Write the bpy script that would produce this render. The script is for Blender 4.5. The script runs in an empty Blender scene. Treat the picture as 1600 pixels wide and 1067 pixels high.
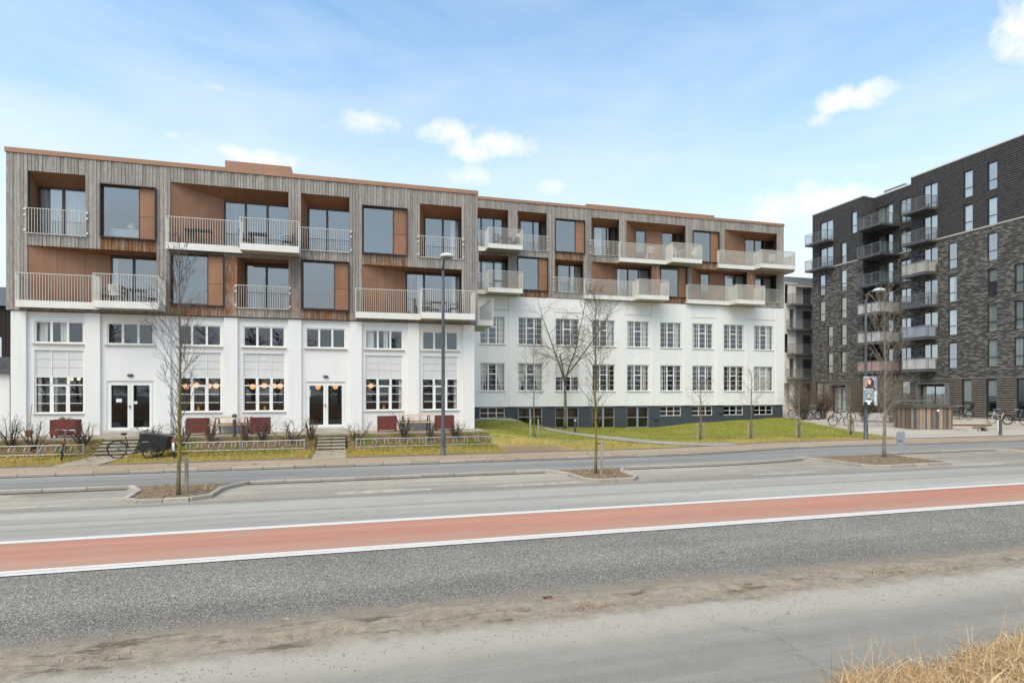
import bpy, math, random
import numpy as np
from mathutils import Vector, Matrix, noise as mnoise

sc = bpy.context.scene
COL = sc.collection
R = math.radians

# ------------------------------------------------------------------ camera
cam_d = bpy.data.cameras.new("camera")
cam_d.sensor_width = 36.0
cam_d.lens = 20.25
cam_d.shift_y = 0.0484
cam_d.clip_start = 0.1
cam_d.clip_end = 2000.0
cam = bpy.data.objects.new("camera", cam_d)
cam.location = (0, 0, 2.65)
cam.rotation_euler = (R(90), 0, R(-15.344))
COL.objects.link(cam)
sc.camera = cam

# ------------------------------------------------------------------ light: thin bright overcast, sun behind the camera
SUN_AZ, SUN_EL = 222.0, 56.0          # clockwise from +Y
world = bpy.data.worlds.new("World")
sc.world = world
world.use_nodes = True
wt = world.node_tree
wt.nodes.clear()


def W(kind, **kw):
    n = wt.nodes.new(kind)
    for k, v in kw.items():
        setattr(n, k, v)
    return n


def wmath(op, a, b=None, c=None, clamp=False):
    n = W('ShaderNodeMath', operation=op, use_clamp=clamp)
    for i, x in enumerate((a, b, c)):
        if x is None:
            continue
        if isinstance(x, (int, float)):
            n.inputs[i].default_value = x
        else:
            wt.links.new(x, n.inputs[i])
    return n.outputs[0]


sky = W('ShaderNodeTexSky', sky_type='NISHITA')
sky.sun_disc = False
sky.sun_elevation = R(SUN_EL)
sky.sun_rotation = R(SUN_AZ)
sky.air_density = 1.0
sky.dust_density = 0.6
sky.ozone_density = 1.8
tc = W('ShaderNodeTexCoord')
sep = W('ShaderNodeSeparateXYZ')
wt.links.new(tc.outputs['Generated'], sep.inputs[0])
az = wmath('ARCTAN2', sep.outputs[0], sep.outputs[1])
el = wmath('ARCSINE', sep.outputs[2])
azd = wmath('MULTIPLY', az, 180 / math.pi)
eld = wmath('MULTIPLY', el, 180 / math.pi)
nz = W('ShaderNodeTexNoise', noise_dimensions='3D')
nz.inputs['Scale'].default_value = 26.0
nz.inputs['Detail'].default_value = 7.0
nz.inputs['Roughness'].default_value = 0.62
wt.links.new(tc.outputs['Generated'], nz.inputs['Vector'])
puff = wmath('SUBTRACT', nz.outputs['Fac'], 0.5)
total = None
# small fair-weather clouds: azimuth, elevation, half width, half height (degrees), strength
CLOUDS = [(12.6, 23.0, 4.6, 1.3, 1.0), (9.0, 24.0, 3.0, 1.2, 0.8), (1.3, 24.3, 2.6, 0.95, 0.75), (46.1, 23.7, 3.1, 1.0, 0.95), (57.2, 25.2, 2.2, 2.3, 1.1),
          (-8.4, 20.2, 2.8, 0.9, 0.95), (11.0, 20.4, 2.0, 0.9, 0.7), (19.2, 19.5, 1.5, 0.65, 0.6),
          (43.2, 16.0, 4.9, 1.6, 0.95), (43.3, 22.6, 1.0, 0.45, 0.5), (-11.8, 25.1, 0.8, 0.25, 0.3), (-15.2, 20.9, 0.5, 0.25, 0.35),
          (75.0, 21.0, 4.0, 1.4, 0.9), (-40.0, 22.5, 4.0, 1.3, 0.9), (110.0, 24.0, 4.0, 1.4, 0.9), (-75.0, 20.0, 5.0, 1.5, 0.9),
          (150.0, 22.0, 5.0, 1.5, 0.9), (-120.0, 23.0, 5.0, 1.5, 0.9), (-160.0, 19.0, 4.0, 1.2, 0.9)]
for ca, ce, cw, ch, cs in CLOUDS:
    dx = wmath('DIVIDE', wmath('SUBTRACT', azd, ca), cw)
    dy = wmath('DIVIDE', wmath('SUBTRACT', eld, ce), ch)
    r2 = wmath('ADD', wmath('MULTIPLY', dx, dx), wmath('MULTIPLY', dy, dy))
    d = wmath('SUBTRACT', 1.4, r2)
    d = wmath('MULTIPLY_ADD', puff, 4.2, d)
    d = wmath('MULTIPLY', d, 0.62 * cs, clamp=True)
    total = d if total is None else wmath('MAXIMUM', total, d)
# thin high veil over the whole sky, denser towards the horizon
mp = W('ShaderNodeMapping')
mp.inputs['Scale'].default_value = (1.0, 1.0, 4.5)
mp.inputs['Rotation'].default_value = (0.25, 0.1, 0.3)
wt.links.new(tc.outputs['Generated'], mp.inputs['Vector'])
nv = W('ShaderNodeTexNoise', noise_dimensions='3D')
nv.inputs['Scale'].default_value = 1.9
nv.inputs['Detail'].default_value = 9.0
nv.inputs['Roughness'].default_value = 0.6
nv.inputs['Distortion'].default_value = 0.4
wt.links.new(mp.outputs[0], nv.inputs['Vector'])
veil = wmath('SUBTRACT', nv.outputs['Fac'], 0.46)
low = W('ShaderNodeMapRange', interpolation_type='SMOOTHSTEP')
wt.links.new(eld, low.inputs['Value'])
low.inputs['From Min'].default_value = 0.0
low.inputs['From Max'].default_value = 39.5
low.inputs['To Min'].default_value = 1.0
low.inputs['To Max'].default_value = 0.0
veil = wmath('MULTIPLY_ADD', veil, 1.25, low.outputs[0], clamp=True)
mixv = W('ShaderNodeMixRGB')
wt.links.new(veil, mixv.inputs['Fac'])
tint = W('ShaderNodeMixRGB', blend_type='MULTIPLY')
tint.inputs['Fac'].default_value = 1.0
tint.inputs['Color2'].default_value = (1.0, 1.10, 1.02, 1)
wt.links.new(sky.outputs[0], tint.inputs['Color1'])
wt.links.new(tint.outputs[0], mixv.inputs['Color1'])
mixv.inputs['Color2'].default_value = (3.05, 3.36, 3.58, 1)
mixc = W('ShaderNodeMixRGB')
wt.links.new(total, mixc.inputs['Fac'])
wt.links.new(mixv.outputs[0], mixc.inputs['Color1'])
mixc.inputs['Color2'].default_value = (3.72, 3.75, 3.8, 1)
bg = W('ShaderNodeBackground')
bg.inputs['Strength'].default_value = 0.14
wt.links.new(mixc.outputs[0], bg.inputs['Color'])
wo = W('ShaderNodeOutputWorld')
wt.links.new(bg.outputs[0], wo.inputs['Surface'])

sun_d = bpy.data.lights.new("sun", 'SUN')
sun_d.energy = 1.5
sun_d.angle = R(50)
sun_d.color = (1.0, 0.85, 0.62)
sun = bpy.data.objects.new("sun", sun_d)
sv = Vector((math.sin(R(SUN_AZ)) * math.cos(R(SUN_EL)), math.cos(R(SUN_AZ)) * math.cos(R(SUN_EL)), math.sin(R(SUN_EL))))
sun.rotation_euler = sv.to_track_quat('Z', 'Y').to_euler()
sun.location = (0, -20, 30)
COL.objects.link(sun)

sc.view_settings.view_transform = 'Standard'
sc.view_settings.look = 'None'
sc.view_settings.exposure = 1.08
sc.view_settings.gamma = 1.0
sc.view_settings.use_curve_mapping = False
sc.render.engine = 'CYCLES'
sc.cycles.max_bounces = 7
sc.cycles.diffuse_bounces = 3
sc.cycles.glossy_bounces = 3
sc.cycles.transparent_max_bounces = 12
sc.cycles.use_denoising = True
sc.cycles.caustics_reflective = False
sc.cycles.caustics_refractive = False


# ------------------------------------------------------------------ mesh helpers
class MB:
    """collects faces; build() links them as one mesh object"""

    def __init__(self):
        self.v, self.f, self.a, self.m = [], [], [], []
        self.att = 0.0
        self.mi = 0

    def add(self, pts):
        i = len(self.v)
        self.v.extend([tuple(p) for p in pts])
        self.a.extend([self.att] * len(pts))
        return i

    def face(self, *idx):
        self.f.append(idx)
        self.m.append(self.mi)

    def quad(self, a, b, c, d):
        i = self.add((a, b, c, d))
        self.face(i, i + 1, i + 2, i + 3)

    def poly(self, pts):
        i = self.add(pts)
        self.face(*range(i, i + len(pts)))

    def box(self, x0, x1, y0, y1, z0, z1):
        i = self.add(((x0, y0, z0), (x1, y0, z0), (x1, y1, z0), (x0, y1, z0), (x0, y0, z1), (x1, y0, z1), (x1, y1, z1), (x0, y1, z1)))
        for q in ((0, 3, 2, 1), (4, 5, 6, 7), (0, 1, 5, 4), (1, 2, 6, 5), (2, 3, 7, 6), (3, 0, 4, 7)):
            self.face(*(i + k for k in q))

    def fbox(self, fn, u0, u1, d0, d1, z0, z1):
        """box in a facade frame fn(u, d, z)"""
        i = self.add([fn(u, d, z) for u, d, z in ((u0, d0, z0), (u1, d0, z0), (u1, d1, z0), (u0, d1, z0), (u0, d0, z1), (u1, d0, z1), (u1, d1, z1), (u0, d1, z1))])
        for q in ((0, 3, 2, 1), (4, 5, 6, 7), (0, 1, 5, 4), (1, 2, 6, 5), (2, 3, 7, 6), (3, 0, 4, 7)):
            self.face(*(i + k for k in q))

    def bbox(self, x0, x1, y0, y1, z0, z1, b=0.01):
        """box with bevelled upright and top edges"""
        pts = []
        prof = [(0, 0), (0, z1 - z0 - b), (b, z1 - z0)]
        rings = []
        for ins, h in prof:
            xa, xb, ya, yb = x0 + ins, x1 - ins, y0 + ins, y1 - ins
            c = b
            ring = [(xa + c, ya), (xb - c, ya), (xb, ya + c), (xb, yb - c), (xb - c, yb), (xa + c, yb), (xa, yb - c), (xa, ya + c)]
            rings.append(self.add([(p[0], p[1], z0 + h) for p in ring]))
        for r0, r1 in zip(rings, rings[1:]):
            for k in range(8):
                self.face(r0 + k, r0 + (k + 1) % 8, r1 + (k + 1) % 8, r1 + k)
        self.face(*(rings[-1] + k for k in range(8)))
        self.face(*(rings[0] + k for k in reversed(range(8))))

    def bar(self, a, b, w, t=None):
        """square-section bar from a to b"""
        t = t or w
        a, b = Vector(a), Vector(b)
        d = (b - a).normalized()
        up = Vector((0, 0, 1)) if abs(d.z) < 0.95 else Vector((0, 1, 0))
        s = d.cross(up).normalized()
        u = s.cross(d).normalized()
        i = self.add([p + s * (w / 2 * sx) + u * (t / 2 * sy) for p in (a, b) for sx, sy in ((-1, -1), (1, -1), (1, 1), (-1, 1))])
        for q in ((0, 1, 2, 3), (7, 6, 5, 4), (0, 4, 5, 1), (1, 5, 6, 2), (2, 6, 7, 3), (3, 7, 4, 0)):
            self.face(*(i + k for k in q))

    def tube(self, pts, rad, n=6, closed=False, cap=True):
        pts = [Vector(p) for p in pts]
        if isinstance(rad, (int, float)):
            rad = [rad] * len(pts)
        L = len(pts)
        prev = None
        rings = []
        for k in range(L):
            if closed:
                d = pts[(k + 1) % L] - pts[k - 1]
            else:
                d = pts[min(k + 1, L - 1)] - pts[max(k - 1, 0)]
            d = d.normalized() if d.length > 1e-9 else Vector((0, 0, 1))
            if prev is None:
                s = d.cross(Vector((0, 0, 1)))
                if s.length < 0.1:
                    s = d.cross(Vector((0, 1, 0)))
            else:
                s = prev - d * prev.dot(d)
                if s.length < 1e-6:
                    s = d.cross(Vector((0.3, 1, 0.2)))
            s.normalize()
            prev = s
            u = d.cross(s)
            rings.append(self.add([pts[k] + (s * math.cos(2 * math.pi * j / n) + u * math.sin(2 * math.pi * j / n)) * rad[k] for j in range(n)]))
        for k in range(L if closed else L - 1):
            r0, r1 = rings[k], rings[(k + 1) % L]
            for j in range(n):
                self.face(r0 + j, r0 + (j + 1) % n, r1 + (j + 1) % n, r1 + j)
        if cap and not closed:
            self.face(*(rings[0] + j for j in reversed(range(n))))
            self.face(*(rings[-1] + j for j in range(n)))

    def ring(self, c, axis, rad, r, seg=24, n=6):
        c, axis = Vector(c), Vector(axis).normalized()
        s = axis.cross(Vector((0, 0, 1)))
        if s.length < 0.1:
            s = axis.cross(Vector((0, 1, 0)))
        s.normalize()
        u = axis.cross(s)
        self.tube([c + (s * math.cos(2 * math.pi * k / seg) + u * math.sin(2 * math.pi * k / seg)) * rad for k in range(seg)], r, n, closed=True)

    def lathe(self, prof, c=(0, 0, 0), n=16, axis='z'):
        rings = []
        for r, h in prof:
            rings.append(self.add([(c[0] + r * math.cos(2 * math.pi * k / n), c[1] + r * math.sin(2 * math.pi * k / n), c[2] + h) for k in range(n)]))
        for r0, r1 in zip(rings, rings[1:]):
            for k in range(n):
                self.face(r0 + k, r0 + (k + 1) % n, r1 + (k + 1) % n, r1 + k)
        self.face(*(rings[-1] + k for k in range(n)))
        self.face(*(rings[0] + k for k in reversed(range(n))))

    def mesh(self, name, mats, smooth=False):
        me = bpy.data.meshes.new(name)
        me.from_pydata(self.v, [], self.f)
        mats = mats if isinstance(mats, (list, tuple)) else [mats]
        for m in mats:
            me.materials.append(m)
        if len(mats) > 1:
            me.polygons.foreach_set('material_index', self.m)
        if any(self.a):
            at = me.attributes.new('fresh', 'FLOAT', 'POINT')
            at.data.foreach_set('value', self.a)
        if smooth:
            me.polygons.foreach_set('use_smooth', [True] * len(me.polygons))
        me.update()
        return me

    def build(self, name, mats, parent=None, smooth=False, kind=None, loc=None):
        return link(name, self.mesh(name, mats, smooth), parent, kind, loc)


def link(name, me, parent=None, kind=None, loc=None):
    o = bpy.data.objects.new(name, me)
    COL.objects.link(o)
    if loc is not None:
        o.location = loc
    if parent is not None:
        o.parent = parent
        if parent.type == 'EMPTY' and parent.get('world_parts'):
            o.matrix_parent_inverse = Matrix.Translation(-Vector(parent.location))
    if kind:
        o['kind'] = kind
    return o


def thing(name, label, cat, loc=(0, 0, 0), rotz=0.0, group=None, world_parts=False):
    o = bpy.data.objects.new(name, None)
    o.empty_display_size = 0.2
    COL.objects.link(o)
    o.location = loc
    o.rotation_euler = (0, 0, rotz)
    o['label'] = label
    o['category'] = cat
    if group:
        o['group'] = group
    if world_parts:
        o['world_parts'] = 1
    return o


def tag(o, label, cat, group=None):
    o['label'] = label
    o['category'] = cat
    if group:
        o['group'] = group
    return o


def copy_tree(o, parent=None, loc=None):
    c = o.copy()
    COL.objects.link(c)
    c.parent = parent
    if loc is not None:
        c.location = loc
    for ch in list(o.children):
        copy_tree(ch, c)
    return c


def structure(o):
    o['kind'] = 'structure'
    return o


# ------------------------------------------------------------------ materials
def lin(r, g, b):
    f = lambda c: ((c / 255 + 0.055) / 1.055) ** 2.4 if c / 255 > 0.04045 else c / 255 / 12.92
    return (f(r), f(g), f(b))


class NT:
    def __init__(self, name):
        self.mat = bpy.data.materials.new(name)
        self.mat.use_nodes = True
        self.t = self.mat.node_tree
        self.b = self.t.nodes['Principled BSDF']
        self._pos = None

    def n(self, kind, **kw):
        nd = self.t.nodes.new(kind)
        for k, v in kw.items():
            setattr(nd, k, v)
        return nd

    def put(self, sock, val):
        if isinstance(val, bpy.types.NodeSocket):
            self.t.links.new(val, sock)
        elif isinstance(val, (tuple, list)) and len(val) == 3 and sock.type == 'RGBA':
            sock.default_value = (*val, 1)
        else:
            sock.default_value = val

    def pos(self):
        if self._pos is None:
            self._pos = self.n('ShaderNodeNewGeometry').outputs['Position']
        return self._pos

    def obj(self):
        return self.n('ShaderNodeTexCoord').outputs['Object']

    def island(self):
        return self.n('ShaderNodeNewGeometry').outputs['Random Per Island']

    def mapped(self, scale=(1, 1, 1), vec=None, rot=(0, 0, 0)):
        m = self.n('ShaderNodeMapping')
        m.inputs['Scale'].default_value = scale
        m.inputs['Rotation'].default_value = rot
        self.put(m.inputs['Vector'], vec or self.pos())
        return m.outputs[0]

    def noise(self, scale, detail=4, rough=0.55, vec=None, dist=0.0):
        nd = self.n('ShaderNodeTexNoise')
        nd.inputs['Scale'].default_value = scale
        nd.inputs['Detail'].default_value = detail
        nd.inputs['Roughness'].default_value = rough
        nd.inputs['Distortion'].default_value = dist
        self.put(nd.inputs['Vector'], vec or self.pos())
        return nd.outputs['Fac']

    def voronoi(self, scale, vec=None, out='Distance', feature='F1'):
        nd = self.n('ShaderNodeTexVoronoi', feature=feature)
        nd.inputs['Scale'].default_value = scale
        self.put(nd.inputs['Vector'], vec or self.pos())
        return nd.outputs[out]

    def math(self, op, a, b=None, c=None, clamp=False):
        nd = self.n('ShaderNodeMath', operation=op, use_clamp=clamp)
        for i, x in enumerate((a, b, c)):
            if x is not None:
                self.put(nd.inputs[i], x)
        return nd.outputs[0]

    def step(self, v, a, b, lo=0.0, hi=1.0):
        nd = self.n('ShaderNodeMapRange', interpolation_type='SMOOTHSTEP')
        self.put(nd.inputs['Value'], v)
        nd.inputs['From Min'].default_value = a
        nd.inputs['From Max'].default_value = b
        nd.inputs['To Min'].default_value = lo
        nd.inputs['To Max'].default_value = hi
        return nd.outputs[0]

    def mix(self, fac, a, b, mode='MIX'):
        nd = self.n('ShaderNodeMixRGB', blend_type=mode)
        self.put(nd.inputs['Fac'], fac)
        self.put(nd.inputs['Color1'], a)
        self.put(nd.inputs['Color2'], b)
        return nd.outputs[0]

    def scale(self, col, val):
        """multiply a colour by a scalar socket"""
        cmb = self.n('ShaderNodeCombineColor')
        for i in range(3):
            self.put(cmb.inputs[i], val)
        return self.mix(1.0, col, cmb.outputs[0], 'MULTIPLY')

    def ramp(self, fac, stops):
        nd = self.n('ShaderNodeValToRGB')
        e = nd.color_ramp.elements
        while len(e) < len(stops):
            e.new(0.5)
        for k, (p, c) in enumerate(stops):
            e[k].position = p
            e[k].color = (*c, 1) if len(c) == 3 else c
        self.put(nd.inputs['Fac'], fac)
        return nd.outputs[0]

    def xyz(self):
        s = self.n('ShaderNodeSeparateXYZ')
        self.put(s.inputs[0], self.pos())
        return s.outputs

    def color(self, c):
        self.put(self.b.inputs['Base Color'], c)
        return self

    def rough(self, r, spec=None):
        self.put(self.b.inputs['Roughness'], r)
        if spec is not None:
            self.b.inputs['Specular IOR Level'].default_value = spec
        return self

    def bump(self, h, dist=0.01, strength=0.5):
        nd = self.n('ShaderNodeBump')
        nd.inputs['Strength'].default_value = strength
        nd.inputs['Distance'].default_value = dist
        self.put(nd.inputs['Height'], h)
        self.put(self.b.inputs['Normal'], nd.outputs[0])
        return self


def plain(name, c, rough=0.6, var=0.12, scale=3.0, metal=0.0, bump=0.0, bscale=60.0, spec=None):
    """painted / metal / plastic surface with a little tonal unevenness"""
    t = NT(name)
    n1 = t.noise(scale, 5)
    t.color(t.scale(c, t.step(n1, 0.3, 0.7, 1 - var, 1 + var)))
    t.rough(rough, spec)
    t.b.inputs['Metallic'].default_value = metal
    if bump:
        t.bump(t.noise(bscale, 3), bump, 0.6)
    return t.mat


M = {}


def make_materials():
    # weathered vertical boards; 'fresh' marks boards sheltered from rain that kept their orange
    t = NT('weathered_timber')
    isl = t.island()
    off = t.n('ShaderNodeVectorMath', operation='ADD')
    cmb = t.n('ShaderNodeCombineXYZ')
    t.put(cmb.inputs[0], t.math('MULTIPLY', isl, 37.0))
    t.put(cmb.inputs[2], t.math('MULTIPLY', isl, 91.0))
    t.put(off.inputs[0], t.pos())
    t.put(off.inputs[1], cmb.outputs[0])
    vec = t.mapped((11, 11, 0.9), off.outputs[0])
    grain = t.noise(2.6, 6, 0.6, vec, 1.2)
    knots = t.voronoi(1.0, t.mapped((8, 8, 2.6), off.outputs[0]))
    grey = t.ramp(grain, [(0.25, lin(116, 110, 104)), (0.5, lin(163, 157, 150)), (0.78, lin(193, 187, 179))])
    grey = t.scale(grey, t.step(isl, 0, 1, 0.78, 1.06))
    stain = t.noise(0.55, 4, 0.6, t.mapped((1, 1, 0.35)))
    grey = t.mix(t.step(stain, 0.52, 0.75, 0, 0.55), grey, t.scale(lin(128, 108, 94), t.step(isl, 0, 1, 0.7, 1.1)))
    orange = t.ramp(grain, [(0.25, lin(92, 58, 34)), (0.55, lin(142, 96, 62)), (0.8, lin(172, 128, 90))])
    orange = t.scale(orange, t.step(isl, 0, 1, 0.65, 1.15))
    at = t.n('ShaderNodeAttribute', attribute_name='fresh').outputs['Fac']
    fr = t.math('MULTIPLY_ADD', t.noise(1.7, 5, 0.65, t.mapped((3.2, 3.2, 0.8))), 1.6, at)
    fr = t.step(fr, 1.25, 2.05)
    col = t.mix(fr, grey, orange)
    col = t.mix(t.step(knots, 0.10, 0.05, 0, 0.75), col, lin(62, 46, 38))
    t.color(col).rough(0.85, 0.2).bump(grain, 0.004, 0.6)
    M['timber'] = t.mat

    t = NT('timber_backing')
    t.color(lin(52, 46, 42)).rough(0.9)
    M['backing'] = t.mat

    # brown fibre-cement / anodised panels
    t = NT('brown_panel')
    n1 = t.noise(0.8, 4)
    n2 = t.noise(45, 3)
    c = t.mix(t.step(n1, 0.3, 0.7), lin(147, 106, 80), lin(160, 119, 92))
    c = t.scale(c, t.step(t.noise(1.2, 5, 0.65, t.mapped((3, 3, 0.3))), 0.3, 0.7, 0.9, 1.06))
    c = t.scale(c, t.step(t.n('ShaderNodeObjectInfo').outputs['Random'], 0, 1, 0.93, 1.05))
    c = t.scale(c, t.step(n2, 0.2, 0.8, 0.93, 1.05))
    t.color(c).rough(0.55, 0.35)
    M['brown'] = t.mat
    M['coping'] = plain('copper_brown_coping', lin(162, 122, 95), 0.45, 0.06, 1.2, 0.1)
    M['frame_dark'] = plain('dark_brown_window_frame', lin(66, 54, 47), 0.42, 0.08, 2.0)
    M['balcony'] = plain('pale_steel_paint', lin(226, 224, 217), 0.45, 0.05, 1.6)
    M['rail'] = plain('pale_grey_bar_paint', lin(218, 215, 207), 0.5, 0.05, 2.0)
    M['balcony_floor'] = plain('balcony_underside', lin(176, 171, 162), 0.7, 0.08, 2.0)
    M['decking'] = plain('balcony_decking', lin(104, 92, 80), 0.85, 0.15, 6.0)

    # white painted brick: courses show only as relief, with rain streaks and grime
    t = NT('white_painted_brick')
    br = t.n('ShaderNodeTexBrick')
    br.inputs['Scale'].default_value = 1.0
    br.inputs['Mortar Size'].default_value = 0.006
    br.inputs['Brick Width'].default_value = 0.235
    br.inputs['Row Height'].default_value = 0.067
    p = t.xyz()
    cb = t.n('ShaderNodeCombineXYZ')
    t.put(cb.inputs[0], p[0])
    t.put(cb.inputs[1], p[2])
    t.put(br.inputs['Vector'], cb.outputs[0])
    streak = t.noise(0.9, 5, 0.6, t.mapped((2.4, 2.4, 0.28)))
    grime = t.noise(6, 5, 0.65)
    low = t.step(p[2], 0.6, 1.5, 1.0, 0.0)
    c = t.mix(t.step(streak, 0.45, 0.85, 0, 0.35), lin(239, 238, 235), lin(216, 214, 209))
    c = t.mix(t.math('MULTIPLY', low, t.step(grime, 0.42, 0.66, 0, 0.5)), c, lin(168, 160, 148))
    c = t.mix(t.step(t.noise(2.2, 6, 0.7), 0.62, 0.72, 0, 0.22), c, lin(196, 192, 184))
    t.color(c).rough(0.72, 0.3)
    h = t.math('MULTIPLY_ADD', br.outputs['Fac'], -1.0, t.math('MULTIPLY', t.noise(18, 4), 0.8))
    t.bump(h, 0.005, 0.7)
    M['white_brick'] = t.mat

    t = NT('white_render')
    streak = t.noise(0.8, 5, 0.6, t.mapped((2.6, 2.6, 0.22)))
    c = t.mix(t.step(streak, 0.42, 0.85, 0, 0.32), lin(238, 237, 234), lin(215, 213, 208))
    t.color(c).rough(0.75, 0.3).bump(t.noise(22, 5), 0.004, 0.5)
    M['white_render'] = t.mat
    M['joint'] = plain('grey_joint', lin(190, 188, 184), 0.8, 0.05)
    M['white_paint'] = plain('white_window_paint', lin(238, 237, 233), 0.42, 0.04, 2.5)
    M['blind_panel'] = plain('pale_infill_panel', lin(216, 216, 214), 0.5, 0.04, 1.4)
    M['sill'] = plain('stone_sill', lin(206, 203, 196), 0.7, 0.08)
    M['basement'] = plain('dark_blue_grey_render', lin(66, 72, 79), 0.75, 0.1, 1.2, bump=0.003, bscale=25)
    M['steel_frame'] = plain('grey_window_steel', lin(150, 156, 162), 0.45, 0.05)
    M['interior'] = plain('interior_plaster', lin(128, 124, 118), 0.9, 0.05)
    M['interior_dark'] = plain('interior_plaster_dark', lin(104, 100, 93), 0.9, 0.05)  # darker plaster tone used for some of the rooms

    # curtains let a little light through
    t = NT('curtain_cloth')
    c = t.scale(lin(226, 224, 216), t.step(t.noise(1.2, 3), 0.3, 0.7, 0.9, 1.0))
    t.color(c).rough(0.95, 0.1)
    M['curtain'] = t.mat

    # window glass: a coated pane, part mirror, part clear
    def glass(name, ior, tint):
        t = NT(name)
        t.t.nodes.remove(t.b)
        # Schlick reflectance, the same from both sides of the pane
        gm = t.n('ShaderNodeNewGeometry')
        dt = t.n('ShaderNodeVectorMath', operation='DOT_PRODUCT')
        t.t.links.new(gm.outputs['Normal'], dt.inputs[0])
        t.t.links.new(gm.outputs['Incoming'], dt.inputs[1])
        inv = t.math('SUBTRACT', 1.0, t.math('ABSOLUTE', dt.outputs['Value']), clamp=True)
        fr = t.math('MULTIPLY_ADD', t.math('POWER', inv, 5.0), 1.0 - ior, ior)
        gl = t.n('ShaderNodeBsdfGlossy')
        gl.inputs['Roughness'].default_value = 0.015
        gl.inputs['Color'].default_value = (0.93, 0.97, 1.0, 1)
        bp = t.n('ShaderNodeBump')
        bp.inputs['Strength'].default_value = 0.05
        bp.inputs['Distance'].default_value = 0.02
        t.put(bp.inputs['Height'], t.noise(1.3, 2))
        t.t.links.new(bp.outputs[0], gl.inputs['Normal'])
        tr = t.n('ShaderNodeBsdfTransparent')
        tr.inputs['Color'].default_value = (*tint, 1)
        mx = t.n('ShaderNodeMixShader')
        t.t.links.new(fr, mx.inputs[0])
        t.t.links.new(tr.outputs[0], mx.inputs[1])
        t.t.links.new(gl.outputs[0], mx.inputs[2])
        t.t.links.new(mx.outputs[0], t.t.nodes['Material Output'].inputs['Surface'])
        return t.mat
    M['glass'] = glass('window_glass', 0.28, (0.80, 0.86, 0.88))
    M['glass_old'] = glass('single_glass', 0.14, (0.9, 0.92, 0.92))
    M['glass_dark'] = glass('dark_tinted_glass', 0.10, (0.70, 0.72, 0.72))
    M['glass_green'] = glass('greenish_glass', 0.42, (0.78, 0.86, 0.84))

    # dark brick of the neighbouring block
    def brick(name, dark, light, amount, plane):
        t = NT(name)
        p = t.xyz()
        cb = t.n('ShaderNodeCombineXYZ')
        t.put(cb.inputs[0], t.math('ADD', p[1], p[0]))
        t.put(cb.inputs[1], p[2])
        br = t.n('ShaderNodeTexBrick')
        br.offset = 0.5
        br.inputs['Scale'].default_value = 1.0
        br.inputs['Mortar Size'].default_value = 0.008
        br.inputs['Brick Width'].default_value = 0.34
        br.inputs['Row Height'].default_value = 0.075
        br.inputs['Bias'].default_value = 0.0
        br.inputs['Color1'].default_value = (0, 0, 0, 1)
        br.inputs['Color2'].default_value = (1, 1, 1, 1)
        br.inputs['Mortar'].default_value = (0.3, 0.3, 0.3, 1)
        t.put(br.inputs['Vector'], cb.outputs[0])
        sepc = t.n('ShaderNodeSeparateColor')
        t.put(sepc.inputs[0], br.outputs['Color'])
        rnd = sepc.outputs[0]
        # clusters of pale bricks, laid in runs
        cl = t.noise(2.0, 4, 0.6, t.mapped((1.0, 0.9, 2.2)))
        k = t.math('MULTIPLY_ADD', rnd, 0.55, t.math('MULTIPLY', cl, 1.35))
        fac = t.step(k, 1.22 - amount, 1.3 - amount)
        base = t.scale(dark, t.step(rnd, 0, 1, 0.6, 1.45))
        c = t.mix(fac, base, t.scale(light, t.step(t.noise(9, 3), 0.3, 0.7, 0.75, 1.2)))
        t.color(c).rough(0.85, 0.25)
        t.bump(t.math('MULTIPLY_ADD', br.outputs['Fac'], -1.0, t.math('MULTIPLY', fac, 0.8)), 0.015, 0.9)
        return t.mat
    M['dark_brick'] = brick('dark_mottled_brick', lin(88, 86, 83), lin(136, 132, 125), 0.17, 'x')
    M['black_brick'] = brick('charcoal_brick', lin(76, 74, 72), lin(96, 93, 90), -0.05, 'x')
    M['black_rib'] = plain('charcoal_brick_course', lin(76, 74, 73), 0.85, 0.28, 5.0)
    M['grey_rib'] = plain('grey_brick_course', lin(122, 115, 106), 0.85, 0.22, 5.0)
    M['dark_joint'] = plain('recessed_brick_course', lin(60, 57, 54), 0.9, 0.2, 5.0)
    t = NT('pale_brick')
    p = t.xyz()
    cb = t.n('ShaderNodeCombineXYZ')
    t.put(cb.inputs[0], t.math('ADD', p[0], p[1]))
    t.put(cb.inputs[1], p[2])
    br = t.n('ShaderNodeTexBrick')
    br.inputs['Scale'].default_value = 1.0
    br.inputs['Mortar Size'].default_value = 0.006
    br.inputs['Brick Width'].default_value = 0.5
    br.inputs['Row Height'].default_value = 0.1
    br.inputs['Color1'].default_value = (*lin(238, 233, 224), 1)
    br.inputs['Color2'].default_value = (*lin(220, 214, 204), 1)
    br.inputs['Mortar'].default_value = (*lin(204, 198, 188), 1)
    t.put(br.inputs['Vector'], cb.outputs[0])
    t.color(br.outputs['Color']).rough(0.85)
    M['pale_brick'] = t.mat
    M['roof_cap'] = plain('zinc_roof_edge', lin(222, 221, 218), 0.5, 0.05)
    M['dark_metal'] = plain('dark_grey_metal', lin(84, 86, 87), 0.5, 0.1, 3)
    M['grey_metal'] = plain('mid_grey_metal', lin(122, 125, 127), 0.5, 0.1, 3)
    M['concrete'] = plain('pale_concrete', lin(182, 178, 168), 0.85, 0.14, 2.2, bump=0.003, bscale=40)
    M['black_frame'] = plain('black_window_frame', lin(48, 48, 48), 0.45, 0.08)


make_materials()
# ------------------------------------------------------------------ facade helpers
rnd = random.Random(7)


def in_hole(u, z, holes):
    return any(a < u < b and c < z < d for a, b, c, d in holes)


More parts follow.
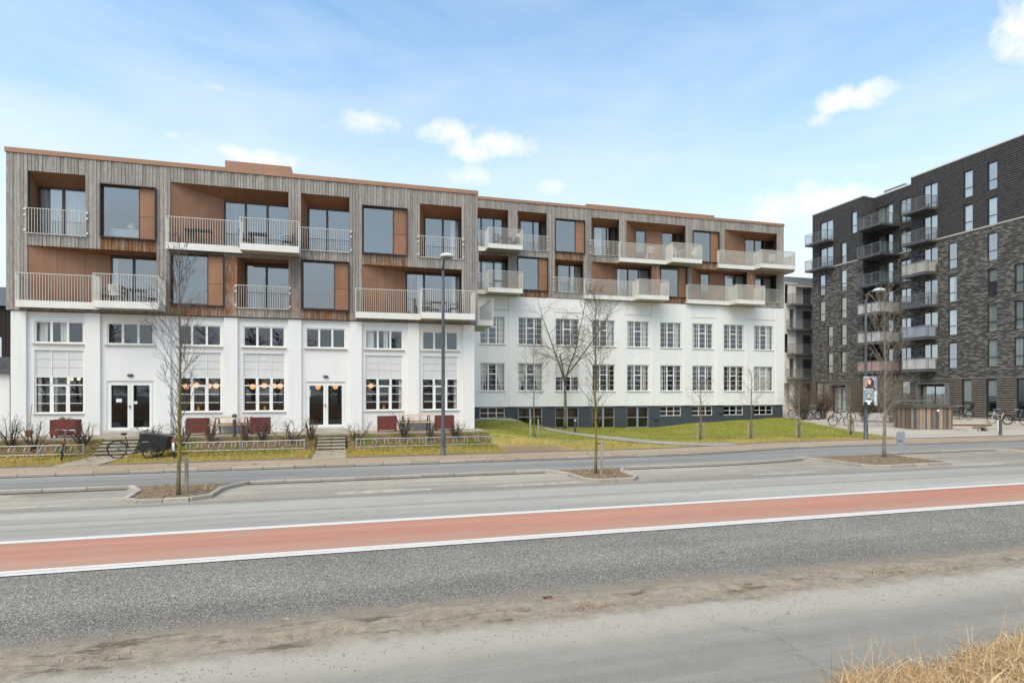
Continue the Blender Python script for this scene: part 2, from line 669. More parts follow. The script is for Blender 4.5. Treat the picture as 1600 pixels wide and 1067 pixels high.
def wall_holes(mb, fn, u0, u1, z0, z1, holes, d0, d1):
    """front face at depth d0 with openings whose reveals run back to d1"""
    us = sorted({u0, u1, *[h[0] for h in holes], *[h[1] for h in holes]})
    zs = sorted({z0, z1, *[h[2] for h in holes], *[h[3] for h in holes]})
    us = [u for u in us if u0 <= u <= u1]
    zs = [z for z in zs if z0 <= z <= z1]
    for ua, ub in zip(us, us[1:]):
        for za, zb in zip(zs, zs[1:]):
            if not in_hole((ua + ub) / 2, (za + zb) / 2, holes):
                mb.quad(fn(ua, d0, za), fn(ub, d0, za), fn(ub, d0, zb), fn(ua, d0, zb))
    for a, b, c, d in holes:
        mb.quad(fn(a, d0, c), fn(a, d1, c), fn(a, d1, d), fn(a, d0, d))
        mb.quad(fn(b, d0, d), fn(b, d1, d), fn(b, d1, c), fn(b, d0, c))
        mb.quad(fn(a, d0, d), fn(a, d1, d), fn(b, d1, d), fn(b, d0, d))
        mb.quad(fn(a, d1, c), fn(a, d0, c), fn(b, d0, c), fn(b, d1, c))


def cladding(mb, fn, u0, u1, z0, z1, holes, d0, w=0.135, fresh=()):
    """vertical boards, each a thin box, cut at the openings"""
    edges = sorted({u0, u1, *[e for h in holes for e in h[:2] if u0 < e < u1]})
    u = u0
    for ea, eb in zip(edges, edges[1:]):
        n = max(1, round((eb - ea) / w))
        for k in range(n):
            a = ea + (eb - ea) * k / n
            b = ea + (eb - ea) * (k + 1) / n
            um = (a + b) / 2
            cuts = sorted([(c, d) for p, q, c, d in holes if p < um < q])
            segs = []
            z = z0
            for c, d in cuts:
                if c > z:
                    segs.append((z, c))
                z = max(z, d)
            if z < z1:
                segs.append((z, z1))
            off = rnd.choice((0.0, 0.0, 0.012, 0.022))
            for za, zb in segs:
                zm = (za + zb) / 2
                pieces = [(za, zb)]
                fz = 0.0
                for p, q, c, d, val in fresh:
                    if p < um < q:
                        lo, hi = max(c, za), min(d, zb)
                        if hi > lo:
                            fz = max(fz, val)
                mb.att = 0.0
                i0 = len(mb.v)
                mb.fbox(fn, a + 0.007, b - 0.007, d0 + off, d0 + 0.05, za, zb)
                # sheltered wood is only at the marked heights
                for p, q, c, d, val in fresh:
                    if p < um < q and zb <= d + 0.05 and za >= c - 0.05:
                        for j in range(i0, len(mb.v)):
                            mb.a[j] = val
                mb.att = 0.0


CACHE = {}


def cmesh(key, fill, mat):
    if key not in CACHE:
        mb = MB()
        fill(mb)
        CACHE[key] = mb.mesh(key[0], mat)
    return CACHE[key]


def pane_mesh(w, h, mat, th=0.012):
    key = ('pane', round(w, 3), round(h, 3), mat)
    return cmesh(key, lambda mb: mb.quad((0, 0, 0), (w, 0, 0), (w, 0, h), (0, 0, h)), M[mat])


def panel_mesh(w, h, mat, th=0.03, name='panel'):
    key = (name, round(w, 3), round(h, 3), mat)
    return cmesh(key, lambda mb: mb.bbox_panel(w, h, th), M[mat])


def _bbox_panel(self, w, h, th, b=0.006):
    i = self.add(((0, th, 0), (w, th, 0), (w, th, h), (0, th, h), (0, b, 0), (w, b, 0), (w, b, h), (0, b, h), (b, 0, b), (w - b, 0, b), (w - b, 0, h - b), (b, 0, h - b)))
    for q in ((3, 2, 1, 0), (0, 1, 5, 4), (1, 2, 6, 5), (2, 3, 7, 6), (3, 0, 4, 7), (4, 5, 9, 8), (5, 6, 10, 9), (6, 7, 11, 10), (7, 4, 8, 11), (8, 9, 10, 11)):
        self.face(*(i + k for k in q))


MB.bbox_panel = _bbox_panel


def curtain_mesh(w, h, seed, gather=0.0, mat='curtain'):
    """hanging cloth with folds; gather pulls the lower part to one side (sign gives the side)"""
    key = ('curtain', round(w, 3), round(h, 3), seed, gather)

    def fill(mb):
        r = random.Random(seed)
        n, m = max(6, int(w / 0.045)), 6
        ph = r.random() * 6
        amp = 0.022
        rows = []
        for j in range(m + 1):
            v = j / m
            pull = gather * (1 - v) ** 1.3
            row = []
            for i in range(n + 1):
                u = i / n
                x = w * (u * (1 - abs(pull)) + (abs(pull) if pull > 0 else 0))
                y = amp * math.sin(ph + u * n * 1.25) + 0.01 * math.sin(3.1 * u * n + ph)
                row.append((x, y, h * v))
            rows.append(mb.add(row))
        for j in range(m):
            for i in range(n):
                mb.face(rows[j] + i, rows[j] + i + 1, rows[j + 1] + i + 1, rows[j + 1] + i)
    return cmesh(key, fill, M[mat])


def bars(mb, lst, d0, d1):
    for x0, x1, z0, z1 in lst:
        mb.box(x0, x1, d0, d1, z0, z1)


def add_window(parent, loc, key, w, h, framebars, panes, frame_mat, glass, name='window', depth=0.07, extra=(), pane_d=0.03, rotz=0.0):
    """frame mesh as the part, panes and the rest as its sub-parts"""
    fm = cmesh((name, key), lambda mb: bars(mb, framebars, 0, depth), M[frame_mat])
    o = link(name, fm, parent, loc=loc)
    o.rotation_euler = (0, 0, rotz)
    for x0, x1, z0, z1 in panes:
        link('pane', pane_mesh(x1 - x0, z1 - z0, glass), o, loc=(x0, pane_d, z0))
    for nm, me, l in extra:
        link(nm, me, o, loc=l)
    return o


def outer(w, h, t):
    return [(0, t, 0, h), (w - t, w, 0, h), (t, w - t, 0, t), (t, w - t, h - t, h)]


# ------------------------------------------------------------------ the white building with the timber storeys
MAIN = thing('apartment_building', 'long white building with timber-clad upper storeys and pale steel balconies', 'building', (-4, 29.4, 0.6), world_parts=True)
YL, YR = 29.4, 39.6
FL = lambda u, d, z: (u, YL + d, z)
FR = lambda u, d, z: (u, YR + d, z)
BAY = [-12.44, -9.71, -6.91, -4.12, -1.33, 1.46, 4.28]
DOORS = (1, 4)

# left block: white ground storeys
holes = []
for i, c in enumerate(BAY):
    holes.append((c - 0.92, c + 0.92, 4.75, 5.71))
    if i in DOORS:
        holes.append((c - 0.93, c + 0.93, 0.84, 3.11))
    else:
        holes.append((c - 0.92, c + 0.92, 1.69, 4.44))
mb = MB()
wall_holes(mb, FL, -14.05, 5.95, 0.45, 6.1, holes, 0.16, 0.30)
mb.build('wall', M['white_brick'], MAIN)
PIL = [(-14.16, -13.61), (-11.43, -10.85), (-8.64, -8.07), (-5.84, -5.26), (-3.03, -2.44), (-0.18, 0.38), (2.61, 3.2), (5.46, 6.05)]
for a, b in PIL:
    mb = MB()
    mb.box(a, b, YL + 0.03, YL + (0.16 if -14 < a < 5 else 0.5), 0.45, 6.09)
    mb.build('pilaster', M['white_brick'], MAIN)
# side and rear walls, roof
mb = MB()
mb.box(-14.16, -13.95, YL + 0.5, YL + 10, 0.3, 6.1)
mb.build('side_wall', M['white_brick'], MAIN)
mb = MB()
mb.box(5.85, 6.05, YL + 0.5, YR, 0.3, 6.1)
mb.build('side_wall', M['white_brick'], MAIN)
mb = MB()
mb.box(-14.16, 6.05, YL + 10.0, YL + 10.2, 0.3, 12.8)
mb.build('rear_wall', M['white_brick'], MAIN)
mb = MB()
mb.box(-14.2, 6.15, YL + 0.2, YL + 10.1, 12.55, 12.7)
mb.build('roof', M['coping'], MAIN)
# a shallow ledge under the mezzanine windows
for i, c in enumerate(BAY):
    mb = MB()
    mb.box(c - 1.0, c + 1.0, YL + 0.06, YL + 0.18, 4.69, 4.745)
    mb.build('window_sill', M['sill'], MAIN)
    if i not in DOORS:
        mb = MB()
        mb.box(c - 0.97, c + 0.97, YL + 0.09, YL + 0.18, 1.635, 1.685)
        mb.build('window_sill', M['sill'], MAIN)
# inside of the ground storeys
mb = MB()
mb.box(-14, 5.9, YL + 4.2, YL + 4.3, 0.6, 6.1)
mb.box(-14, 5.9, YL + 0.31, YL + 5.6, 4.52, 4.66)
mb.box(-14, 5.9, YL + 0.31, YL + 5.6, 0.6, 0.72)
mb.box(-14, 5.9, YL + 0.31, YL + 5.6, 6.08, 6.2)
for x in (-11.1, -8.35, 2.9):
    mb.box(x - 0.06, x + 0.06, YL + 0.31, YL + 5.6, 0.72, 6.08)
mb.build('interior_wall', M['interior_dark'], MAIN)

# windows of the ground storeys
W3 = 1.84
for i, c in enumerate(BAY):
    fb = outer(W3, 0.96, 0.055)
    for k in (1, 2):
        x = W3 * k / 3
        fb += [(x - 0.045, x + 0.045, 0.055, 0.905)]
    pn = [(W3 * k / 3 + 0.045, W3 * (k + 1) / 3 - 0.045, 0.05, 0.91) for k in range(3)]
    ex = []
    if i in (0, 5):
        ex.append(('curtain', curtain_mesh(0.34, 0.85, 3 + i), (0.08, 0.16, 0.06)))
        ex.append(('curtain', curtain_mesh(0.22, 0.85, 5 + i), (0.9, 0.16, 0.06)))
    add_window(MAIN, (c - 0.92, YL + 0.20, 4.75), 'mezz', W3, 0.96, fb, pn, 'white_paint', 'glass_old', extra=ex)
for i, c in enumerate(BAY):
    if i in DOORS:
        w, h = 1.86, 2.25
        o = link('door', cmesh(('door', 'frame'), lambda mb: bars(mb, [(0, 0.06, 0, h), (w - 0.06, w, 0, h), (0.06, w - 0.06, h - 0.06, h), (0.06, w - 0.06, 0, 0.03)], 0, 0.09), M['white_paint']), MAIN, loc=(c - 0.93, YL + 0.2, 0.85))
        for s in (0, 1):
            lw = (w - 0.12) / 2 - 0.006
            lf = link('leaf', cmesh(('leaf', 'main'), lambda mb: bars(mb, [(0, 0.11, 0, 2.14), (lw - 0.11, lw, 0, 2.14), (0.11, lw - 0.11, 0, 0.13), (0.11, lw - 0.11, 2.03, 2.14)], 0, 0.055), M['white_paint']), o, loc=(0.063 + s * (lw + 0.006), -0.02, 0.035))
            link('pane', pane_mesh(lw - 0.22, 1.9, 'glass_dark'), o, loc=(0.063 + s * (lw + 0.006) + 0.11, 0.012, 0.165))
        link('handle', cmesh(('handle', 'm'), lambda mb: (mb.box(0, 0.03, -0.05, 0, 0, 0.16), mb.box(-0.1, 0.03, -0.06, -0.045, 0.09, 0.11)), M['grey_metal']), o, loc=(0.90, -0.02, 1.02))
        if i == 1:
            link('notice', cmesh(('notice', 'a'), lambda mb: mb.box(0, 0.22, -0.004, 0, 0, 0.16), M['white_paint']), o, loc=(0.36, 0.008, 1.30))
            link('notice', cmesh(('notice', 'b'), lambda mb: mb.box(0, 0.13, -0.004, 0, 0, 0.12), M['white_paint']), o, loc=(1.06, 0.008, 1.22))
        else:
            link('notice', cmesh(('notice', 'c'), lambda mb: mb.box(0, 0.04, -0.004, 0, 0, 0.34), M['white_paint']), o, loc=(0.18, 0.008, 1.52))
        mbs = MB()
        mbs.box(c - 1.0, c + 1.0, YL - 0.25, YL + 0.2, 0.70, 0.845)
        mbs.build('threshold', M['concrete'], MAIN)
        # oval wall lamp over the door
        mbl = MB()
        prof = [(0.0, -0.07), (0.08, -0.06), (0.13, 0.0), (0.08, 0.06), (0.0, 0.07)]
        n = 14
        for a_, b_ in zip(prof, prof[1:]):
            for k in range(n):
                t0, t1 = math.pi * k / n, math.pi * (k + 1) / n
                P = lambda pr, t: (c + pr[0] * math.cos(t) * 1.1, YL + 0.16 - pr[0] * math.sin(t) * 0.9, 3.36 + pr[1])
                mbl.quad(P(a_, t0), P(a_, t1), P(b_, t1), P(b_, t0))
        mbl.build('wall_lamp', M['dark_metal'], MAIN, smooth=True)
        continue
    h = 2.75
    fb = outer(W3, h, 0.045)
    cx = [0.045, 0.60, 1.24, W3 - 0.045]
    zt = 1.59
    fb += [(0.045, W3 - 0.045, zt - 0.03, zt + 0.03), (0.045, W3 - 0.045, 1.225 - 0.025, 1.225 + 0.025)]
    pn = []
    for k in (1, 2):
        fb += [(cx[k] - 0.055, cx[k] + 0.055, 0.045, zt - 0.03)]
        fb += [(W3 * k / 3 - 0.018, W3 * k / 3 + 0.018, zt + 0.03, h - 0.045)]
    for k in range(3):
        xa, xb = cx[k] + (0.055 if k else 0.05), cx[k + 1] - (0.055 if k < 2 else 0.05)
        if k == 1:
            fb += [(xa, xa + 0.035, 0.06, 1.2), (xb - 0.035, xb, 0.06, 1.2), (xa + 0.035, xb - 0.035, 1.165, 1.2)]
            xa, xb = xa + 0.035, xb - 0.035
        zz = [0.05, 0.425, 0.82, 1.2]
        for za, zb in zip(zz, zz[1:]):
            pn.append((xa, xb, za + 0.012, zb - 0.012))
        for z in zz[1:3]:
            fb += [(xa, xb, z - 0.012, z + 0.012)]
        pn.append((cx[k] + 0.055, cx[k + 1] - 0.055, 1.25, zt - 0.03))
    ex = []
    pw = W3 / 3 - 0.045
    for k in range(3):
        for j in range(3):
            ph = (h - 0.045 - zt - 0.03) / 3
            ex.append(('infill_panel', panel_mesh(pw, ph - 0.01, 'blind_panel', name='infill_panel'), (W3 * k / 3 + 0.0225, 0.018 + 0.004 * ((k + j) % 2), zt + 0.03 + j * ph + 0.005)))
    if i in (0, 6, 5):
        ex.append(('curtain', curtain_mesh(0.13, 1.5, 11), (1.66 if i != 0 else 0.05, 0.14, 0.06)))
    if i == 0:
        ex.append(('curtain', curtain_mesh(0.12, 1.5, 17), (0.66, 0.14, 0.06)))
    add_window(MAIN, (c - 0.92, YL + 0.21, 1.69), 'big', W3, h, fb, pn, 'white_paint', 'glass_old', extra=ex)

# ------------------------------------------------------------------ timber storeys: openings
REC = {  # u0,u1,z0,z1, inner left, inner right, inner head, posts
    'U1': (-13.51, -11.38, 9.42, 12.12, -13.55, -11.38, 11.75, [-12.59]),
    'U3': (-8.04, -3.02, 9.42, 12.15, -6.01, -3.02, 11.77, [-5.05, -4.07]),
    'U4': (-2.45, -0.22, 9.42, 12.15, -2.21, -0.15, 11.77, [-1.29]),
    'U6': (3.22, 5.36, 9.42, 12.14, 3.54, 5.50, 11.77, [4.53]),
    'L1': (-13.52, -8.62, 6.50, 8.92, -10.75, -8.62, 8.87, [-9.81]),
    'L3': (-5.25, -3.02, 6.53, 8.91, -5.06, -3.02, 8.86, [-4.11]),
    'L5': (0.38, 5.36, 6.50, 8.91, 2.59, 5.50, 8.86, [3.54, 4.54])}
PIC = {'U2': (-10.80, -8.62, 9.43, 11.81), 'U5': (0.38, 2.60, 9.43, 11.81), 'L2': (-8.04, -5.82, 6.57, 8.95), 'L4': (-2.44, -0.22, 6.57, 8.96)}
RECR = {
    'R1': (6.9, 10.57, 12.70, 15.50, 6.9, 10.75, 15.12, [8.82, 9.75]),
    'R2': (11.28, 13.46, 12.70, 15.50, 11.70, 13.80, 15.15, [12.73]),
    'R4': (16.95, 19.19, 12.70, 15.50, 17.50, 19.60, 15.15, [18.61]),
    'R5': (19.77, 24.83, 12.70, 15.48, 21.00, 25.25, 15.10, []),
    'R7': (28.31, 33.25, 12.70, 15.45, 30.90, 33.78, 15.10, [31.85, 32.84]),
    'R8': (6.9, 10.57, 9.82, 12.24, 6.9, 10.75, 12.13, [8.82, 9.75]),
    'R10': (14.07, 16.32, 9.82, 12.23, 14.60, 16.65, 12.13, [15.59]),
    'R11': (16.94, 21.90, 9.82, 12.23, 19.40, 22.32, 12.13, [20.38, 21.31]),
    'R13': (25.38, 30.43, 9.82, 12.20, 26.72, 30.95, 12.13, []),
    'R14': (31.18, 33.22, 9.82, 12.15, 31.60, 33.75, 12.10, [32.70])}
PICR = {'R3': (14.10, 16.42, 12.76, 15.19), 'R6': (25.45, 27.80, 12.74, 15.17), 'R9': (11.25, 13.55, 9.86, 12.26), 'R12': (22.62, 24.93, 9.86, 12.23)}
for dct in (RECR, PICR):        # the right block sits one storey higher; its slab levels follow the left block
    pass


def timber_block(fn, Y0, u0, u1, zb, zt, rec, pic, fresh):
    hs = [r[:4] for r in rec.values()] + list(pic.values())
    mb = MB()
    cladding(mb, fn, u0, u1, zb, zt, hs, -0.05, fresh=fresh)
    # returns of the cladding round the corners
    n = 6
    for s, x in ((0, u0), (1, u1)):
        for k in range(60 if s else 40):
            ya = 0.0 + k * 0.14
            if ya > 10:
                break
            a, b = (x - 0.0, x + 0.03) if s == 0 else (x - 0.03, x)
            mb.fbox(fn, a, b, ya + 0.004, ya + 0.136, zb, zt)
    mb.build('timber_cladding', M['timber'], MAIN, kind='stuff')
    mb = MB()
    wall_holes(mb, fn, u0 + 0.04, u1 - 0.04, zb + 0.01, zt - 0.02, hs, 0.006, 0.14)
    mb.fbox(fn, u0 + 0.03, u1 - 0.03, 0.02, 0.3, zb + 0.0, zb + 0.06)
    mb.fbox(fn, u0 + 0.035, u0 + 0.1, 0.1, 10.0, zb, zt - 0.02)
    mb.fbox(fn, u1 - 0.1, u1 - 0.035, 0.1, 10.0, zb, zt - 0.02)
    mb.build('backing_wall', M['backing'], MAIN)
    mb = MB()
    mb.fbox(fn, u0 - 0.03, u1 + 0.03, -0.09, 0.35, zt, zt + 0.20)
    mb.fbox(fn, u0 - 0.03, u0 + 0.3, 0.35, 10.0, zt, zt + 0.20)
    mb.fbox(fn, u1 - 0.3, u1 + 0.03, 0.35, 10.0, zt, zt + 0.20)
    mb.build('roof_coping', M['coping'], MAIN)


def add_recess(fn, key, spec, posts_solid=None, curtains=(), dep=0.9):
    u0, u1, z0, z1, il, ir, zi, posts = spec
    mb = MB()
    mb.quad(fn(u0, 0, z0), fn(il, dep, z0), fn(il, dep, zi), fn(u0, 0, z1))          # left cheek
    mb.quad(fn(u1, 0, z1), fn(ir, dep, zi), fn(ir, dep, z0), fn(u1, 0, z0))
    mb.quad(fn(u0, 0, z1), fn(il, dep, zi), fn(ir, dep, zi), fn(u1, 0, z1))          # soffit
    lo, hi = il + 0.02, ir - 0.02
    solid = posts_solid or []
    for a, b in solid:
        mb.fbox(fn, a, b, dep - 0.02, dep + 0.05, z0, zi)
    mb.fbox(fn, lo - 0.3, hi + 0.3, dep + 0.085, dep + 0.16, zi, zi + 0.5)
    mb.build('recess_lining', M['brown'], MAIN)
    mb = MB()
    mb.fbox(fn, min(u0, il), max(u1, ir), -0.02, dep + 0.05, z0 - 0.09, z0 + 0.0)
    mb.build('recess_floor', M['decking'], MAIN)
    # panel joints on a long cheek
    L = math.hypot(il - u0, dep)
    if L > 1.8:
        mb = MB()
        for t in ((0.5,) if L < 2.8 else (0.34, 0.68)):
            uu, dd = u0 + (il - u0) * t, dep * t
            zt_ = z1 + (zi - z1) * t
            q = 0.006
            mb.quad(fn(uu - q, dd - 0.006, z0), fn(uu + q, dd - 0.006, z0), fn(uu + q, dd - 0.006, zt_), fn(uu - q, dd - 0.006, zt_))
        mb.build('panel_joint', M['frame_dark'], MAIN)
    # glazed doors between the posts
    spans = []
    if solid:
        e = lo
        for a, b in sorted(solid):
            if a - e > 0.3:
                spans.append((e, a, []))
            e = b
        if hi - e > 0.3:
            mid = [(e + hi) / 2] if hi - e > 1.2 else []
            spans.append((e, hi, mid))
    else:
        spans.append((lo, hi, posts))
    for a, b, ps in spans:
        w, h = b - a, zi - z0 - 0.02
        es = [0.0] + [p - a for p in ps] + [w]
        fb = outer(w, h, 0.06)
        pn = []
        for x in es[1:-1]:
            fb.append((x - 0.055, x + 0.055, 0.06, h - 0.06))
        for k in range(len(es) - 1):
            xa = es[k] + (0.06 if k == 0 else 0.055)
            xb = es[k + 1] - (0.06 if k == len(es) - 2 else 0.055)
            pn.append((xa, xb, 0.06, h - 0.06))
        ex = []
        for ci, (ca, cb_, g) in enumerate(curtains):
            if ca < b and cb_ > a:
                ex.append(('curtain', curtain_mesh(cb_ - ca, h - 0.16, 21 + ci, g), (ca - a, 0.10, 0.06)))
        p = fn(a, dep, z0 + 0.01)
        add_window(MAIN, p, '%s_%.2f' % (key, a), w, h, fb, pn, 'frame_dark', 'glass', name='terrace_door', depth=0.08, extra=ex)


def add_picture(fn, key, spec, split=0.70, curtains=()):
    u0, u1, z0, z1 = spec
    w, h = u1 - u0, z1 - z0
    p = fn(u0, -0.16, z0)
    # deep dark frame standing proud of the boards
    mb = MB()
    t = 0.035
    for a, b, c, d in ((0, t, 0, h), (w - t, w, 0, h), (t, w - t, 0, t), (t, w - t, h - t, h)):
        mb.box(a, b, 0, 0.42, c, d)
    gx = w * 0.675
    g0, g1 = 0.10, gx
    for a, b, c, d in ((t, g0, t, h - t), (g1, g1 + 0.05, t, h - t), (g0, g1, t, t + 0.06), (g0, g1, h - t - 0.07, h - t)):
        mb.box(a, b, 0.17, 0.25, c, d)
    o = mb.build('picture_window', M['frame_dark'], MAIN, loc=p)
    link('pane', pane_mesh(g1 - g0, h - 2 * t - 0.13, 'glass'), o, loc=(g0, 0.20, t + 0.06))
    pw = w - t - (g1 + 0.05)
    zsplit = (h - 2 * t) * 0.44
    link('side_panel', panel_mesh(pw - 0.01, zsplit - 0.008, 'brown', name='side_panel'), o, loc=(g1 + 0.055, 0.15, t))
    link('side_panel', panel_mesh(pw - 0.01, h - 2 * t - zsplit - 0.008, 'brown', name='side_panel'), o, loc=(g1 + 0.055, 0.15, t + zsplit + 0.004))
    for ci, (x, cw, g) in enumerate(curtains):
        link('curtain', curtain_mesh(cw, h - 0.25, 31 + ci, g), o, loc=(x, 0.34, 0.1))
    return o


LZB, LZT = 6.12, 12.84
fresh_l = [(-10.82, -8.6, 8.85, 9.5, 1.0), (-8.06, -5.8, 6.1, 6.6, 1.0), (-2.46, -0.2, 6.1, 6.6, 1.0), (0.36, 2.62, 8.85, 9.5, 0.9), (3.2, 5.4, 8.85, 9.5, 0.45),
           (-5.25, -3.02, 6.1, 6.6, 0.55), (-2.9, -0.3, 8.9, 9.45, 0.35)]
hs_l = None
timber_block(FL, YL, -14.3, 6.2, LZB, LZT, REC, PIC, fresh_l)
# sheltered piers keep their orange
mb = MB()
for a, b, c, d in ((-5.80, -5.26, 6.13, 8.9), (-3.0, -2.46, 6.13, 7.6), (-8.6, -8.06, 6.13, 6.5), (-0.2, 0.2, 6.13, 6.45)):
    n = 4
    for k in range(n):
        mb.att = 1.0 if a < -5 and a > -6 else 0.62
        w = (b - a) / n
        mb.box(a + k * w + 0.003, a + (k + 1) * w - 0.003, YL - 0.058 - 0.004 * (k % 2), YL - 0.04, c, d - 0.02 * (k % 3))
mb.build('timber_cladding', M['timber'], MAIN, kind='stuff')
add_recess(FL, 'U1', REC['U1'], curtains=[(-13.7, -12.62, 0), (-12.6, -11.45, 0)])
add_recess(FL, 'U3', REC['U3'])
add_recess(FL, 'U4', REC['U4'])
add_recess(FL, 'U6', REC['U6'], curtains=[(4.95, 5.35, 0)])
add_recess(FL, 'L1', REC['L1'], curtains=[(-10.7, -10.5, 0)])
add_recess(FL, 'L3', REC['L3'])
add_recess(FL, 'L5', REC['L5'], curtains=[(3.2, 3.5, 0), (5.0, 5.42, 0)])
for k, s in PIC.items():
    add_picture(FL, k, s)
# rooms behind the timber storeys of the left block
mb = MB()
mb.box(-14.2, 6.1, YL + 5.2, YL + 5.3, 6.2, 12.6)
mb.box(-14.2, 6.1, YL + 1.1, YL + 5.2, 6.26, 6.40)
mb.box(-14.2, 6.1, YL + 1.1, YL + 5.2, 9.15, 9.34)
for x in (-11.1, -8.35, -5.55, -2.75, 0.1, 2.9):
    mb.box(x - 0.06, x + 0.06, YL + 1.15, YL + 5.2, 6.4, 12.5)
mb.build('interior_wall', M['interior'], MAIN)


# ------------------------------------------------------------------ balconies
def balcony(fn, path, zb, zt, parent=MAIN, fascia=0.30, pitch=0.105, bar_w=0.012, bar_d=0.045, mats=('balcony', 'rail', 'balcony_floor'), name='balcony'):
    """path: front outline as (u, d) from wall to wall; d negative = out from the facade"""
    pts = [Vector(fn(u, d, 0)) for u, d in path]
    mb = MB()
    th = 0.05
    for a, b in zip(pts, pts[1:]):
        a3, b3 = Vector((a.x, a.y, zb + fascia / 2)), Vector((b.x, b.y, zb + fascia / 2))
        mb.bar(a3, b3, th, fascia)
    o = mb.build(name, M[mats[0]], parent)
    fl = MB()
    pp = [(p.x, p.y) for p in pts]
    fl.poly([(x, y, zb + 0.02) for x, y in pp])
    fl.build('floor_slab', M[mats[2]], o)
    fl = MB()
    fl.poly([(x, y, zb + 0.16) for x, y in reversed(pp)])
    fl.build('decking', M['decking'], o)
    rb = MB()
    for a, b in zip(pts, pts[1:]):
        d = (b - a)
        L = d.length
        if L < 0.05:
            continue
        d.normalize()
        nrm = Vector((d.y, -d.x, 0))
        n = max(1, int(round(L / pitch)))
        for k in range(n + 1):
            p = a + d * (L * k / n)
            i = rb.add([p + d * (bar_w / 2 * sx) + nrm * (bar_d / 2 * sy) + Vector((0, 0, z)) for z in (zb + 0.05, zt) for sx, sy in ((-1, -1), (1, -1), (1, 1), (-1, 1))])
            for q in ((0, 4, 5, 1), (1, 5, 6, 2), (2, 6, 7, 3), (3, 7, 4, 0), (4, 7, 6, 5)):
                rb.face(*(i + j for j in q))
        rb.bar(a + Vector((0, 0, zt + 0.012)), b + Vector((0, 0, zt + 0.012)), 0.05, 0.022)
    rb.build('railing', M[mats[1]], o)
    return o


def juliet(fn, u0, u1, zb, zt, d=-0.10):
    mb = MB()
    P = lambda u, z: Vector(fn(u, d, z))
    mb.bar(P(u0 - 0.03, zt), P(u1 + 0.03, zt), 0.045, 0.02)
    mb.bar(P(u0 - 0.03, zb), P(u1 + 0.03, zb), 0.045, 0.02)
    n = int(round((u1 - u0) / 0.105))
    for k in range(n + 1):
        u = u0 + (u1 - u0) * k / n
        mb.fbox(fn, u - 0.006, u + 0.006, d - 0.02, d + 0.02, zb, zt)
    o = mb.build('juliet_railing', M['rail'], MAIN)
    for s, u in ((-1, u0), (1, u1)):
        for z in (zt - 0.05, zt - 0.30, zb + 0.12):
            b = MB()
            b.fbox(fn, u - 0.03 + s * 0.05, u + 0.03 + s * 0.05, d - 0.015, -0.03, z - 0.035, z + 0.035)
            b.build('bracket', M['white_paint'], o)


juliet(FL, -13.55, -11.34, 9.43, 10.50)
juliet(FL, -2.48, -0.19, 9.43, 10.50)
juliet(FL, 3.18, 5.40, 9.43, 10.50)
juliet(FL, -5.28, -2.99, 6.54, 7.60)
SH, DP = -0.30, -1.0
BALS = {}
BALS['L1'] = balcony(FL, [(-13.81, -0.06), (-13.81, SH), (-10.72, SH), (-10.72, DP), (-8.25, DP), (-8.25, -0.06)], 6.22, 7.66)
BALS['U3'] = balcony(FL, [(-8.14, -0.06), (-8.14, SH), (-4.97, SH), (-4.97, DP), (-2.47, DP), (-2.47, -0.06)], 9.05, 10.50)
BALS['L5'] = balcony(FL, [(0.09, -0.06), (0.09, SH), (3.20, SH), (3.20, DP), (5.86, DP), (5.86, -0.06)], 6.22, 7.65)
# balconies on the return wall
balcony(lambda u, d, z: (6.2 - d, u, z), [(30.7, 0.02), (30.7, -1.15), (34.0, -1.15), (34.0, 0.02)], 6.22, 7.66)
balcony(lambda u, d, z: (6.2 - d, u, z), [(30.9, 0.02), (30.9, -0.36), (34.2, -0.36), (34.2, 0.02)], 9.05, 10.52)

# roof boxes
mb = MB()
mb.box(-6.5, -3.25, 33.0, 36.5, 12.6, 14.70)
mb.build('roof_box', M['coping'], MAIN)
mb = MB()
mb.box(17.6, 29.1, 42.0, 46.0, 15.9, 17.32)
mb.build('roof_box', M['coping'], MAIN)

# ------------------------------------------------------------------ right block
RZB, RZT = 9.42, 16.10
WR = [9.44, 12.25, 15.07, 17.96, 20.79, 23.58, 26.38, 29.2, 32.0]
RX0, RX1 = 5.9, 33.92
holes = []
for c in WR:
    holes.append((c - 0.91, c + 0.91, 5.98, 7.93))
    holes.append((c - 0.91, c + 0.91, 2.66, 4.63))
mb = MB()
wall_holes(mb, FR, RX0, RX1, 1.53, RZB - 0.02, holes, 0.0, 0.16)
mb.box(RX1 - 0.25, RX1, YR + 0.001, YR + 10, 1.53, RZB - 0.02)
mb.build('wall', M['white_render'], MAIN)
for a, b in [(10.62, 11.12), (13.41, 14.02), (16.40, 16.66), (19.03, 19.72), (21.92, 22.02), (24.73, 25.3), (27.56, 28.13), (30.36, 30.46), (33.18, 33.95)]:
    mb = MB()
    mb.box(a, b, YR - 0.05, YR - 0.001 + (0.0), 1.54, RZB - 0.03)
    mb.build('pilaster', M['white_render'], MAIN)
for a, b in [(7.0, 10.6), (19.75, 21.9), (30.48, 33.16), (25.32, 27.54), (14.04, 16.38)]:
    mb = MB()
    mb.box(a, b, YR - 0.02, YR - 0.002, 8.38, 8.42)
    mb.build('wall_band', M['joint'], MAIN)
holes = []
BIG = [(12.25, 0.12), (15.07, -0.05), (17.96, -0.10), (20.79, -0.12)]
for c, z in BIG:
    holes.append((c - 0.92, c + 0.92, z, 1.46))
SM = [9.44, 23.58, 26.38, 29.2, 32.0]
for c in SM:
    holes.append((c - 0.91, c + 0.91, 0.74, 1.46))
mb = MB()
wall_holes(mb, FR, RX0, RX1 - 0.04, -0.6, 1.53, holes, 0.05, 0.20)
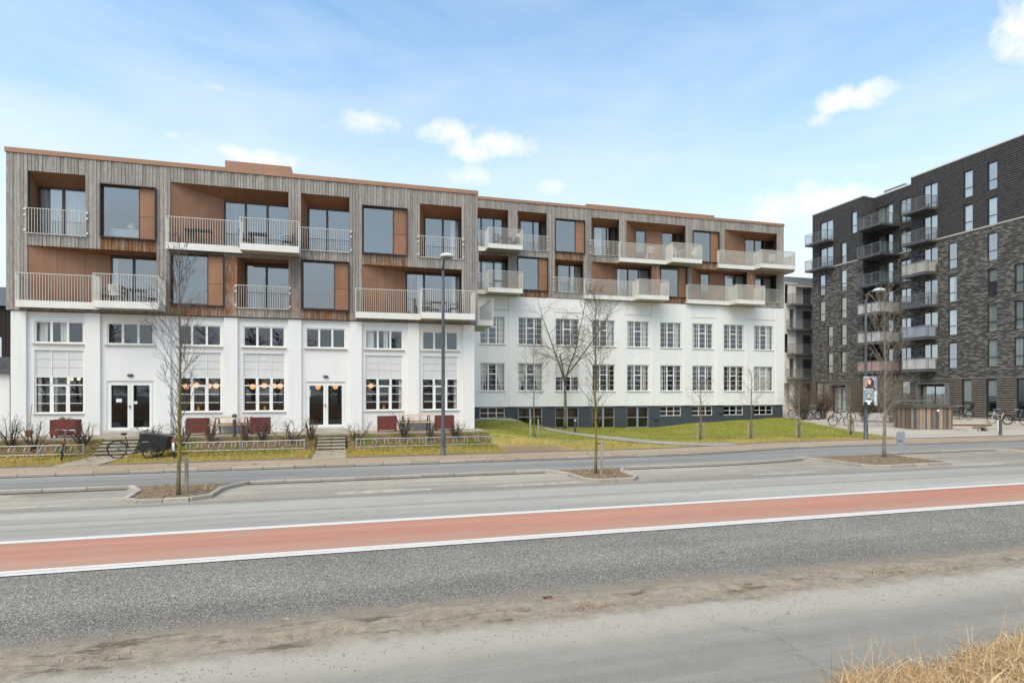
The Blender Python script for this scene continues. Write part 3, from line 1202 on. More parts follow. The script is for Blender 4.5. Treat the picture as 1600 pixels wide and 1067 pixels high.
mb.box(RX1 - 0.3, RX1 - 0.04, YR + 0.051, YR + 10, -0.6, 1.53)
mb.build('basement_wall', M['basement'], MAIN)
mb = MB()
mb.box(RX0, RX1, YR + 10, YR + 10.2, -0.6, 16.0)
mb.build('rear_wall', M['white_render'], MAIN)
mb = MB()
mb.box(RX0, RX1, YR + 0.2, YR + 10.1, 15.85, 16.0)
mb.build('roof', M['coping'], MAIN)
mb = MB()
mb.box(RX0, RX1 - 0.3, YR + 5.2, YR + 5.3, -0.5, 15.9)
for z in (-0.3, 1.62, 5.2, 9.2, 12.1):
    mb.box(RX0, RX1 - 0.3, YR + (0.25 if z < 9 else 1.1), YR + 5.2, z - 0.1, z)
for c in WR[:-1]:
    mb.box(c + 1.35, c + 1.47, YR + 0.25, YR + 5.2, -0.3, 9.1)
    mb.box(c + 1.35, c + 1.47, YR + 1.2, YR + 5.2, 9.2, 15.8)
mb.build('interior_wall', M['interior'], MAIN)

wk = random.Random(4)
for row, z0 in ((1, 5.98), (0, 2.66)):
    for i, c in enumerate(WR):
        w, h = 1.82, 1.95
        fb = outer(w, h, 0.05)
        xs = [0.05, 0.615, 1.205, w - 0.05]
        fb += [(xs[1] - 0.045, xs[1] + 0.045, 0.05, h - 0.05), (xs[2] - 0.045, xs[2] + 0.045, 0.05, h - 0.05)]
        zc = 1.20
        fb += [(xs[1] + 0.045, xs[2] - 0.045, zc - 0.04, zc + 0.04)]
        pn = [(xs[0], xs[1] - 0.045, 0.05, h - 0.05), (xs[2] + 0.045, xs[3], 0.05, h - 0.05), (xs[1] + 0.045, xs[2] - 0.045, 0.05, zc - 0.04), (xs[1] + 0.045, xs[2] - 0.045, zc + 0.04, h - 0.05)]

        def gb(mb):
            for k in range(1, 5):
                z = 0.05 + (h - 0.1) * k / 5
                mb.box(xs[0], xs[1] - 0.045, 0.01, 0.045, z - 0.011, z + 0.011)
                mb.box(xs[2] + 0.045, xs[3], 0.01, 0.045, z - 0.011, z + 0.011)
            for z in (0.42, 0.80, 1.55):
                mb.box(xs[1] + 0.045, xs[2] - 0.045, 0.01, 0.045, z - 0.011, z + 0.011)
            for s in (0, 2):
                x = xs[s] + 0.045 * (s == 2) + 0.13
                mb.box(x + (0.24 if s == 0 else 0), x + (0.26 if s == 0 else 0.02), 0.01, 0.045, 0.05, h - 0.05)
        ex = [('glazing_bars', cmesh(('glazing_bars', 'R'), gb, M['white_paint']), (0, 0, 0))]
        q = wk.random()
        if (row, i) in ((0, 0), (0, 1)):
            ex += [('curtain', curtain_mesh(0.62, 1.8, 41, -0.72), (0.06, 0.2, 0.08)), ('curtain', curtain_mesh(0.62, 1.8, 43, 0.72), (1.14, 0.2, 0.08))]
        elif (row, i) == (0, 8):
            ex += [('curtain', curtain_mesh(1.7, 1.8, 47), (0.06, 0.2, 0.08))]
        elif row == 1 and i in (0, 3, 4, 5, 8):
            ex += [('curtain', curtain_mesh(0.34, 1.8, 49 + i), (1.40, 0.2, 0.08))]
            if i in (4, 8):
                ex += [('curtain', curtain_mesh(0.3, 1.8, 52), (0.07, 0.2, 0.08))]
        elif q > 0.62:
            ex += [('curtain', curtain_mesh(0.30, 1.8, 45 + i), (wk.choice((0.07, 1.42)), 0.2, 0.08))]
        elif q > 0.4:
            ex += [('curtain', curtain_mesh(1.7, 0.8, 45 + i), (0.06, 0.2, 0.08))]
        if (row, i) == (0, 2):
            ex += [('infill_panel', panel_mesh(1.70, 0.9, 'blind_panel', name='infill_panel'), (0.06, -0.012, 1.0))]
        add_window(MAIN, (c - 0.91, YR + 0.08, z0), 'R', w, h, fb, pn, 'white_paint', 'glass_old', extra=ex, depth=0.06)
        mb = MB()
        mb.box(c - 0.96, c + 0.96, YR - 0.06, YR + 0.05, z0 - 0.055, z0 - 0.003)
        mb.build('window_sill', M['sill'], MAIN)
for c, z in BIG:
    w, h = 1.84, 1.46 - z
    fb = outer(w, h, 0.06) + [(w / 2 - 0.07, w / 2 + 0.07, 0.06, h - 0.06), (0.06, w / 2 - 0.07, h * 0.48, h * 0.48 + 0.05), (w / 2 + 0.07, w - 0.06, h * 0.48, h * 0.48 + 0.05)]
    pn = [(a, b, p, q) for a, b in ((0.06, w / 2 - 0.07), (w / 2 + 0.07, w - 0.06)) for p, q in ((0.06, h * 0.48), (h * 0.48 + 0.05, h - 0.06))]
    add_window(MAIN, (c - 0.92, YR + 0.11, z), 'B%.2f' % c, w, h, fb, pn, 'steel_frame', 'glass_dark', name='basement_window')
for c in SM:
    w, h = 1.82, 0.72
    fb = outer(w, h, 0.04) + [(w / 3 - 0.02, w / 3 + 0.02, 0.04, h - 0.04), (2 * w / 3 - 0.02, 2 * w / 3 + 0.02, 0.04, h - 0.04)]
    pn = []
    for k in range(3):
        a, b = w * k / 3 + (0.04 if k == 0 else 0.02), w * (k + 1) / 3 - (0.04 if k == 2 else 0.02)
        fb.append((a, b, h * 0.5 - 0.015, h * 0.5 + 0.015))
        pn += [(a, b, 0.04, h * 0.5 - 0.015), (a, b, h * 0.5 + 0.015, h - 0.04)]
    add_window(MAIN, (c - 0.91, YR + 0.11, 0.74), 'S', w, h, fb, pn, 'white_paint', 'glass_dark', name='basement_window')
for x in (22.3, 28.0):
    mb = MB()
    mb.lathe([(0.0, -0.09), (0.13, -0.07), (0.16, 0.0), (0.13, 0.08), (0.0, 0.1)], (x, YR + 0.02, 0.55 if x < 25 else 0.95), 10)
    mb.build('vent_cowl', M['basement'], MAIN)

fresh_r = [(14.08, 16.45, 12.2, 12.8, 1.0), (11.2, 13.6, 9.4, 9.9, 1.0), (22.6, 24.95, 9.4, 9.9, 1.0), (25.4, 27.85, 12.2, 12.8, 1.0), (14.0, 16.3, 9.4, 9.6, 0.4), (16.9, 19.2, 12.2, 12.4, 0.5), (31.1, 33.3, 9.4, 9.5, 0.5)]
timber_block(FR, YR, RX0 + 0.4, RX1, RZB, RZT, RECR, PICR, fresh_r)
mb = MB()
for a, b, c, d in ((21.93, 22.6, 9.9, 12.2), (30.46, 31.16, 9.45, 12.13), (33.25, 33.5, 9.45, 12.1)):
    n = 4
    for k in range(n):
        mb.att = 1.0 if b - a > 0.5 else 0.6
        w = (b - a) / n
        mb.box(a + k * w + 0.003, a + (k + 1) * w - 0.003, YR - 0.058 - 0.004 * (k % 2), YR - 0.04, c, d)
mb.build('timber_cladding', M['timber'], MAIN, kind='stuff')
add_recess(FR, 'R1', RECR['R1'])
add_recess(FR, 'R2', RECR['R2'])
add_recess(FR, 'R4', RECR['R4'], curtains=[(17.6, 18.2, 0)])
add_recess(FR, 'R5', RECR['R5'], posts_solid=[(21.90, 23.30)])
add_recess(FR, 'R7', RECR['R7'])
add_recess(FR, 'R8', RECR['R8'], curtains=[(9.9, 10.6, 0), (8.9, 9.2, 0)])
add_recess(FR, 'R10', RECR['R10'], curtains=[(15.7, 16.5, 0)])
add_recess(FR, 'R11', RECR['R11'], curtains=[(19.45, 19.75, 0), (21.4, 22.2, 0)])
add_recess(FR, 'R13', RECR['R13'], posts_solid=[(27.58, 28.98)], curtains=[(29.1, 30.0, 0), (30.1, 30.8, 0)])
add_recess(FR, 'R14', RECR['R14'], curtains=[(31.7, 32.5, 0), (32.8, 33.5, 0)])
for k, s in PICR.items():
    add_picture(FR, k, s)
juliet(FR, 11.24, 13.50, 12.75, 13.82)
juliet(FR, 16.90, 19.24, 12.75, 13.82)
juliet(FR, 14.02, 16.36, 9.88, 10.93)
juliet(FR, 31.14, 33.26, 9.80, 10.90)
SR, DR = -0.3, -1.3
BALS['R1'] = balcony(FR, [(6.5, -0.06), (6.5, SR), (8.83, SR), (8.83, DR), (11.27, DR), (11.27, -0.06)], 12.42, 13.80, pitch=0.08)
BALS['R8'] = balcony(FR, [(6.5, -0.06), (6.5, SR), (8.83, SR), (8.83, DR), (11.27, DR), (11.27, -0.06)], 9.42, 10.88, pitch=0.08)
BALS['R5'] = balcony(FR, [(19.14, -0.06), (19.14, SR), (22.95, SR), (22.95, DR), (25.44, DR), (25.44, -0.06)], 12.30, 13.73, pitch=0.08)
BALS['R7'] = balcony(FR, [(27.64, -0.06), (27.64, SR), (30.76, SR), (30.76, DR), (33.9, DR), (34.6, -0.3), (34.6, 2.0), (33.95, 2.0)], 12.32, 13.70, pitch=0.08)
BALS['R11'] = balcony(FR, [(16.33, -0.06), (16.33, SR), (20.15, SR), (20.15, DR), (22.61, DR), (22.61, -0.06)], 9.42, 10.86, pitch=0.08)
BALS['R13'] = balcony(FR, [(24.85, -0.06), (24.85, SR), (28.50, SR), (28.50, DR), (31.06, DR), (31.06, -0.06)], 9.42, 10.87, pitch=0.08)
# ------------------------------------------------------------------ ground materials
def ground_materials():
    # coarse aggregate asphalt of the near carriageway
    t = NT('aggregate_asphalt')
    p = t.xyz()
    cell = t.n('ShaderNodeTexVoronoi')
    cell.inputs['Scale'].default_value = 74
    t.put(cell.inputs['Vector'], t.pos())
    sc_ = t.n('ShaderNodeSeparateColor')
    t.put(sc_.inputs[0], cell.outputs['Color'])
    spec = sc_.outputs[0]
    stones = t.ramp(spec, [(0.0, lin(102, 98, 91)), (0.45, lin(126, 121, 113)), (0.72, lin(148, 142, 133)), (1.0, lin(192, 185, 174))])
    gap = t.step(cell.outputs['Distance'], 0.35, 0.75, 1.0, 0.55)
    base = t.scale(stones, gap)
    track = t.noise(0.55, 3, 0.5, t.mapped((0.05, 1.35, 1)))
    base = t.scale(base, t.step(track, 0.34, 0.66, 0.9, 1.2))
    patch = t.noise(0.6, 5, 0.6)
    base = t.scale(base, t.step(patch, 0.3, 0.7, 0.93, 1.06))
    edge = t.math('ADD', p[1], t.math('MULTIPLY', t.noise(1.6, 5), 0.7))
    base = t.mix(t.step(edge, 8.0, 7.1, 0, 0.92), base, t.scale(lin(140, 130, 116), t.step(t.noise(60, 4, 0.7), 0.3, 0.7, 0.85, 1.15)))
    t.color(base).rough(0.9, 0.25)
    t.bump(t.math('MULTIPLY', cell.outputs['Distance'], -1.0), 0.006, 0.8)
    M['road_near'] = t.mat

    # smoother, paler asphalt of the far lane with wheel tracks and old repairs
    def asphalt(name, c0, c1, fine, band, y0=None, dust=0.0):
        t = NT(name)
        p = t.xyz()
        n1 = t.noise(0.45, 5, 0.6, t.mapped((0.12, 1.0, 1)))
        n2 = t.noise(fine, 4, 0.7)
        n3 = t.noise(2.4, 6, 0.65)
        c = t.mix(t.step(n1, 0.34, 0.66), c0, c1)
        lanes = t.noise(1.0, 6, 0.7, t.mapped((0.045, 2.6, 1)))
        c = t.scale(c, t.step(lanes, 0.3, 0.7, 0.86, 1.1))
        stain = t.noise(0.9, 7, 0.7, t.mapped((0.35, 1.0, 1)))
        c = t.mix(t.step(stain, 0.56, 0.72, 0, 0.45), c, t.scale(c1, 0.72))
        pale = t.noise(0.7, 7, 0.72, t.mapped((0.25, 1.2, 1)))
        c = t.mix(t.step(pale, 0.58, 0.74, 0, 0.4), c, lin(204, 197, 187))
        c = t.scale(c, t.step(n2, 0.25, 0.75, 0.86, 1.12))
        c = t.scale(c, t.step(n3, 0.3, 0.72, 0.95, 1.04))
        if name == 'pale_asphalt':
            wob = t.math('ADD', p[1], t.math('MULTIPLY', t.noise(0.8, 5, 0.6, t.mapped((0.3, 1, 1))), 0.5))
            seam = t.math('MULTIPLY', t.step(wob, 14.95, 15.35), t.step(wob, 15.75, 15.5))
            c = t.mix(t.math('MULTIPLY', seam, 0.65), c, lin(122, 114, 103))
            trk = t.math('MULTIPLY', t.step(wob, 13.72, 13.86), t.step(wob, 14.1, 13.95))
            c = t.mix(t.math('MULTIPLY', trk, t.step(n3, 0.4, 0.6, 0.1, 0.5)), c, lin(128, 124, 116))
        if name == 'parking_asphalt':
            wob = t.math('ADD', p[1], t.math('MULTIPLY', t.noise(0.8, 5, 0.6, t.mapped((0.3, 1, 1))), 0.9))
            c = t.mix(t.step(wob, 16.4, 15.7, 0, 0.5), c, lin(124, 117, 107))
            blot = t.noise(0.5, 6, 0.7)
            c = t.mix(t.step(blot, 0.5, 0.68, 0, 0.6), c, lin(184, 172, 156))
        if name == 'path_asphalt':
            c = t.scale(c, t.step(t.noise(110, 2, 0.6), 0.35, 0.68, 0.76, 1.22))
        if dust:
            d = t.math('ADD', p[1], t.math('MULTIPLY', t.noise(1.1, 6, 0.65), 0.6))
            c = t.mix(t.step(d, y0, y0 + dust, 0, 0.95), c, t.scale(lin(168, 161, 149), t.step(t.noise(55, 6, 0.8), 0.3, 0.7, 0.9, 1.08)))
        crack = t.n('ShaderNodeTexVoronoi', feature='DISTANCE_TO_EDGE')
        crack.inputs['Scale'].default_value = 0.23
        wv = t.n('ShaderNodeVectorMath', operation='ADD')
        t.put(wv.inputs[0], t.pos())
        nv_ = t.n('ShaderNodeTexNoise')
        nv_.inputs['Scale'].default_value = 1.4
        nv_.inputs['Detail'].default_value = 5
        t.put(nv_.inputs['Vector'], t.pos())
        t.put(wv.inputs[1], nv_.outputs['Color'])
        t.put(crack.inputs['Vector'], wv.outputs[0])
        c = t.mix(t.step(crack.outputs['Distance'], 0.0035, 0.0008, 0, 0.28), c, lin(96, 92, 88))
        t.color(c).rough(0.88, 0.25).bump(n2, 0.004, 0.5)
        return t.mat
    M['road_far'] = asphalt('pale_asphalt', lin(156, 153, 145), lin(170, 167, 158), 60, True)
    M['parking'] = asphalt('parking_asphalt', lin(142, 135, 124), lin(170, 162, 149), 30, True)
    M['access'] = asphalt('grey_asphalt', lin(132, 131, 126), lin(147, 145, 139), 50, True)
    M['near_path'] = asphalt('path_asphalt', lin(138, 133, 124), lin(150, 145, 135), 55, True, 5.55, 0.75)
    M['strip'] = asphalt('edging_asphalt', lin(102, 100, 95), lin(120, 116, 109), 40, False)
    M['garden_path'] = asphalt('garden_path_asphalt', lin(150, 146, 139), lin(166, 161, 152), 40, False)
    M['plaza'] = asphalt('plaza_paving', lin(168, 160, 148), lin(188, 180, 168), 12, False)

    t = NT('red_cycle_asphalt')
    n1 = t.noise(0.5, 5, 0.6, t.mapped((0.1, 1.3, 1)))
    n2 = t.noise(70, 4, 0.7)
    p = t.xyz()
    c = t.mix(t.step(n1, 0.3, 0.7), lin(176, 122, 102), lin(186, 138, 118))
    c = t.scale(c, t.step(n2, 0.3, 0.7, 0.76, 1.2))
    c = t.scale(c, t.step(t.noise(1.0, 6, 0.7, t.mapped((0.04, 3.0, 1))), 0.3, 0.7, 0.86, 1.08))
    wear = t.math('ADD', p[1], t.math('MULTIPLY', t.noise(1.2, 6), 0.8))
    c = t.mix(t.step(wear, 11.5, 10.4, 0, 0.72), c, lin(172, 142, 126))
    c = t.mix(t.step(t.noise(1.6, 7, 0.75, t.mapped((0.4, 1, 1))), 0.5, 0.68, 0, 0.6), c, lin(166, 142, 127))
    t.color(c).rough(0.88, 0.25).bump(n2, 0.003, 0.5)
    M['red'] = t.mat

    t = NT('white_road_paint')
    n1 = t.noise(2.2, 6, 0.75, t.mapped((0.6, 9, 1)))
    n2 = t.noise(70, 3, 0.7)
    c = t.mix(t.step(n1, 0.5, 0.72, 0, 0.65), lin(216, 213, 205), lin(158, 150, 140))
    c = t.scale(c, t.step(n2, 0.3, 0.75, 0.92, 1.04))
    t.color(c).rough(0.75, 0.3)
    M['line'] = t.mat
    t = NT('faded_road_paint')
    n1 = t.noise(5, 6, 0.75)
    c = t.mix(t.step(n1, 0.42, 0.6, 0, 0.95), lin(206, 202, 196), lin(166, 161, 154))
    t.color(c).rough(0.85, 0.2)
    M['faded_line'] = t.mat

    t = NT('tan_paving')
    p = t.xyz()
    n1 = t.noise(0.5, 5, 0.6, t.mapped((0.2, 1, 1)))
    c = t.mix(t.step(n1, 0.3, 0.7), lin(156, 137, 114), lin(172, 154, 132))
    c = t.scale(c, t.step(t.noise(18, 4, 0.7), 0.25, 0.75, 0.86, 1.1))
    c = t.mix(t.step(t.noise(1.7, 6, 0.7), 0.58, 0.75, 0, 0.4), c, lin(150, 140, 126))
    t.color(c).rough(0.9, 0.2).bump(t.noise(40, 3), 0.003, 0.5)
    M['tan'] = t.mat

    t = NT('dry_dirt')
    p = t.xyz()
    n2 = t.noise(55, 6, 0.8)
    n4 = t.noise(7, 6, 0.7)
    c = t.mix(t.step(n4, 0.3, 0.7), lin(140, 129, 113), lin(166, 154, 137))
    c = t.scale(c, t.step(n2, 0.3, 0.72, 0.72, 1.18))
    clump = t.noise(2.1, 6, 0.72, t.mapped((0.45, 1.7, 1)))
    c = t.mix(t.step(clump, 0.54, 0.64, 0, 0.8), c, t.scale(lin(92, 81, 66), t.step(n2, 0.3, 0.7, 0.8, 1.15)))
    peb = t.voronoi(42)
    c = t.mix(t.step(peb, 0.14, 0.07, 0, 0.45), c, lin(186, 177, 164))
    wob = t.math('ADD', p[1], t.math('MULTIPLY', t.noise(1.1, 6, 0.65), 0.5))
    sand = t.scale(lin(168, 161, 149), t.step(n2, 0.3, 0.7, 0.9, 1.08))
    c = t.mix(t.step(wob, 6.62, 6.36), c, sand)
    c = t.mix(t.step(wob, 7.15, 7.35), c, t.scale(lin(140, 130, 116), t.step(n2, 0.3, 0.7, 0.85, 1.15)))
    t.color(c).rough(0.95, 0.15).bump(n2, 0.012, 0.7)
    M['dirt'] = t.mat

    t = NT('island_mulch')
    n2 = t.noise(14, 6, 0.75)
    c = t.ramp(n2, [(0.3, lin(84, 70, 56)), (0.5, lin(134, 116, 96)), (0.7, lin(166, 150, 128))])
    c = t.mix(t.step(t.noise(2.2, 4), 0.5, 0.7, 0, 0.5), c, lin(118, 110, 74))
    t.color(c).rough(0.95, 0.1).bump(n2, 0.04, 0.9)
    M['mulch'] = t.mat

    # lawn soil / turf under the blades
    t = NT('turf')
    n1 = t.noise(0.35, 6, 0.6)
    n2 = t.noise(9, 5, 0.7)
    p = t.xyz()
    green = t.ramp(n2, [(0.28, lin(94, 100, 42)), (0.5, lin(128, 132, 58)), (0.75, lin(160, 158, 82))])
    straw = t.ramp(n2, [(0.28, lin(128, 112, 62)), (0.5, lin(164, 144, 86)), (0.75, lin(188, 170, 114))])
    front = t.math('ADD', t.step(p[1], 24.5, 29.0, 0.22, -0.12), t.step(p[0], 10, 20, 0.06, -0.05))
    c = t.mix(t.step(t.math('ADD', n1, front), 0.46, 0.66), green, straw)
    bare = t.noise(0.8, 6, 0.65)
    mud = t.math('MULTIPLY', t.step(p[1], 26.3, 24.6), t.step(p[0], 9.6, 8.4))
    mud = t.math('MULTIPLY', mud, t.step(p[0], 3.4, 5.0))
    c = t.mix(t.math('MAXIMUM', t.step(bare, 0.66, 0.76, 0, 0.6), mud), c, lin(140, 120, 98))
    t.color(c).rough(0.95, 0.1).bump(n2, 0.03, 0.8)
    M['turf'] = t.mat

    t = NT('bed_soil')
    p = t.xyz()
    n2 = t.noise(8, 6, 0.72)
    soil = t.ramp(n2, [(0.3, lin(70, 58, 44)), (0.52, lin(112, 94, 72)), (0.72, lin(150, 130, 102))])
    grass = t.ramp(n2, [(0.28, lin(104, 92, 40)), (0.5, lin(148, 130, 62)), (0.72, lin(176, 158, 96))])
    moss = t.mix(t.step(t.noise(0.9, 5), 0.5, 0.62, 0, 0.8), soil, lin(98, 100, 42))
    yy = t.math('ADD', p[1], t.math('MULTIPLY', t.noise(1.3, 5), 0.9))
    c = t.mix(t.step(yy, 26.5, 27.1), grass, moss)
    t.color(c).rough(0.95, 0.1).bump(n2, 0.04, 0.9)
    M['bed'] = t.mat

    t = NT('terrace_slab')
    n1 = t.noise(1.2, 5, 0.65)
    c = t.mix(t.step(n1, 0.3, 0.7), lin(146, 137, 120), lin(170, 161, 144))
    c = t.scale(c, t.step(t.noise(22, 5, 0.7), 0.25, 0.75, 0.86, 1.1))
    c = t.mix(t.step(t.noise(2.6, 6, 0.7), 0.56, 0.7, 0, 0.4), c, lin(126, 120, 92))
    t.color(c).rough(0.9, 0.2).bump(t.noise(40, 4), 0.004, 0.5)
    M['slab'] = t.mat

    t = NT('granite_kerb')
    n1 = t.noise(40, 4, 0.7)
    c = t.ramp(n1, [(0.3, lin(144, 136, 125)), (0.55, lin(182, 174, 162)), (0.75, lin(202, 194, 182))])
    oi = t.n('ShaderNodeObjectInfo').outputs['Random']
    c = t.scale(c, t.step(oi, 0, 1, 0.86, 1.06))
    c = t.mix(t.step(t.noise(1.3, 5, 0.7), 0.55, 0.75, 0, 0.5), c, lin(140, 128, 112))
    t.color(c).rough(0.85, 0.25).bump(n1, 0.005, 0.6)
    M['kerb'] = t.mat

    def blades(name, a, b, c_):
        t = NT(name)
        i = t.island()
        n1 = t.noise(0.4, 5)
        p = t.xyz()
        col = t.ramp(i, [(0.0, a), (0.5, b), (1.0, c_)])
        t.color(col).rough(0.8, 0.2)
        return t.mat
    M['blade_green'] = blades('green_grass_blade', lin(92, 102, 36), lin(132, 138, 54), lin(170, 166, 82))
    M['blade_straw'] = blades('straw_grass_blade', lin(142, 122, 68), lin(174, 152, 92), lin(198, 178, 122))
    M['blade_dry'] = blades('dry_grass_blade', lin(160, 124, 86), lin(204, 170, 124), lin(232, 208, 166))
    M['leaf'] = blades('fallen_leaf', lin(112, 80, 46), lin(158, 124, 78), lin(196, 170, 128))


ground_materials()


def sstep(a, b, x):
    t = min(1.0, max(0.0, (x - a) / (b - a)))
    return t * t * (3 - 2 * t)


def bend(x):
    """the access road and the footpath swing gently away beyond the third tree island"""
    return 1.3 * sstep(12, 22, x)


XL, XR_ = -60.0, 90.0


def strip_mesh(ya, yb, za, zb=None, x0=XL, x1=XR_, step=1.0, bent=False):
    mb = MB()
    zb = za if zb is None else zb
    n = max(1, int((x1 - x0) / step))
    prev = None
    for k in range(n + 1):
        x = x0 + (x1 - x0) * k / n
        o = bend(x) if bent else 0.0
        fa = ya(x) if callable(ya) else ya + o
        fb = yb(x) if callable(yb) else yb + o
        i = mb.add(((x, fa, za), (x, fb, zb)))
        if prev is not None:
            mb.face(prev, i, i + 1, prev + 1)
        prev = i
    return mb


mb = MB()
mb.quad((-700, -400, -0.75), (700, -400, -0.75), (700, 900, -0.75), (-700, 900, -0.75))
structure(mb.build('ground', M['strip']))
structure(strip_mesh(3.2, 6.5, 0.0).build('near_path', M['near_path']))
structure(strip_mesh(6.5, 10.0, -0.01).build('road', M['road_near']))
structure(strip_mesh(10.0, 12.08, 0.0).build('cycle_lane', M['red']))
structure(strip_mesh(12.08, 15.4, 0.0).build('road', M['road_far']))
structure(strip_mesh(15.4, lambda x: 17.86 + bend(x), 0.0).build('parking_bay', M['parking']))
structure(strip_mesh(lambda x: 17.86 + bend(x), lambda x: 21.18 + bend(x), 0.0).build('access_road', M['access']))
structure(strip_mesh(21.18, 22.9, 0.09, bent=True).build('footpath', M['tan']))
structure(strip_mesh(22.9, 23.35, 0.088, bent=True).build('footpath_edging', M['strip']))
structure(strip_mesh(9.86, 10.14, 0.005).build('road_marking', M['line']))
structure(strip_mesh(11.95, 12.16, 0.005).build('road_marking', M['line']))
structure(strip_mesh(9.995, 10.012, 0.008).build('road_marking_groove', M['faded_line']))
# dashed marks of the parking bay and the cycle side of the footpath
for k, x in enumerate(np.arange(-13, 34, 4.2)):
    if -7 < x < -3 or 5 < x < 8.5 or 15.5 < x < 20:
        continue
    structure(strip_mesh(15.52, 15.64, 0.005, x0=float(x), x1=float(x) + 2.4).build('bay_marking', M['faded_line']))
for x in np.arange(-14, 30, 0.9):
    structure(strip_mesh(22.05, 22.11, 0.095, x0=float(x), x1=float(x) + 0.36, step=0.36, bent=True).build('path_marking', M['faded_line']))

# the gritty verge between the carriageway and the near path
mb = MB()
nx, ny = 1000, 30
x0, x1, y0, y1 = -16.0, 26.0, 5.85, 7.35
rows = []
for j in range(ny + 1):
    v = j / ny
    row = []
    for i in range(nx + 1):
        x = x0 + (x1 - x0) * i / nx
        y = y0 + (y1 - y0) * v
        prof = math.sin(math.pi * v)
        e = mnoise.fractal(Vector((x * 0.7, y * 1.6, 0.3)), 0.7, 2.1, 5)
        f_ = mnoise.fractal(Vector((x * 4.0, y * 5.0, 4.3)), 0.7, 2.1, 3)
        g_ = mnoise.fractal(Vector((x * 13.0, y * 13.0, 9.1)), 0.7, 2.1, 2)
        rut = -0.018 * math.exp(-((v - 0.45 - 0.04 * e) / 0.07) ** 2)
        z = -0.035 + 0.07 * prof ** 0.8 + 0.025 * e + 0.02 * f_ + 0.01 * g_ + rut
        if 0.24 < v < 0.78:
            z = max(z, 0.004)
        row.append((x, y, z))
    rows.append(mb.add(row))
for j in range(ny):
    for i in range(nx):
        mb.face(rows[j] + i, rows[j] + i + 1, rows[j + 1] + i + 1, rows[j + 1] + i)
structure(mb.build('dirt_verge', M['dirt'], smooth=True))
# loose grit along both edges of the verge
gm = MB()
rg = random.Random(31)
for k in range(5200):
    x = rg.uniform(-9, 15)
    y = (rg.gauss(6.12, 0.22) if rg.random() < 0.6 else rg.gauss(7.05, 0.16)) if rg.random() < 0.85 else rg.uniform(4.6, 7.4)
    s_ = rg.uniform(0.004, 0.014) * (1.6 if rg.random() < 0.06 else 1)
    a = rg.uniform(0, 6.28)
    i = gm.add([(x + s_ * math.cos(a + q * 2.1), y + s_ * math.sin(a + q * 2.1), 0.0) for q in range(3)] + [(x, y, s_ * 0.9 + 0.004)])
    for q in range(3):
        gm.face(i + q, i + (q + 1) % 3, i + 3)
M['grit'] = plain('loose_grit', lin(150, 140, 126), 0.95, 0.35, 40)
og = gm.build('loose_grit', M['grit'], kind='stuff')
VERGE_READY = True
tag(og, 'loose grit and small stones along the gritty verge', 'grit')


# ------------------------------------------------------------------ terrain by the buildings
BASE = [(6.0, 0.80), (10.4, 0.76), (11.6, 0.30), (14.2, -0.02), (21.6, -0.12), (26.5, 0.19), (30.0, 0.34), (33.7, 0.50), (52, 0.45)]


def base_z(x):
    if x <= BASE[0][0]:
        return BASE[0][1]
    for (a, za), (b, zb) in zip(BASE, BASE[1:]):
        if x <= b:
            return za + (zb - za) * sstep(a, b, x)
    return BASE[-1][1]


def bed_z(y):
    return 0.085 + 0.05 * sstep(23.4, 26.0, y) + 0.50 * sstep(26.2, 27.5, y)


def terrain(x, y):
    y_ = y - bend(x)
    zl = 0.085 + (base_z(x) - 0.085) * sstep(23.3, 39.6, y)
    w = sstep(6.0, 10.5, x)
    z = bed_z(y) * (1 - w) + zl * w
    z += 0.02 * mnoise.noise(Vector((x * 0.7, y * 0.7, 1.0))) * sstep(23.4, 24.6, y_)
    return z


def sheet(name, mat, xf0, xf1, ya, yb, nx, ny, dz=0.0, smooth=True, zf=terrain):
    mb = MB()
    rows = []
    for j in range(ny + 1):
        y = ya + (yb - ya) * j / ny
        row = []
        for i in range(nx + 1):
            a, b = xf0(y), xf1(y)
            x = a + (b - a) * i / nx
            yy = y + bend(x) * (1 - j / ny)
            row.append((x, yy, zf(x, yy) + dz))
        rows.append(mb.add(row))
    for j in range(ny):
        for i in range(nx):
            mb.face(rows[j] + i, rows[j] + i + 1, rows[j + 1] + i + 1, rows[j + 1] + i)
    return structure(mb.build(name, mat, smooth=smooth))


STEPS = [(-9.85, -8.50), (-1.55, -0.36)]


def bed_cut(x, y):
    z = terrain(x, y)
    for a, b in STEPS:
        if a - 0.02 < x < b + 0.02:
            z -= 0.25
    return z


def lawn_edge(y):
    return 28.7 + (33.9 - 28.7) * min(1, max(0, (y - 24.0) / 15.6))


sheet('planting_bed', M['bed'], lambda y: -30.0, lambda y: 6.3, 23.3, 27.6, 360, 30, zf=bed_cut)
sheet('lawn', M['turf'], lambda y: 6.3, lawn_edge, 23.3, 39.75, 150, 84)
sheet('plaza', M['plaza'], lawn_edge, lambda y: 60.0, 23.3, 60.0, 60, 72, dz=0.0)
mb = MB()
mb.box(-30, 6.3, 27.45, 29.58, 0.3, 0.70)
structure(mb.build('terrace', M['slab']))
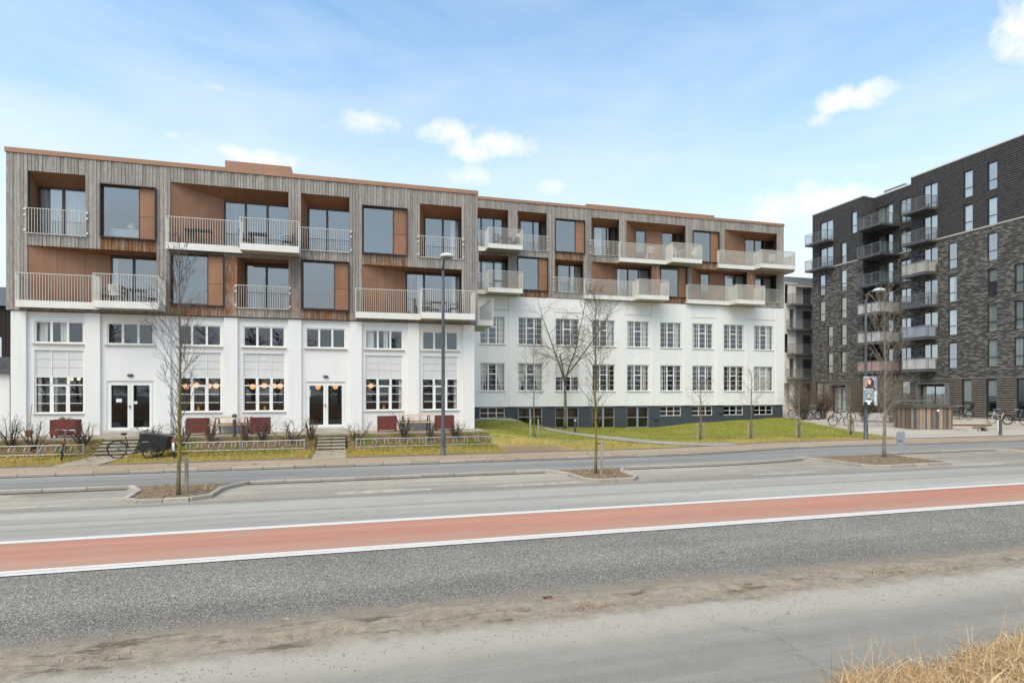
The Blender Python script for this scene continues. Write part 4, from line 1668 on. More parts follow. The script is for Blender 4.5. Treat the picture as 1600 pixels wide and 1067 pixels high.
# the lawn beside the left block and under the return wall
# garden path curving down from the terrace level to the footpath
PATH = [(6.6, 38.7), (8.6, 38.6), (10.4, 37.2), (11.6, 35.0), (12.6, 31.8), (13.6, 28.6), (14.6, 25.9), (15.9, 24.4), (17.8, 23.9)]
mb = MB()
prev = None
pp = []
for k in range(len(PATH) - 1):
    for s in range(10):
        t = s / 10
        p0, p1, p2, p3 = PATH[max(k - 1, 0)], PATH[k], PATH[k + 1], PATH[min(k + 2, len(PATH) - 1)]
        pp.append(tuple(0.5 * (2 * p1[c] + (p2[c] - p0[c]) * t + (2 * p0[c] - 5 * p1[c] + 4 * p2[c] - p3[c]) * t * t + (3 * p1[c] - p0[c] - 3 * p2[c] + p3[c]) * t ** 3) for c in (0, 1)))
for k, (x, y) in enumerate(pp):
    a, b = pp[max(k - 1, 0)], pp[min(k + 1, len(pp) - 1)]
    d = Vector((b[0] - a[0], b[1] - a[1])).normalized()
    w = 0.75
    pts = []
    for s in (-1, -0.5, 0, 0.5, 1):
        px_, py_ = x - d.y * w * s, y + d.x * w * s
        pts.append((px_, py_, max(terrain(px_, py_), 0.086) + 0.014))
    i = mb.add(pts)
    if prev is not None:
        for q in range(4):
            mb.face(prev + q, prev + q + 1, i + q + 1, i + q)
    prev = i
structure(mb.build('garden_path', M['garden_path'], smooth=True))

# kerbs: one stone per piece
KS = MB()
KS.bbox(0, 0.985, 0, 0.15, -0.05, 0.0, 0.012)


def kerb_run(name, pts, z, h=0.085, stone=1.0, width=0.11):
    root = bpy.data.objects.new(name, None)
    COL.objects.link(root)
    root['kind'] = 'structure'
    cum = [0.0]
    for a, b in zip(pts, pts[1:]):
        cum.append(cum[-1] + math.hypot(b[0] - a[0], b[1] - a[1]))

    def at(s):
        for k in range(len(pts) - 1):
            if s <= cum[k + 1] or k == len(pts) - 2:
                t = (s - cum[k]) / max(1e-6, cum[k + 1] - cum[k])
                return Vector((pts[k][0] + (pts[k + 1][0] - pts[k][0]) * t, pts[k][1] + (pts[k + 1][1] - pts[k][1]) * t, 0))
    n = max(1, round(cum[-1] / stone))
    L = cum[-1] / n
    key = ('kerb_stone', round(L, 2), h, width)

    def fill(mb):
        mb.bbox(0, L - 0.012, -width / 2, width / 2, -0.08, h, 0.014)
    me = cmesh(key, fill, M['kerb'])
    rr = random.Random(len(pts) * 7 + int(cum[-1] * 10))
    for k in range(n):
        a, b = at(k * L), at((k + 1) * L)
        o = link('kerb_stone', me, root, loc=(a.x, a.y, z + rr.uniform(-0.006, 0.006)))
        d = b - a
        o.rotation_euler = (rr.uniform(-0.015, 0.015), rr.uniform(-0.004, 0.004), math.atan2(d.y, d.x) + rr.uniform(-0.004, 0.004))
    return root


def pline(x0, x1, y, n=40):
    return [(x0 + (x1 - x0) * k / n, y + bend(x0 + (x1 - x0) * k / n)) for k in range(n + 1)]


kerb_run('footpath_kerb', pline(-22, 48, 21.18), 0.0)
M['gutter'] = plain('gutter_grime', lin(66, 60, 54), 0.95, 0.3, 6)  # dark tone of the strips along the kerbs and of the grate frame
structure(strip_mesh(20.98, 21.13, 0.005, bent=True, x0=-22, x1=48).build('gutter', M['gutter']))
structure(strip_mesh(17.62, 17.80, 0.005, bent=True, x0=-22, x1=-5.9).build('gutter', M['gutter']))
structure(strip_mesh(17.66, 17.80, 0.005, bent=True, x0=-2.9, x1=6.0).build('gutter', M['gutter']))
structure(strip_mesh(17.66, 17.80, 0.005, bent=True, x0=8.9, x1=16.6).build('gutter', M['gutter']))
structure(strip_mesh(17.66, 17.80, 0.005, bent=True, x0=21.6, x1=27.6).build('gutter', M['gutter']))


def island_outline(xa, xb, yf=15.45, yb=17.86):
    """kerb leaves the bay line, swings round the front of the tree pit and returns"""
    pts = []
    for k in range(7):
        t = k / 6
        pts.append((xa - 0.55 + 0.5 * sstep(0, 1, t), yb - 0.9 * t))
    r = 0.35
    for k in range(7):
        a = math.pi + math.pi / 2 * k / 6
        pts.append((xa + r + r * math.cos(a), yf + r + r * math.sin(a)))
    for k in range(7):
        a = -math.pi / 2 + math.pi / 2 * k / 6
        pts.append((xb - r + r * math.cos(a), yf + r + r * math.sin(a)))
    for k in range(7):
        t = 1 - k / 6
        pts.append((xb + 0.55 - 0.5 * sstep(0, 1, t), yb - 0.9 * t))
    return pts


ISL = [(-5.3, -3.45, 0.0), (6.55, 8.25, 0.0), (17.2, 20.9, 0.35), (28.2, 33.0, 1.2)]
last = -22.0
for xa, xb, sh in ISL:
    yb = 17.86 + bend((xa + xb) / 2)
    oa, ob = xa - 0.55, xb + 0.55
    kerb_run('bay_kerb', pline(last, oa, 17.86, 30), 0.0)
    kerb_run('island_kerb', island_outline(xa, xb, 15.45 + sh, yb), 0.0, 0.10, 0.55, 0.12)
    kerb_run('island_back_kerb', [(oa + 0.1, yb), (ob - 0.1, yb)], -0.06, 0.08, 0.9, 0.12)
    # soil of the tree pit
    out = island_outline(xa + 0.05, xb - 0.05, 15.5 + sh, yb - 0.06)
    cx, cy = (xa + xb) / 2, (15.45 + sh + yb) / 2
    mb = MB()
    rings = []
    for t in (1.0, 0.85, 0.65, 0.4, 0.15):
        ring = []
        for px_, py_ in out:
            x, y = cx + (px_ - cx) * t, cy + (py_ - cy) * t
            z = 0.06 + 0.07 * (1 - t) + 0.03 * mnoise.noise(Vector((x * 3, y * 3, 2)))
            ring.append((x, y, z))
        rings.append(mb.add(ring))
    n = len(out)
    for r0, r1 in zip(rings, rings[1:]):
        for k in range(n):
            mb.face(r0 + k, r0 + (k + 1) % n, r1 + (k + 1) % n, r1 + k)
    mb.face(*(rings[-1] + k for k in range(n)))
    structure(mb.build('tree_pit', M['mulch'], smooth=True))
    last = ob
kerb_run('bay_kerb', pline(last, 48, 17.86, 30), 0.0)

M['riser'] = plain('grimy_riser', lin(128, 121, 102), 0.9, 0.25, 5)
# steps up to the terrace and the slab paths before them
for a, b in STEPS:
    root = bpy.data.objects.new('steps', None)
    COL.objects.link(root)
    tag(root, 'weathered concrete steps up to the terrace ' + ('behind the black cargo trike' if a < -5 else 'between the two bike racks in mid-building'), 'steps')
    n = 5
    for k in range(n):
        mb = MB()
        y0_ = 26.1 + k * 0.27
        z1_ = 0.10 + (k + 1) * 0.12
        half = (a + b) / 2
        for xa, xb in ((a, half - 0.003), (half + 0.003, b)):
            mbx = MB()
            mbx.bbox(xa, xb, y0_ - 0.03, y0_ + (0.33 if k < n - 1 else 0.5), z1_ - 0.05, z1_, 0.01)
            mbx.build('tread', M['slab'], root)
            mbx = MB()
            mbx.box(xa + 0.01, xb - 0.01, y0_ + 0.02, y0_ + 0.3, z1_ - 0.115 - 0.2 * (k > 0), z1_ - 0.051)
            mbx.build('riser', M['riser'], root)
    root2 = bpy.data.objects.new('paved_path', None)
    COL.objects.link(root2)
    root2['kind'] = 'structure'
    key = ('paving_slab', 0)
    sw, sd = (b - a) / 2 - 0.01, 0.445
    me = cmesh(key, lambda mb: mb.bbox(0, sw, 0, sd, -0.3, 0, 0.008), M['slab'])
    for j in range(7):
        for i in range(2):
            link('paving_slab', me, root2, loc=(a + i * (b - a) / 2, 22.93 + j * 0.453, 0.105 + 0.004 * ((i + j) % 3)))

# ------------------------------------------------------------------ dark brick block on the right
DARK = thing('brick_building', 'tall dark brick apartment block with glass-fronted balconies at the right', 'building', (50, 40, 0.4), world_parts=True)
ZR = [4.60 + 2.88 * (5 - r) for r in range(6)]
SB = 1.57
YA0, YA1, YB0, YB1 = 20.0, 41.87, 47.1, 53.8
FD = lambda u, d, z: (50 + d, u, z)
FE = lambda u, d, z: (50 + SB + d, u, z)
wins = []      # (frame, y0, y1, z0, z1, kind)
HR = 2.22


def add(face, y0_, y1_, rows, h=HR, kind='w'):
    for r in rows:
        wins.append((face, y0_, y1_, ZR[r] + 0.0, ZR[r] + h, kind))


add('A', 31.9, 33.2, (3, 4, 5))
add('A', 34.42, 35.16, range(6))
add('A', 36.32, 37.08, (0, 1))
add('A', 37.65, 38.39, (2, 3, 4, 5))
add('A', 39.34, 40.65, range(6), 2.25, 'd')
add('A', 28.0, 28.8, range(6))
add('A', 25.0, 26.2, range(6))
add('E', 43.2, 44.3, range(6), 2.25)
add('E', 45.1, 46.9, range(6), 2.25, 'd')
add('A', 47.85, 48.56, (0,))
add('A', 49.16, 49.89, (1, 2, 3, 4, 5))
add('A', 50.95, 51.67, (4, 5))
add('A', 50.9, 52.7, (0, 1), 2.25, 'd')
add('A', 52.0, 52.8, (2, 3))
for y0_, y1_ in ((36.4, 37.2), (34.45, 35.25), (32.0, 33.0), (28.0, 28.9), (25.0, 26.0)):
    wins.append(('A', y0_, y1_, 0.6, 3.6, 'g'))
wins.append(('E', 43.3, 44.2, 0.6, 3.6, 'g'))
wins.append(('A', 51.3, 53.3, 0.6, 3.6, 'g'))
wins.append(('A', 38.35, 40.9, 0.45, 3.1, 'e'))
wins.append(('A', 48.8, 50.9, 0.45, 3.1, 'e'))
hA = [w[1:5] for w in wins if w[0] == 'A']
hE = [w[1:5] for w in wins if w[0] == 'E']
ZS, ZT = 16.08, 22.45


def band(z0_, z1_, mat, name):
    mb = MB()
    clipz = lambda hs: [(a, b, max(c, z0_), min(d, z1_)) for a, b, c, d in hs if c < z1_ and d > z0_]
    wall_holes(mb, FD, YA0, YA1, z0_, z1_, [h for h in clipz(hA) if h[1] < YA1 + 0.1], 0.0, 0.14)
    wall_holes(mb, FD, YB0, YB1, z0_, z1_, [h for h in clipz(hA) if h[0] > YB0 - 0.1], 0.0, 0.14)
    wall_holes(mb, FE, YA1 - 0.2, YB0 + 0.2, z0_, z1_, clipz(hE), 0.0, 0.14)
    mb.quad((50, YB0, z0_), (50 + SB, YB0, z0_), (50 + SB, YB0, z1_), (50, YB0, z1_))
    mb.quad((50, YA1, z0_), (50 + SB, YA1, z0_), (50 + SB, YA1, z1_), (50, YA1, z1_))
    mb.quad((50, YB1, z0_), (62, YB1, z0_), (62, YB1, z1_), (50, YB1, z1_))
    mb.quad((50, YA0, z0_), (62, YA0, z0_), (62, YA0, z1_), (50, YA0, z1_))
    mb.quad((62, YA0, z0_), (62, YB1, z0_), (62, YB1, z1_), (62, YA0, z1_))
    return mb.build(name, mat, DARK)


band(0.2, 3.75, M['dark_joint'], 'ground_storey_wall')
band(3.75, ZS, M['dark_brick'], 'wall')
band(ZS, ZT, M['black_brick'], 'upper_wall')


def ribs(z0_, z1_, pitch, hgt, mat, proud):
    mb = MB()
    z = z0_
    while z < z1_:
        for fn, ya, yb, hs in ((FD, YA0, YA1, hA), (FD, YB0, YB1, hA), (FE, YA1, YB0, hE)):
            cuts = sorted([(a, b) for a, b, c, d in hs if c < z + hgt and d > z and a > ya - 0.1 and b < yb + 0.1])
            u = ya
            for a, b in cuts:
                if a > u:
                    mb.fbox(fn, u, a - 0.003, -proud, 0.02, z, z + hgt)
                u = max(u, b)
            if yb > u:
                mb.fbox(fn, u, yb - 0.003, -proud, 0.02, z, z + hgt)
        z += pitch
    mb.build('brick_courses', mat, DARK, kind='stuff')


ribs(0.25, 3.72, 0.19, 0.10, M['grey_rib'], 0.05)
ribs(ZS + 0.14, ZT - 0.1, 0.19, 0.11, M['black_rib'], 0.035)
for fn, ya, yb in ((FD, YA0, YA1), (FE, YA1, YB0), (FD, YB0, YB1)):
    mb = MB()
    mb.fbox(fn, ya - 0.04, yb + 0.04, -0.05, 0.6, ZT, ZT + 0.14)
    mb.build('roof_edge', M['roof_cap'], DARK)
    mb = MB()
    mb.fbox(fn, ya, yb - 0.01, -0.035, 0.02, ZS - 0.02, ZS + 0.10)
    mb.build('string_course', M['concrete'], DARK)
mb = MB()
mb.box(52.1, 61.8, YA0, YB1, ZT - 0.3, ZT - 0.2)
mb.build('roof', M['dark_metal'], DARK)
mb = MB()
mb.box(53.5, 56, 48.0, 51.0, ZT - 0.2, ZT + 0.75)
mb.build('roof_hatch', M['grey_metal'], DARK)
mb = MB()
mb.box(51.9, 53.0, 44.2, 46.4, ZT - 0.2, ZT + 0.5)
mb.build('roof_hatch', M['grey_metal'], DARK)

wr = random.Random(12)
for face, y0_, y1_, z0_, z1_, kind in wins:
    fn = FD if face == 'A' else FE
    w, h = y1_ - y0_, z1_ - z0_
    fb = outer(w, h, 0.05)
    pn = []
    if kind in ('w', 'g'):
        zm = h * 0.36
        fb.append((0.05, w - 0.05, zm - 0.03, zm + 0.03))
        cols = [(0.05, w - 0.05)] if w < 1.0 else [(0.05, w / 2 - 0.03), (w / 2 + 0.03, w - 0.05)]
        if w >= 1.0:
            fb.append((w / 2 - 0.03, w / 2 + 0.03, 0.05, h - 0.05))
        for a, b in cols:
            pn += [(a, b, 0.05, zm - 0.03), (a, b, zm + 0.03, h - 0.05)]
    else:
        fb.append((w / 2 - 0.04, w / 2 + 0.04, 0.05, h - 0.05))
        pn += [(0.05, w / 2 - 0.04, 0.05, h - 0.05), (w / 2 + 0.04, w - 0.05, 0.05, h - 0.05)]
    ex = []
    q = wr.random()
    if q < 0.62:
        ex.append(('curtain', curtain_mesh(w * wr.choice((0.45, 0.9, 0.9)), h - 0.12, int(q * 40)), (0.06, 0.09, 0.06)))
    elif q < 0.8:
        ex.append(('blind', curtain_mesh(w - 0.12, h * 0.4, 60 + int(q * 10)), (0.06, 0.09, h * 0.55)))
    p = fn(y1_, 0.07, z0_)
    # local x runs towards -Y on this wall
    add_window(DARK, p, 'D%s%.2f_%.2f' % (kind, w, h), w, h, fb, pn, 'black_frame', 'glass_green', extra=ex, rotz=R(-90), name='window' if kind != 'e' else 'entrance')
    if kind == 'e':
        mb = MB()
        for a, b, c, d in ((y0_ - 0.10, y0_ - 0.02, 0.4, z1_ + 0.2), (y1_ + 0.02, y1_ + 0.10, 0.4, z1_ + 0.2), (y0_ - 0.10, y1_ + 0.10, z1_ + 0.2, z1_ + 0.28)):
            mb.fbox(fn, a, b, -0.5, 0.05, c, d)
        mb.build('entrance_surround', M['grey_metal'], DARK)
# rooms
mb = MB()
mb.box(51.5 + SB, 51.6 + SB, YA0, YB1, 0.3, 22)
for z in [0.4] + [zr - 0.15 for zr in ZR]:
    mb.box(50.16, 51.5 + SB, YA0, YA1 - 0.05, z - 0.1, z)
    mb.box(50.16 + SB, 51.5 + SB, YA1, YB0, z - 0.1, z)
    mb.box(50.16, 51.5 + SB, YB0 + 0.05, YB1 - 0.05, z - 0.1, z)
for y in (27.0, 30, 33.8, 35.8, 39.0, 42.0, 44.7, 47.2, 48.9, 50.4):
    mb.box(50.16 + (SB if 41.9 < y < 47.15 else 0), 51.5 + SB, y - 0.05, y + 0.05, 0.4, 22)
mb.build('interior_wall', M['interior'], DARK)


def dark_balcony(y0_, y1_, x_out, x_in, z, screen=None):
    P = lambda x, y, zz: (x, y, zz)
    mb = MB()
    mb.box(x_out, x_in - 0.005, y0_, y1_, z - 0.18, z)
    o = mb.build('balcony', M['dark_metal'], DARK)
    rb = MB()
    zt = z + 1.05
    path = [(x_in, y0_ + 0.03), (x_out + 0.03, y0_ + 0.03), (x_out + 0.03, y1_ - 0.03), (x_in, y1_ - 0.03)]
    for a, b in zip(path, path[1:]):
        rb.bar((*a, zt), (*b, zt), 0.05, 0.035)
        rb.bar((*a, z + 0.08), (*b, z + 0.08), 0.03, 0.02)
        L = math.hypot(b[0] - a[0], b[1] - a[1])
        n = int(L / 0.115)
        for k in range(n + 1):
            t = k / n
            x, y = a[0] + (b[0] - a[0]) * t, a[1] + (b[1] - a[1]) * t
            big = k % 8 == 0
            rb.box(x - (0.02 if big else 0.007), x + (0.02 if big else 0.007), y - (0.02 if big else 0.007), y + (0.02 if big else 0.007), z, zt)
    rb.build('railing', M['grey_metal'], o)
    if screen:
        mb = MB()
        n = max(3, int((y1_ - y0_) / 0.5))
        for k in range(n):
            a = y0_ + 0.06 + (y1_ - y0_ - 0.12) * k / n
            b = y0_ + 0.06 + (y1_ - y0_ - 0.12) * (k + 1) / n
            s = 0.02 * math.sin(k * 2.1)
            mb.quad((x_out + 0.07, a, z + 0.1), (x_out + 0.07, b - 0.015, z + 0.1), (x_out + 0.07 + s, b - 0.015, zt - 0.05), (x_out + 0.07 + s, a, zt - 0.05))
        mb.quad((x_out + 0.07, y0_ + 0.07, z + 0.1), (x_in - 0.1, y0_ + 0.07, z + 0.1), (x_in - 0.1, y0_ + 0.07, zt - 0.05), (x_out + 0.07, y0_ + 0.07, zt - 0.05))
        mb.build('screen', M[screen], o)


M['screen_white'] = plain('white_privacy_screen', lin(226, 225, 222), 0.8, 0.06, 3)
M['screen_blue'] = plain('bluish_privacy_screen', lin(178, 184, 202), 0.8, 0.08, 5)
M['screen_pink'] = plain('faded_red_privacy_screen', lin(208, 168, 166), 0.8, 0.12, 2)
M['screen_beige'] = plain('beige_privacy_screen', lin(206, 200, 188), 0.8, 0.1, 4)
SCR = {(0, 2): 'screen_beige', (0, 4): 'screen_blue', (0, 5): 'screen_white', (1, 3): 'screen_white', (1, 4): 'screen_white', (1, 5): 'screen_pink'}
for r in range(6):
    dark_balcony(39.4, 41.8, 48.75, 50, ZR[r] - 0.05, SCR.get((0, r)))
    dark_balcony(44.3, 47.0, 49.1, 50 + SB, ZR[r] - 0.05, SCR.get((1, r)))
    if r < 2:
        dark_balcony(50.7, 53.6, 48.75, 50, ZR[r] - 0.05)

# ------------------------------------------------------------------ pale brick block in the gap
PALE = thing('pale_building', 'pale brick apartment block with stacked balconies in the gap between the two larger buildings', 'building', (48, 58, 0.5), world_parts=True)
FP = lambda u, d, z: (u, 57.0 + d, z)
FQ = lambda u, d, z: (u, 57.9 + d, z)
ph1, ph2 = [], []
for k in range(5):
    z = 1.4 + 2.9 * k
    if k:
        ph1 += [(46.3, 47.1, z, z + 2.2), (49.7, 50.3, z, z + 2.2)] if k % 2 else [(47.2, 48.0, z, z + 2.2), (49.0, 49.5, z, z + 2.2)]
    ph2.append((52.4, 53.6, z - 0.6 * (k == 0), z + 2.2))
mb = MB()
wall_holes(mb, FP, 40, 50.6, 3.6, 15.3, ph1, 0, 0.15)
mb.quad((50.6, 57, 3.6), (50.6, 57.9, 3.6), (50.6, 57.9, 15.3), (50.6, 57, 15.3))
wall_holes(mb, FQ, 50.6, 60, 0.3, 15.3, ph2, 0, 0.15)
wall_holes(mb, FQ, 40, 50.6, 0.3, 3.6, [(46.0, 47.6, 0.5, 3.2)], 0, 0.15)
mb.quad((40, 57, 3.6), (50.6, 57, 3.6), (50.6, 57.9, 3.6), (40, 57.9, 3.6))
mb.box(40, 60, 66, 66.2, 0.3, 15.3)
mb.box(40, 60, 57.2, 66, 15.1, 15.25)
mb.build('wall', M['pale_brick'], PALE)
mb = MB()
mb.box(40, 50.7, 56.9, 57.2, 15.3, 15.45)
mb.build('roof_edge', M['roof_cap'], PALE)
mb = MB()
mb.box(50.0, 60, 58.9, 63, 15.2, 16.6)
mb.build('roof_box', M['grey_metal'], PALE)
for x in (50.2, 46.4):
    mb = MB()
    mb.box(x - 0.2, x + 0.2, 57.05, 57.45, 0.3, 3.6)
    mb.build('column', M['pale_brick'], PALE)
for a, b, c, d in ph1:
    add_window(PALE, (a, 57.07, c), 'P', b - a, d - c, outer(b - a, d - c, 0.05) + [(0.05, b - a - 0.05, 0.75, 0.8)], [(0.05, b - a - 0.05, 0.05, 0.75), (0.05, b - a - 0.05, 0.8, d - c - 0.05)], 'black_frame', 'glass_dark')
for a, b, c, d in ph2:
    add_window(PALE, (a, 57.97, c), 'Q%.2f' % (d - c), b - a, d - c, outer(b - a, d - c, 0.05), [(0.05, b - a - 0.05, 0.05, d - c - 0.05)], 'black_frame', 'glass_dark')
mb = MB()
mb.box(40, 60, 60.5, 60.6, 0.3, 15)
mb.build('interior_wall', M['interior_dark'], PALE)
for k in range(1, 5):
    z = 1.4 + 2.9 * k - 0.1
    mb = MB()
    mb.box(49.2, 54.0, 56.2, 57.85, z - 0.2, z)
    o = mb.build('balcony', M['grey_metal'], PALE)
    rb = MB()
    rb.bar((49.2, 56.03, z + 1.05), (54, 56.03, z + 1.05), 0.05, 0.04)
    rb.bar((49.23, 56.0, z + 1.05), (49.23, 56.95, z + 1.05), 0.05, 0.04)
    for q in range(42):
        x = 49.2 + 4.8 * q / 41
        rb.box(x - 0.009, x + 0.009, 56.02, 56.04, z, z + 1.05)
    for q in range(8):
        y = 56 + 0.95 * q / 7
        rb.box(49.22, 49.24, y - 0.009, y + 0.009, z, z + 1.05)
    rb.build('railing', M['grey_metal'], o)

# ------------------------------------------------------------------ low annexe and dark timber house at the far left
ANN = thing('annex', 'low white annex with dark flat roof at the left edge of the white building', 'building', (-18, 30, 0.6), world_parts=True)
mb = MB()
wall_holes(mb, lambda u, d, z: (u, 30.1 + d, z), -26, -14.3, 0.4, 3.42, [(-16.3, -14.95, 0.75, 2.85)], 0, 0.12)
mb.box(-26, -25.8, 30.1, 36, 0.4, 3.42)
mb.box(-26, -14.3, 36, 36.2, 0.4, 3.42)
mb.build('wall', M['white_brick'], ANN)
mb = MB()
mb.box(-26.1, -14.32, 29.9, 36.2, 3.43, 3.62)
mb.build('roof', M['dark_metal'], ANN)
mb = MB()
for k in range(24):
    z = 0.78 + k * 0.086
    mb.quad((-16.28, 30.13, z), (-14.97, 30.13, z), (-14.97, 30.19, z + 0.075), (-16.28, 30.19, z + 0.075))
mb.box(-16.3, -14.95, 30.2, 30.23, 0.75, 2.85)
mb.build('louvred_door', M['steel_frame'], ANN)
mb = MB()
mb.tube([(-14.42, 30.0, 3.4), (-14.42, 30.0, 0.72)], 0.045, 8)
mb.build('downpipe', M['dark_metal'], ANN)
mb = MB()
mb.box(-17.0, -14.6, 30.4, 31.4, 3.63, 4.15)
tag(mb.build('roof_planter', M['dark_metal']), 'dark metal planter on the low annex roof', 'planter')
HSE = thing('timber_house', 'dark weathered timber house behind the low annex at the left edge', 'building', (-22, 38, 0), world_parts=True)
mb = MB()
FH = lambda u, d, z: (u, 37.0 + d, z)
hh = [(-19.8, -18.2, 3.9, 5.6)]
cladding(mb, FH, -30, -17.0, 0.2, 7.2, hh, 0.0, w=0.16)
for k in range(40):
    y = 37.05 + k * 0.16
    mb.box(-17.03, -17.0, y, y + 0.155, 0.2, 7.2)
mb.build('timber_cladding', M['timber_dark'] if 'timber_dark' in M else M['backing'], HSE, kind='stuff')
mb = MB()
wall_holes(mb, FH, -29.9, -17.05, 0.2, 7.2, hh, 0.06, 0.2)
mb.build('wall', M['backing'], HSE)
mb = MB()
mb.poly([(-30.2, 36.8, 7.2), (-16.8, 36.8, 7.2), (-16.8, 40.2, 8.7), (-30.2, 40.2, 8.7)])
mb.poly([(-30.2, 43.6, 7.2), (-16.8, 43.6, 7.2), (-16.8, 40.2, 8.7), (-30.2, 40.2, 8.7)])
mb.poly([(-17.0, 37, 7.2), (-17.0, 43.4, 7.2), (-17.0, 40.2, 8.6)])
mb.build('roof', M['dark_metal'], HSE)
add_window(HSE, (-19.8, 37.1, 3.9), 'H', 1.6, 1.7, outer(1.6, 1.7, 0.06) + [(0.77, 0.83, 0.06, 1.64)], [(0.06, 0.77, 0.06, 1.64), (0.83, 1.54, 0.06, 1.64)], 'black_frame', 'glass_dark')
# ------------------------------------------------------------------ materials of the smaller things
def small_materials():
    t = NT('young_bark')
    p = t.xyz()
    n = t.noise(6, 5, 0.65, t.mapped((1, 1, 0.25)))
    c = t.ramp(n, [(0.3, lin(92, 84, 70)), (0.55, lin(128, 118, 100)), (0.75, lin(150, 142, 124))])
    M['bark'] = t.color(c).rough(0.9, 0.15).bump(n, 0.004, 0.6).mat
    t = NT('lichen_bark')
    p = t.xyz()
    n = t.noise(4, 5, 0.65, t.mapped((1, 1, 0.3)))
    c = t.ramp(n, [(0.3, lin(88, 82, 62)), (0.55, lin(120, 112, 84)), (0.75, lin(142, 134, 108))])
    li = t.math('MULTIPLY', t.step(p[2], 0.7, 1.2), t.step(p[2], 3.2, 2.4))
    c = t.mix(t.math('MULTIPLY', li, t.step(n, 0.25, 0.5, 0.25, 0.75)), c, lin(134, 120, 40))
    M['lichen'] = t.color(c).rough(0.9, 0.15).bump(n, 0.004, 0.6).mat
    M['twig'] = plain('twig_bark', lin(100, 89, 78), 0.9, 0.2, 4)
    M['twig_grey'] = plain('grey_twig', lin(134, 125, 112), 0.9, 0.2, 4)
    M['twig_red'] = plain('reddish_twig', lin(106, 82, 68), 0.9, 0.2, 4)
    M['twig_dark'] = plain('dark_twig', lin(76, 65, 57), 0.9, 0.2, 4)
    M['twig_straw'] = plain('straw_stem', lin(160, 130, 96), 0.9, 0.2, 6)
    t = NT('grey_stake')
    n = t.noise(5, 5, 0.6, t.mapped((3, 3, 0.4)))
    M['stake'] = t.color(t.ramp(n, [(0.3, lin(128, 120, 106)), (0.7, lin(172, 164, 148))])).rough(0.9).mat
    t = NT('green_stake')
    n = t.noise(5, 5, 0.6, t.mapped((3, 3, 0.4)))
    M['stake_green'] = t.color(t.ramp(n, [(0.3, lin(132, 134, 110)), (0.7, lin(172, 172, 144))])).rough(0.9).mat
    t = NT('red_planter_board')
    n = t.noise(6, 6, 0.7)
    M['planter_red'] = t.color(t.ramp(n, [(0.25, lin(84, 40, 36)), (0.55, lin(116, 56, 50)), (0.8, lin(142, 84, 72))])).rough(0.75).bump(n, 0.004, 0.5).mat
    t = NT('table_wood')
    n = t.noise(3, 5, 0.6, t.mapped((0.5, 6, 6)))
    M['table_wood'] = t.color(t.ramp(n, [(0.3, lin(186, 152, 122)), (0.7, lin(220, 192, 164))])).rough(0.7).mat
    M['galv'] = plain('galvanised_steel', lin(176, 178, 178), 0.42, 0.12, 8, metal=0.35)
    M['lamp_grey'] = plain('lamp_post_paint', lin(74, 78, 84), 0.5, 0.08, 2)
    M['lamp_head'] = plain('lamp_head_glass', lin(214, 217, 214), 0.3, 0.03, 2)
    M['black'] = plain('black_plastic', lin(32, 32, 33), 0.5, 0.1, 4)
    M['tyre'] = plain('tyre_rubber', lin(38, 38, 38), 0.85, 0.15, 20)
    M['chrome'] = plain('bare_alloy', lin(196, 197, 198), 0.3, 0.08, 10, metal=0.6)
    M['bike_black'] = plain('black_bike_paint', lin(38, 40, 42), 0.35, 0.05)
    M['bike_grey'] = plain('grey_bike_paint', lin(112, 118, 124), 0.35, 0.05)
    M['bike_pale'] = plain('pale_blue_bike_paint', lin(196, 212, 216), 0.35, 0.05)
    M['bike_white'] = plain('white_bike_paint', lin(222, 222, 220), 0.35, 0.05)
    M['bike_green'] = plain('dark_green_bike_paint', lin(58, 74, 66), 0.35, 0.05)
    M['red_plastic'] = plain('red_reflector', lin(206, 34, 30), 0.35, 0.05)
    M['saddle_brown'] = plain('brown_saddle', lin(140, 84, 70), 0.6, 0.1)
    t = NT('enclosure_board')
    isl = t.n('ShaderNodeObjectInfo').outputs['Random']
    n = t.noise(5, 5, 0.6, t.mapped((4, 4, 0.5)))
    c = t.ramp(isl, [(0.0, lin(92, 80, 68)), (0.4, lin(142, 126, 108)), (0.7, lin(172, 156, 136)), (1.0, lin(128, 98, 76))])
    M['enc_board'] = t.color(t.scale(c, t.step(n, 0.3, 0.7, 0.8, 1.12))).rough(0.85).mat
    t = NT('mossy_roof')
    n = t.noise(3, 6, 0.7)
    M['moss_roof'] = t.color(t.ramp(n, [(0.35, lin(70, 66, 62)), (0.55, lin(96, 92, 60)), (0.75, lin(122, 118, 52))])).rough(0.9).mat
    M['rust'] = plain('rusted_steel', lin(118, 74, 48), 0.85, 0.25, 5)
    M['terracotta'] = plain('dead_leaf_heap', lin(156, 106, 70), 0.9, 0.3, 12)
    M['vase'] = plain('yellow_vase', lin(214, 158, 50), 0.4, 0.05)
    M['petal'] = plain('orange_petal', lin(246, 142, 64), 0.6, 0.15, 20)
    M['leaf_green'] = plain('houseplant_leaf', lin(92, 110, 66), 0.6, 0.2, 10)
    M['cloth_blue'] = plain('blue_tarp', lin(40, 96, 186), 0.6, 0.1)
    M['chair_dark'] = plain('dark_rattan', lin(62, 60, 60), 0.7, 0.15, 20)
    M['chair_white'] = plain('white_plastic', lin(232, 231, 228), 0.5, 0.04)

    def glow(name, c, s):
        t = NT(name)
        t.color(c)
        t.b.inputs['Emission Color'].default_value = (*c, 1)
        t.b.inputs['Emission Strength'].default_value = s
        return t.mat
    M['globe'] = glow('warm_lit_globe', lin(240, 160, 86), 0.85)
    M['bulb'] = glow('lit_bulb', lin(255, 222, 160), 2.2)


small_materials()


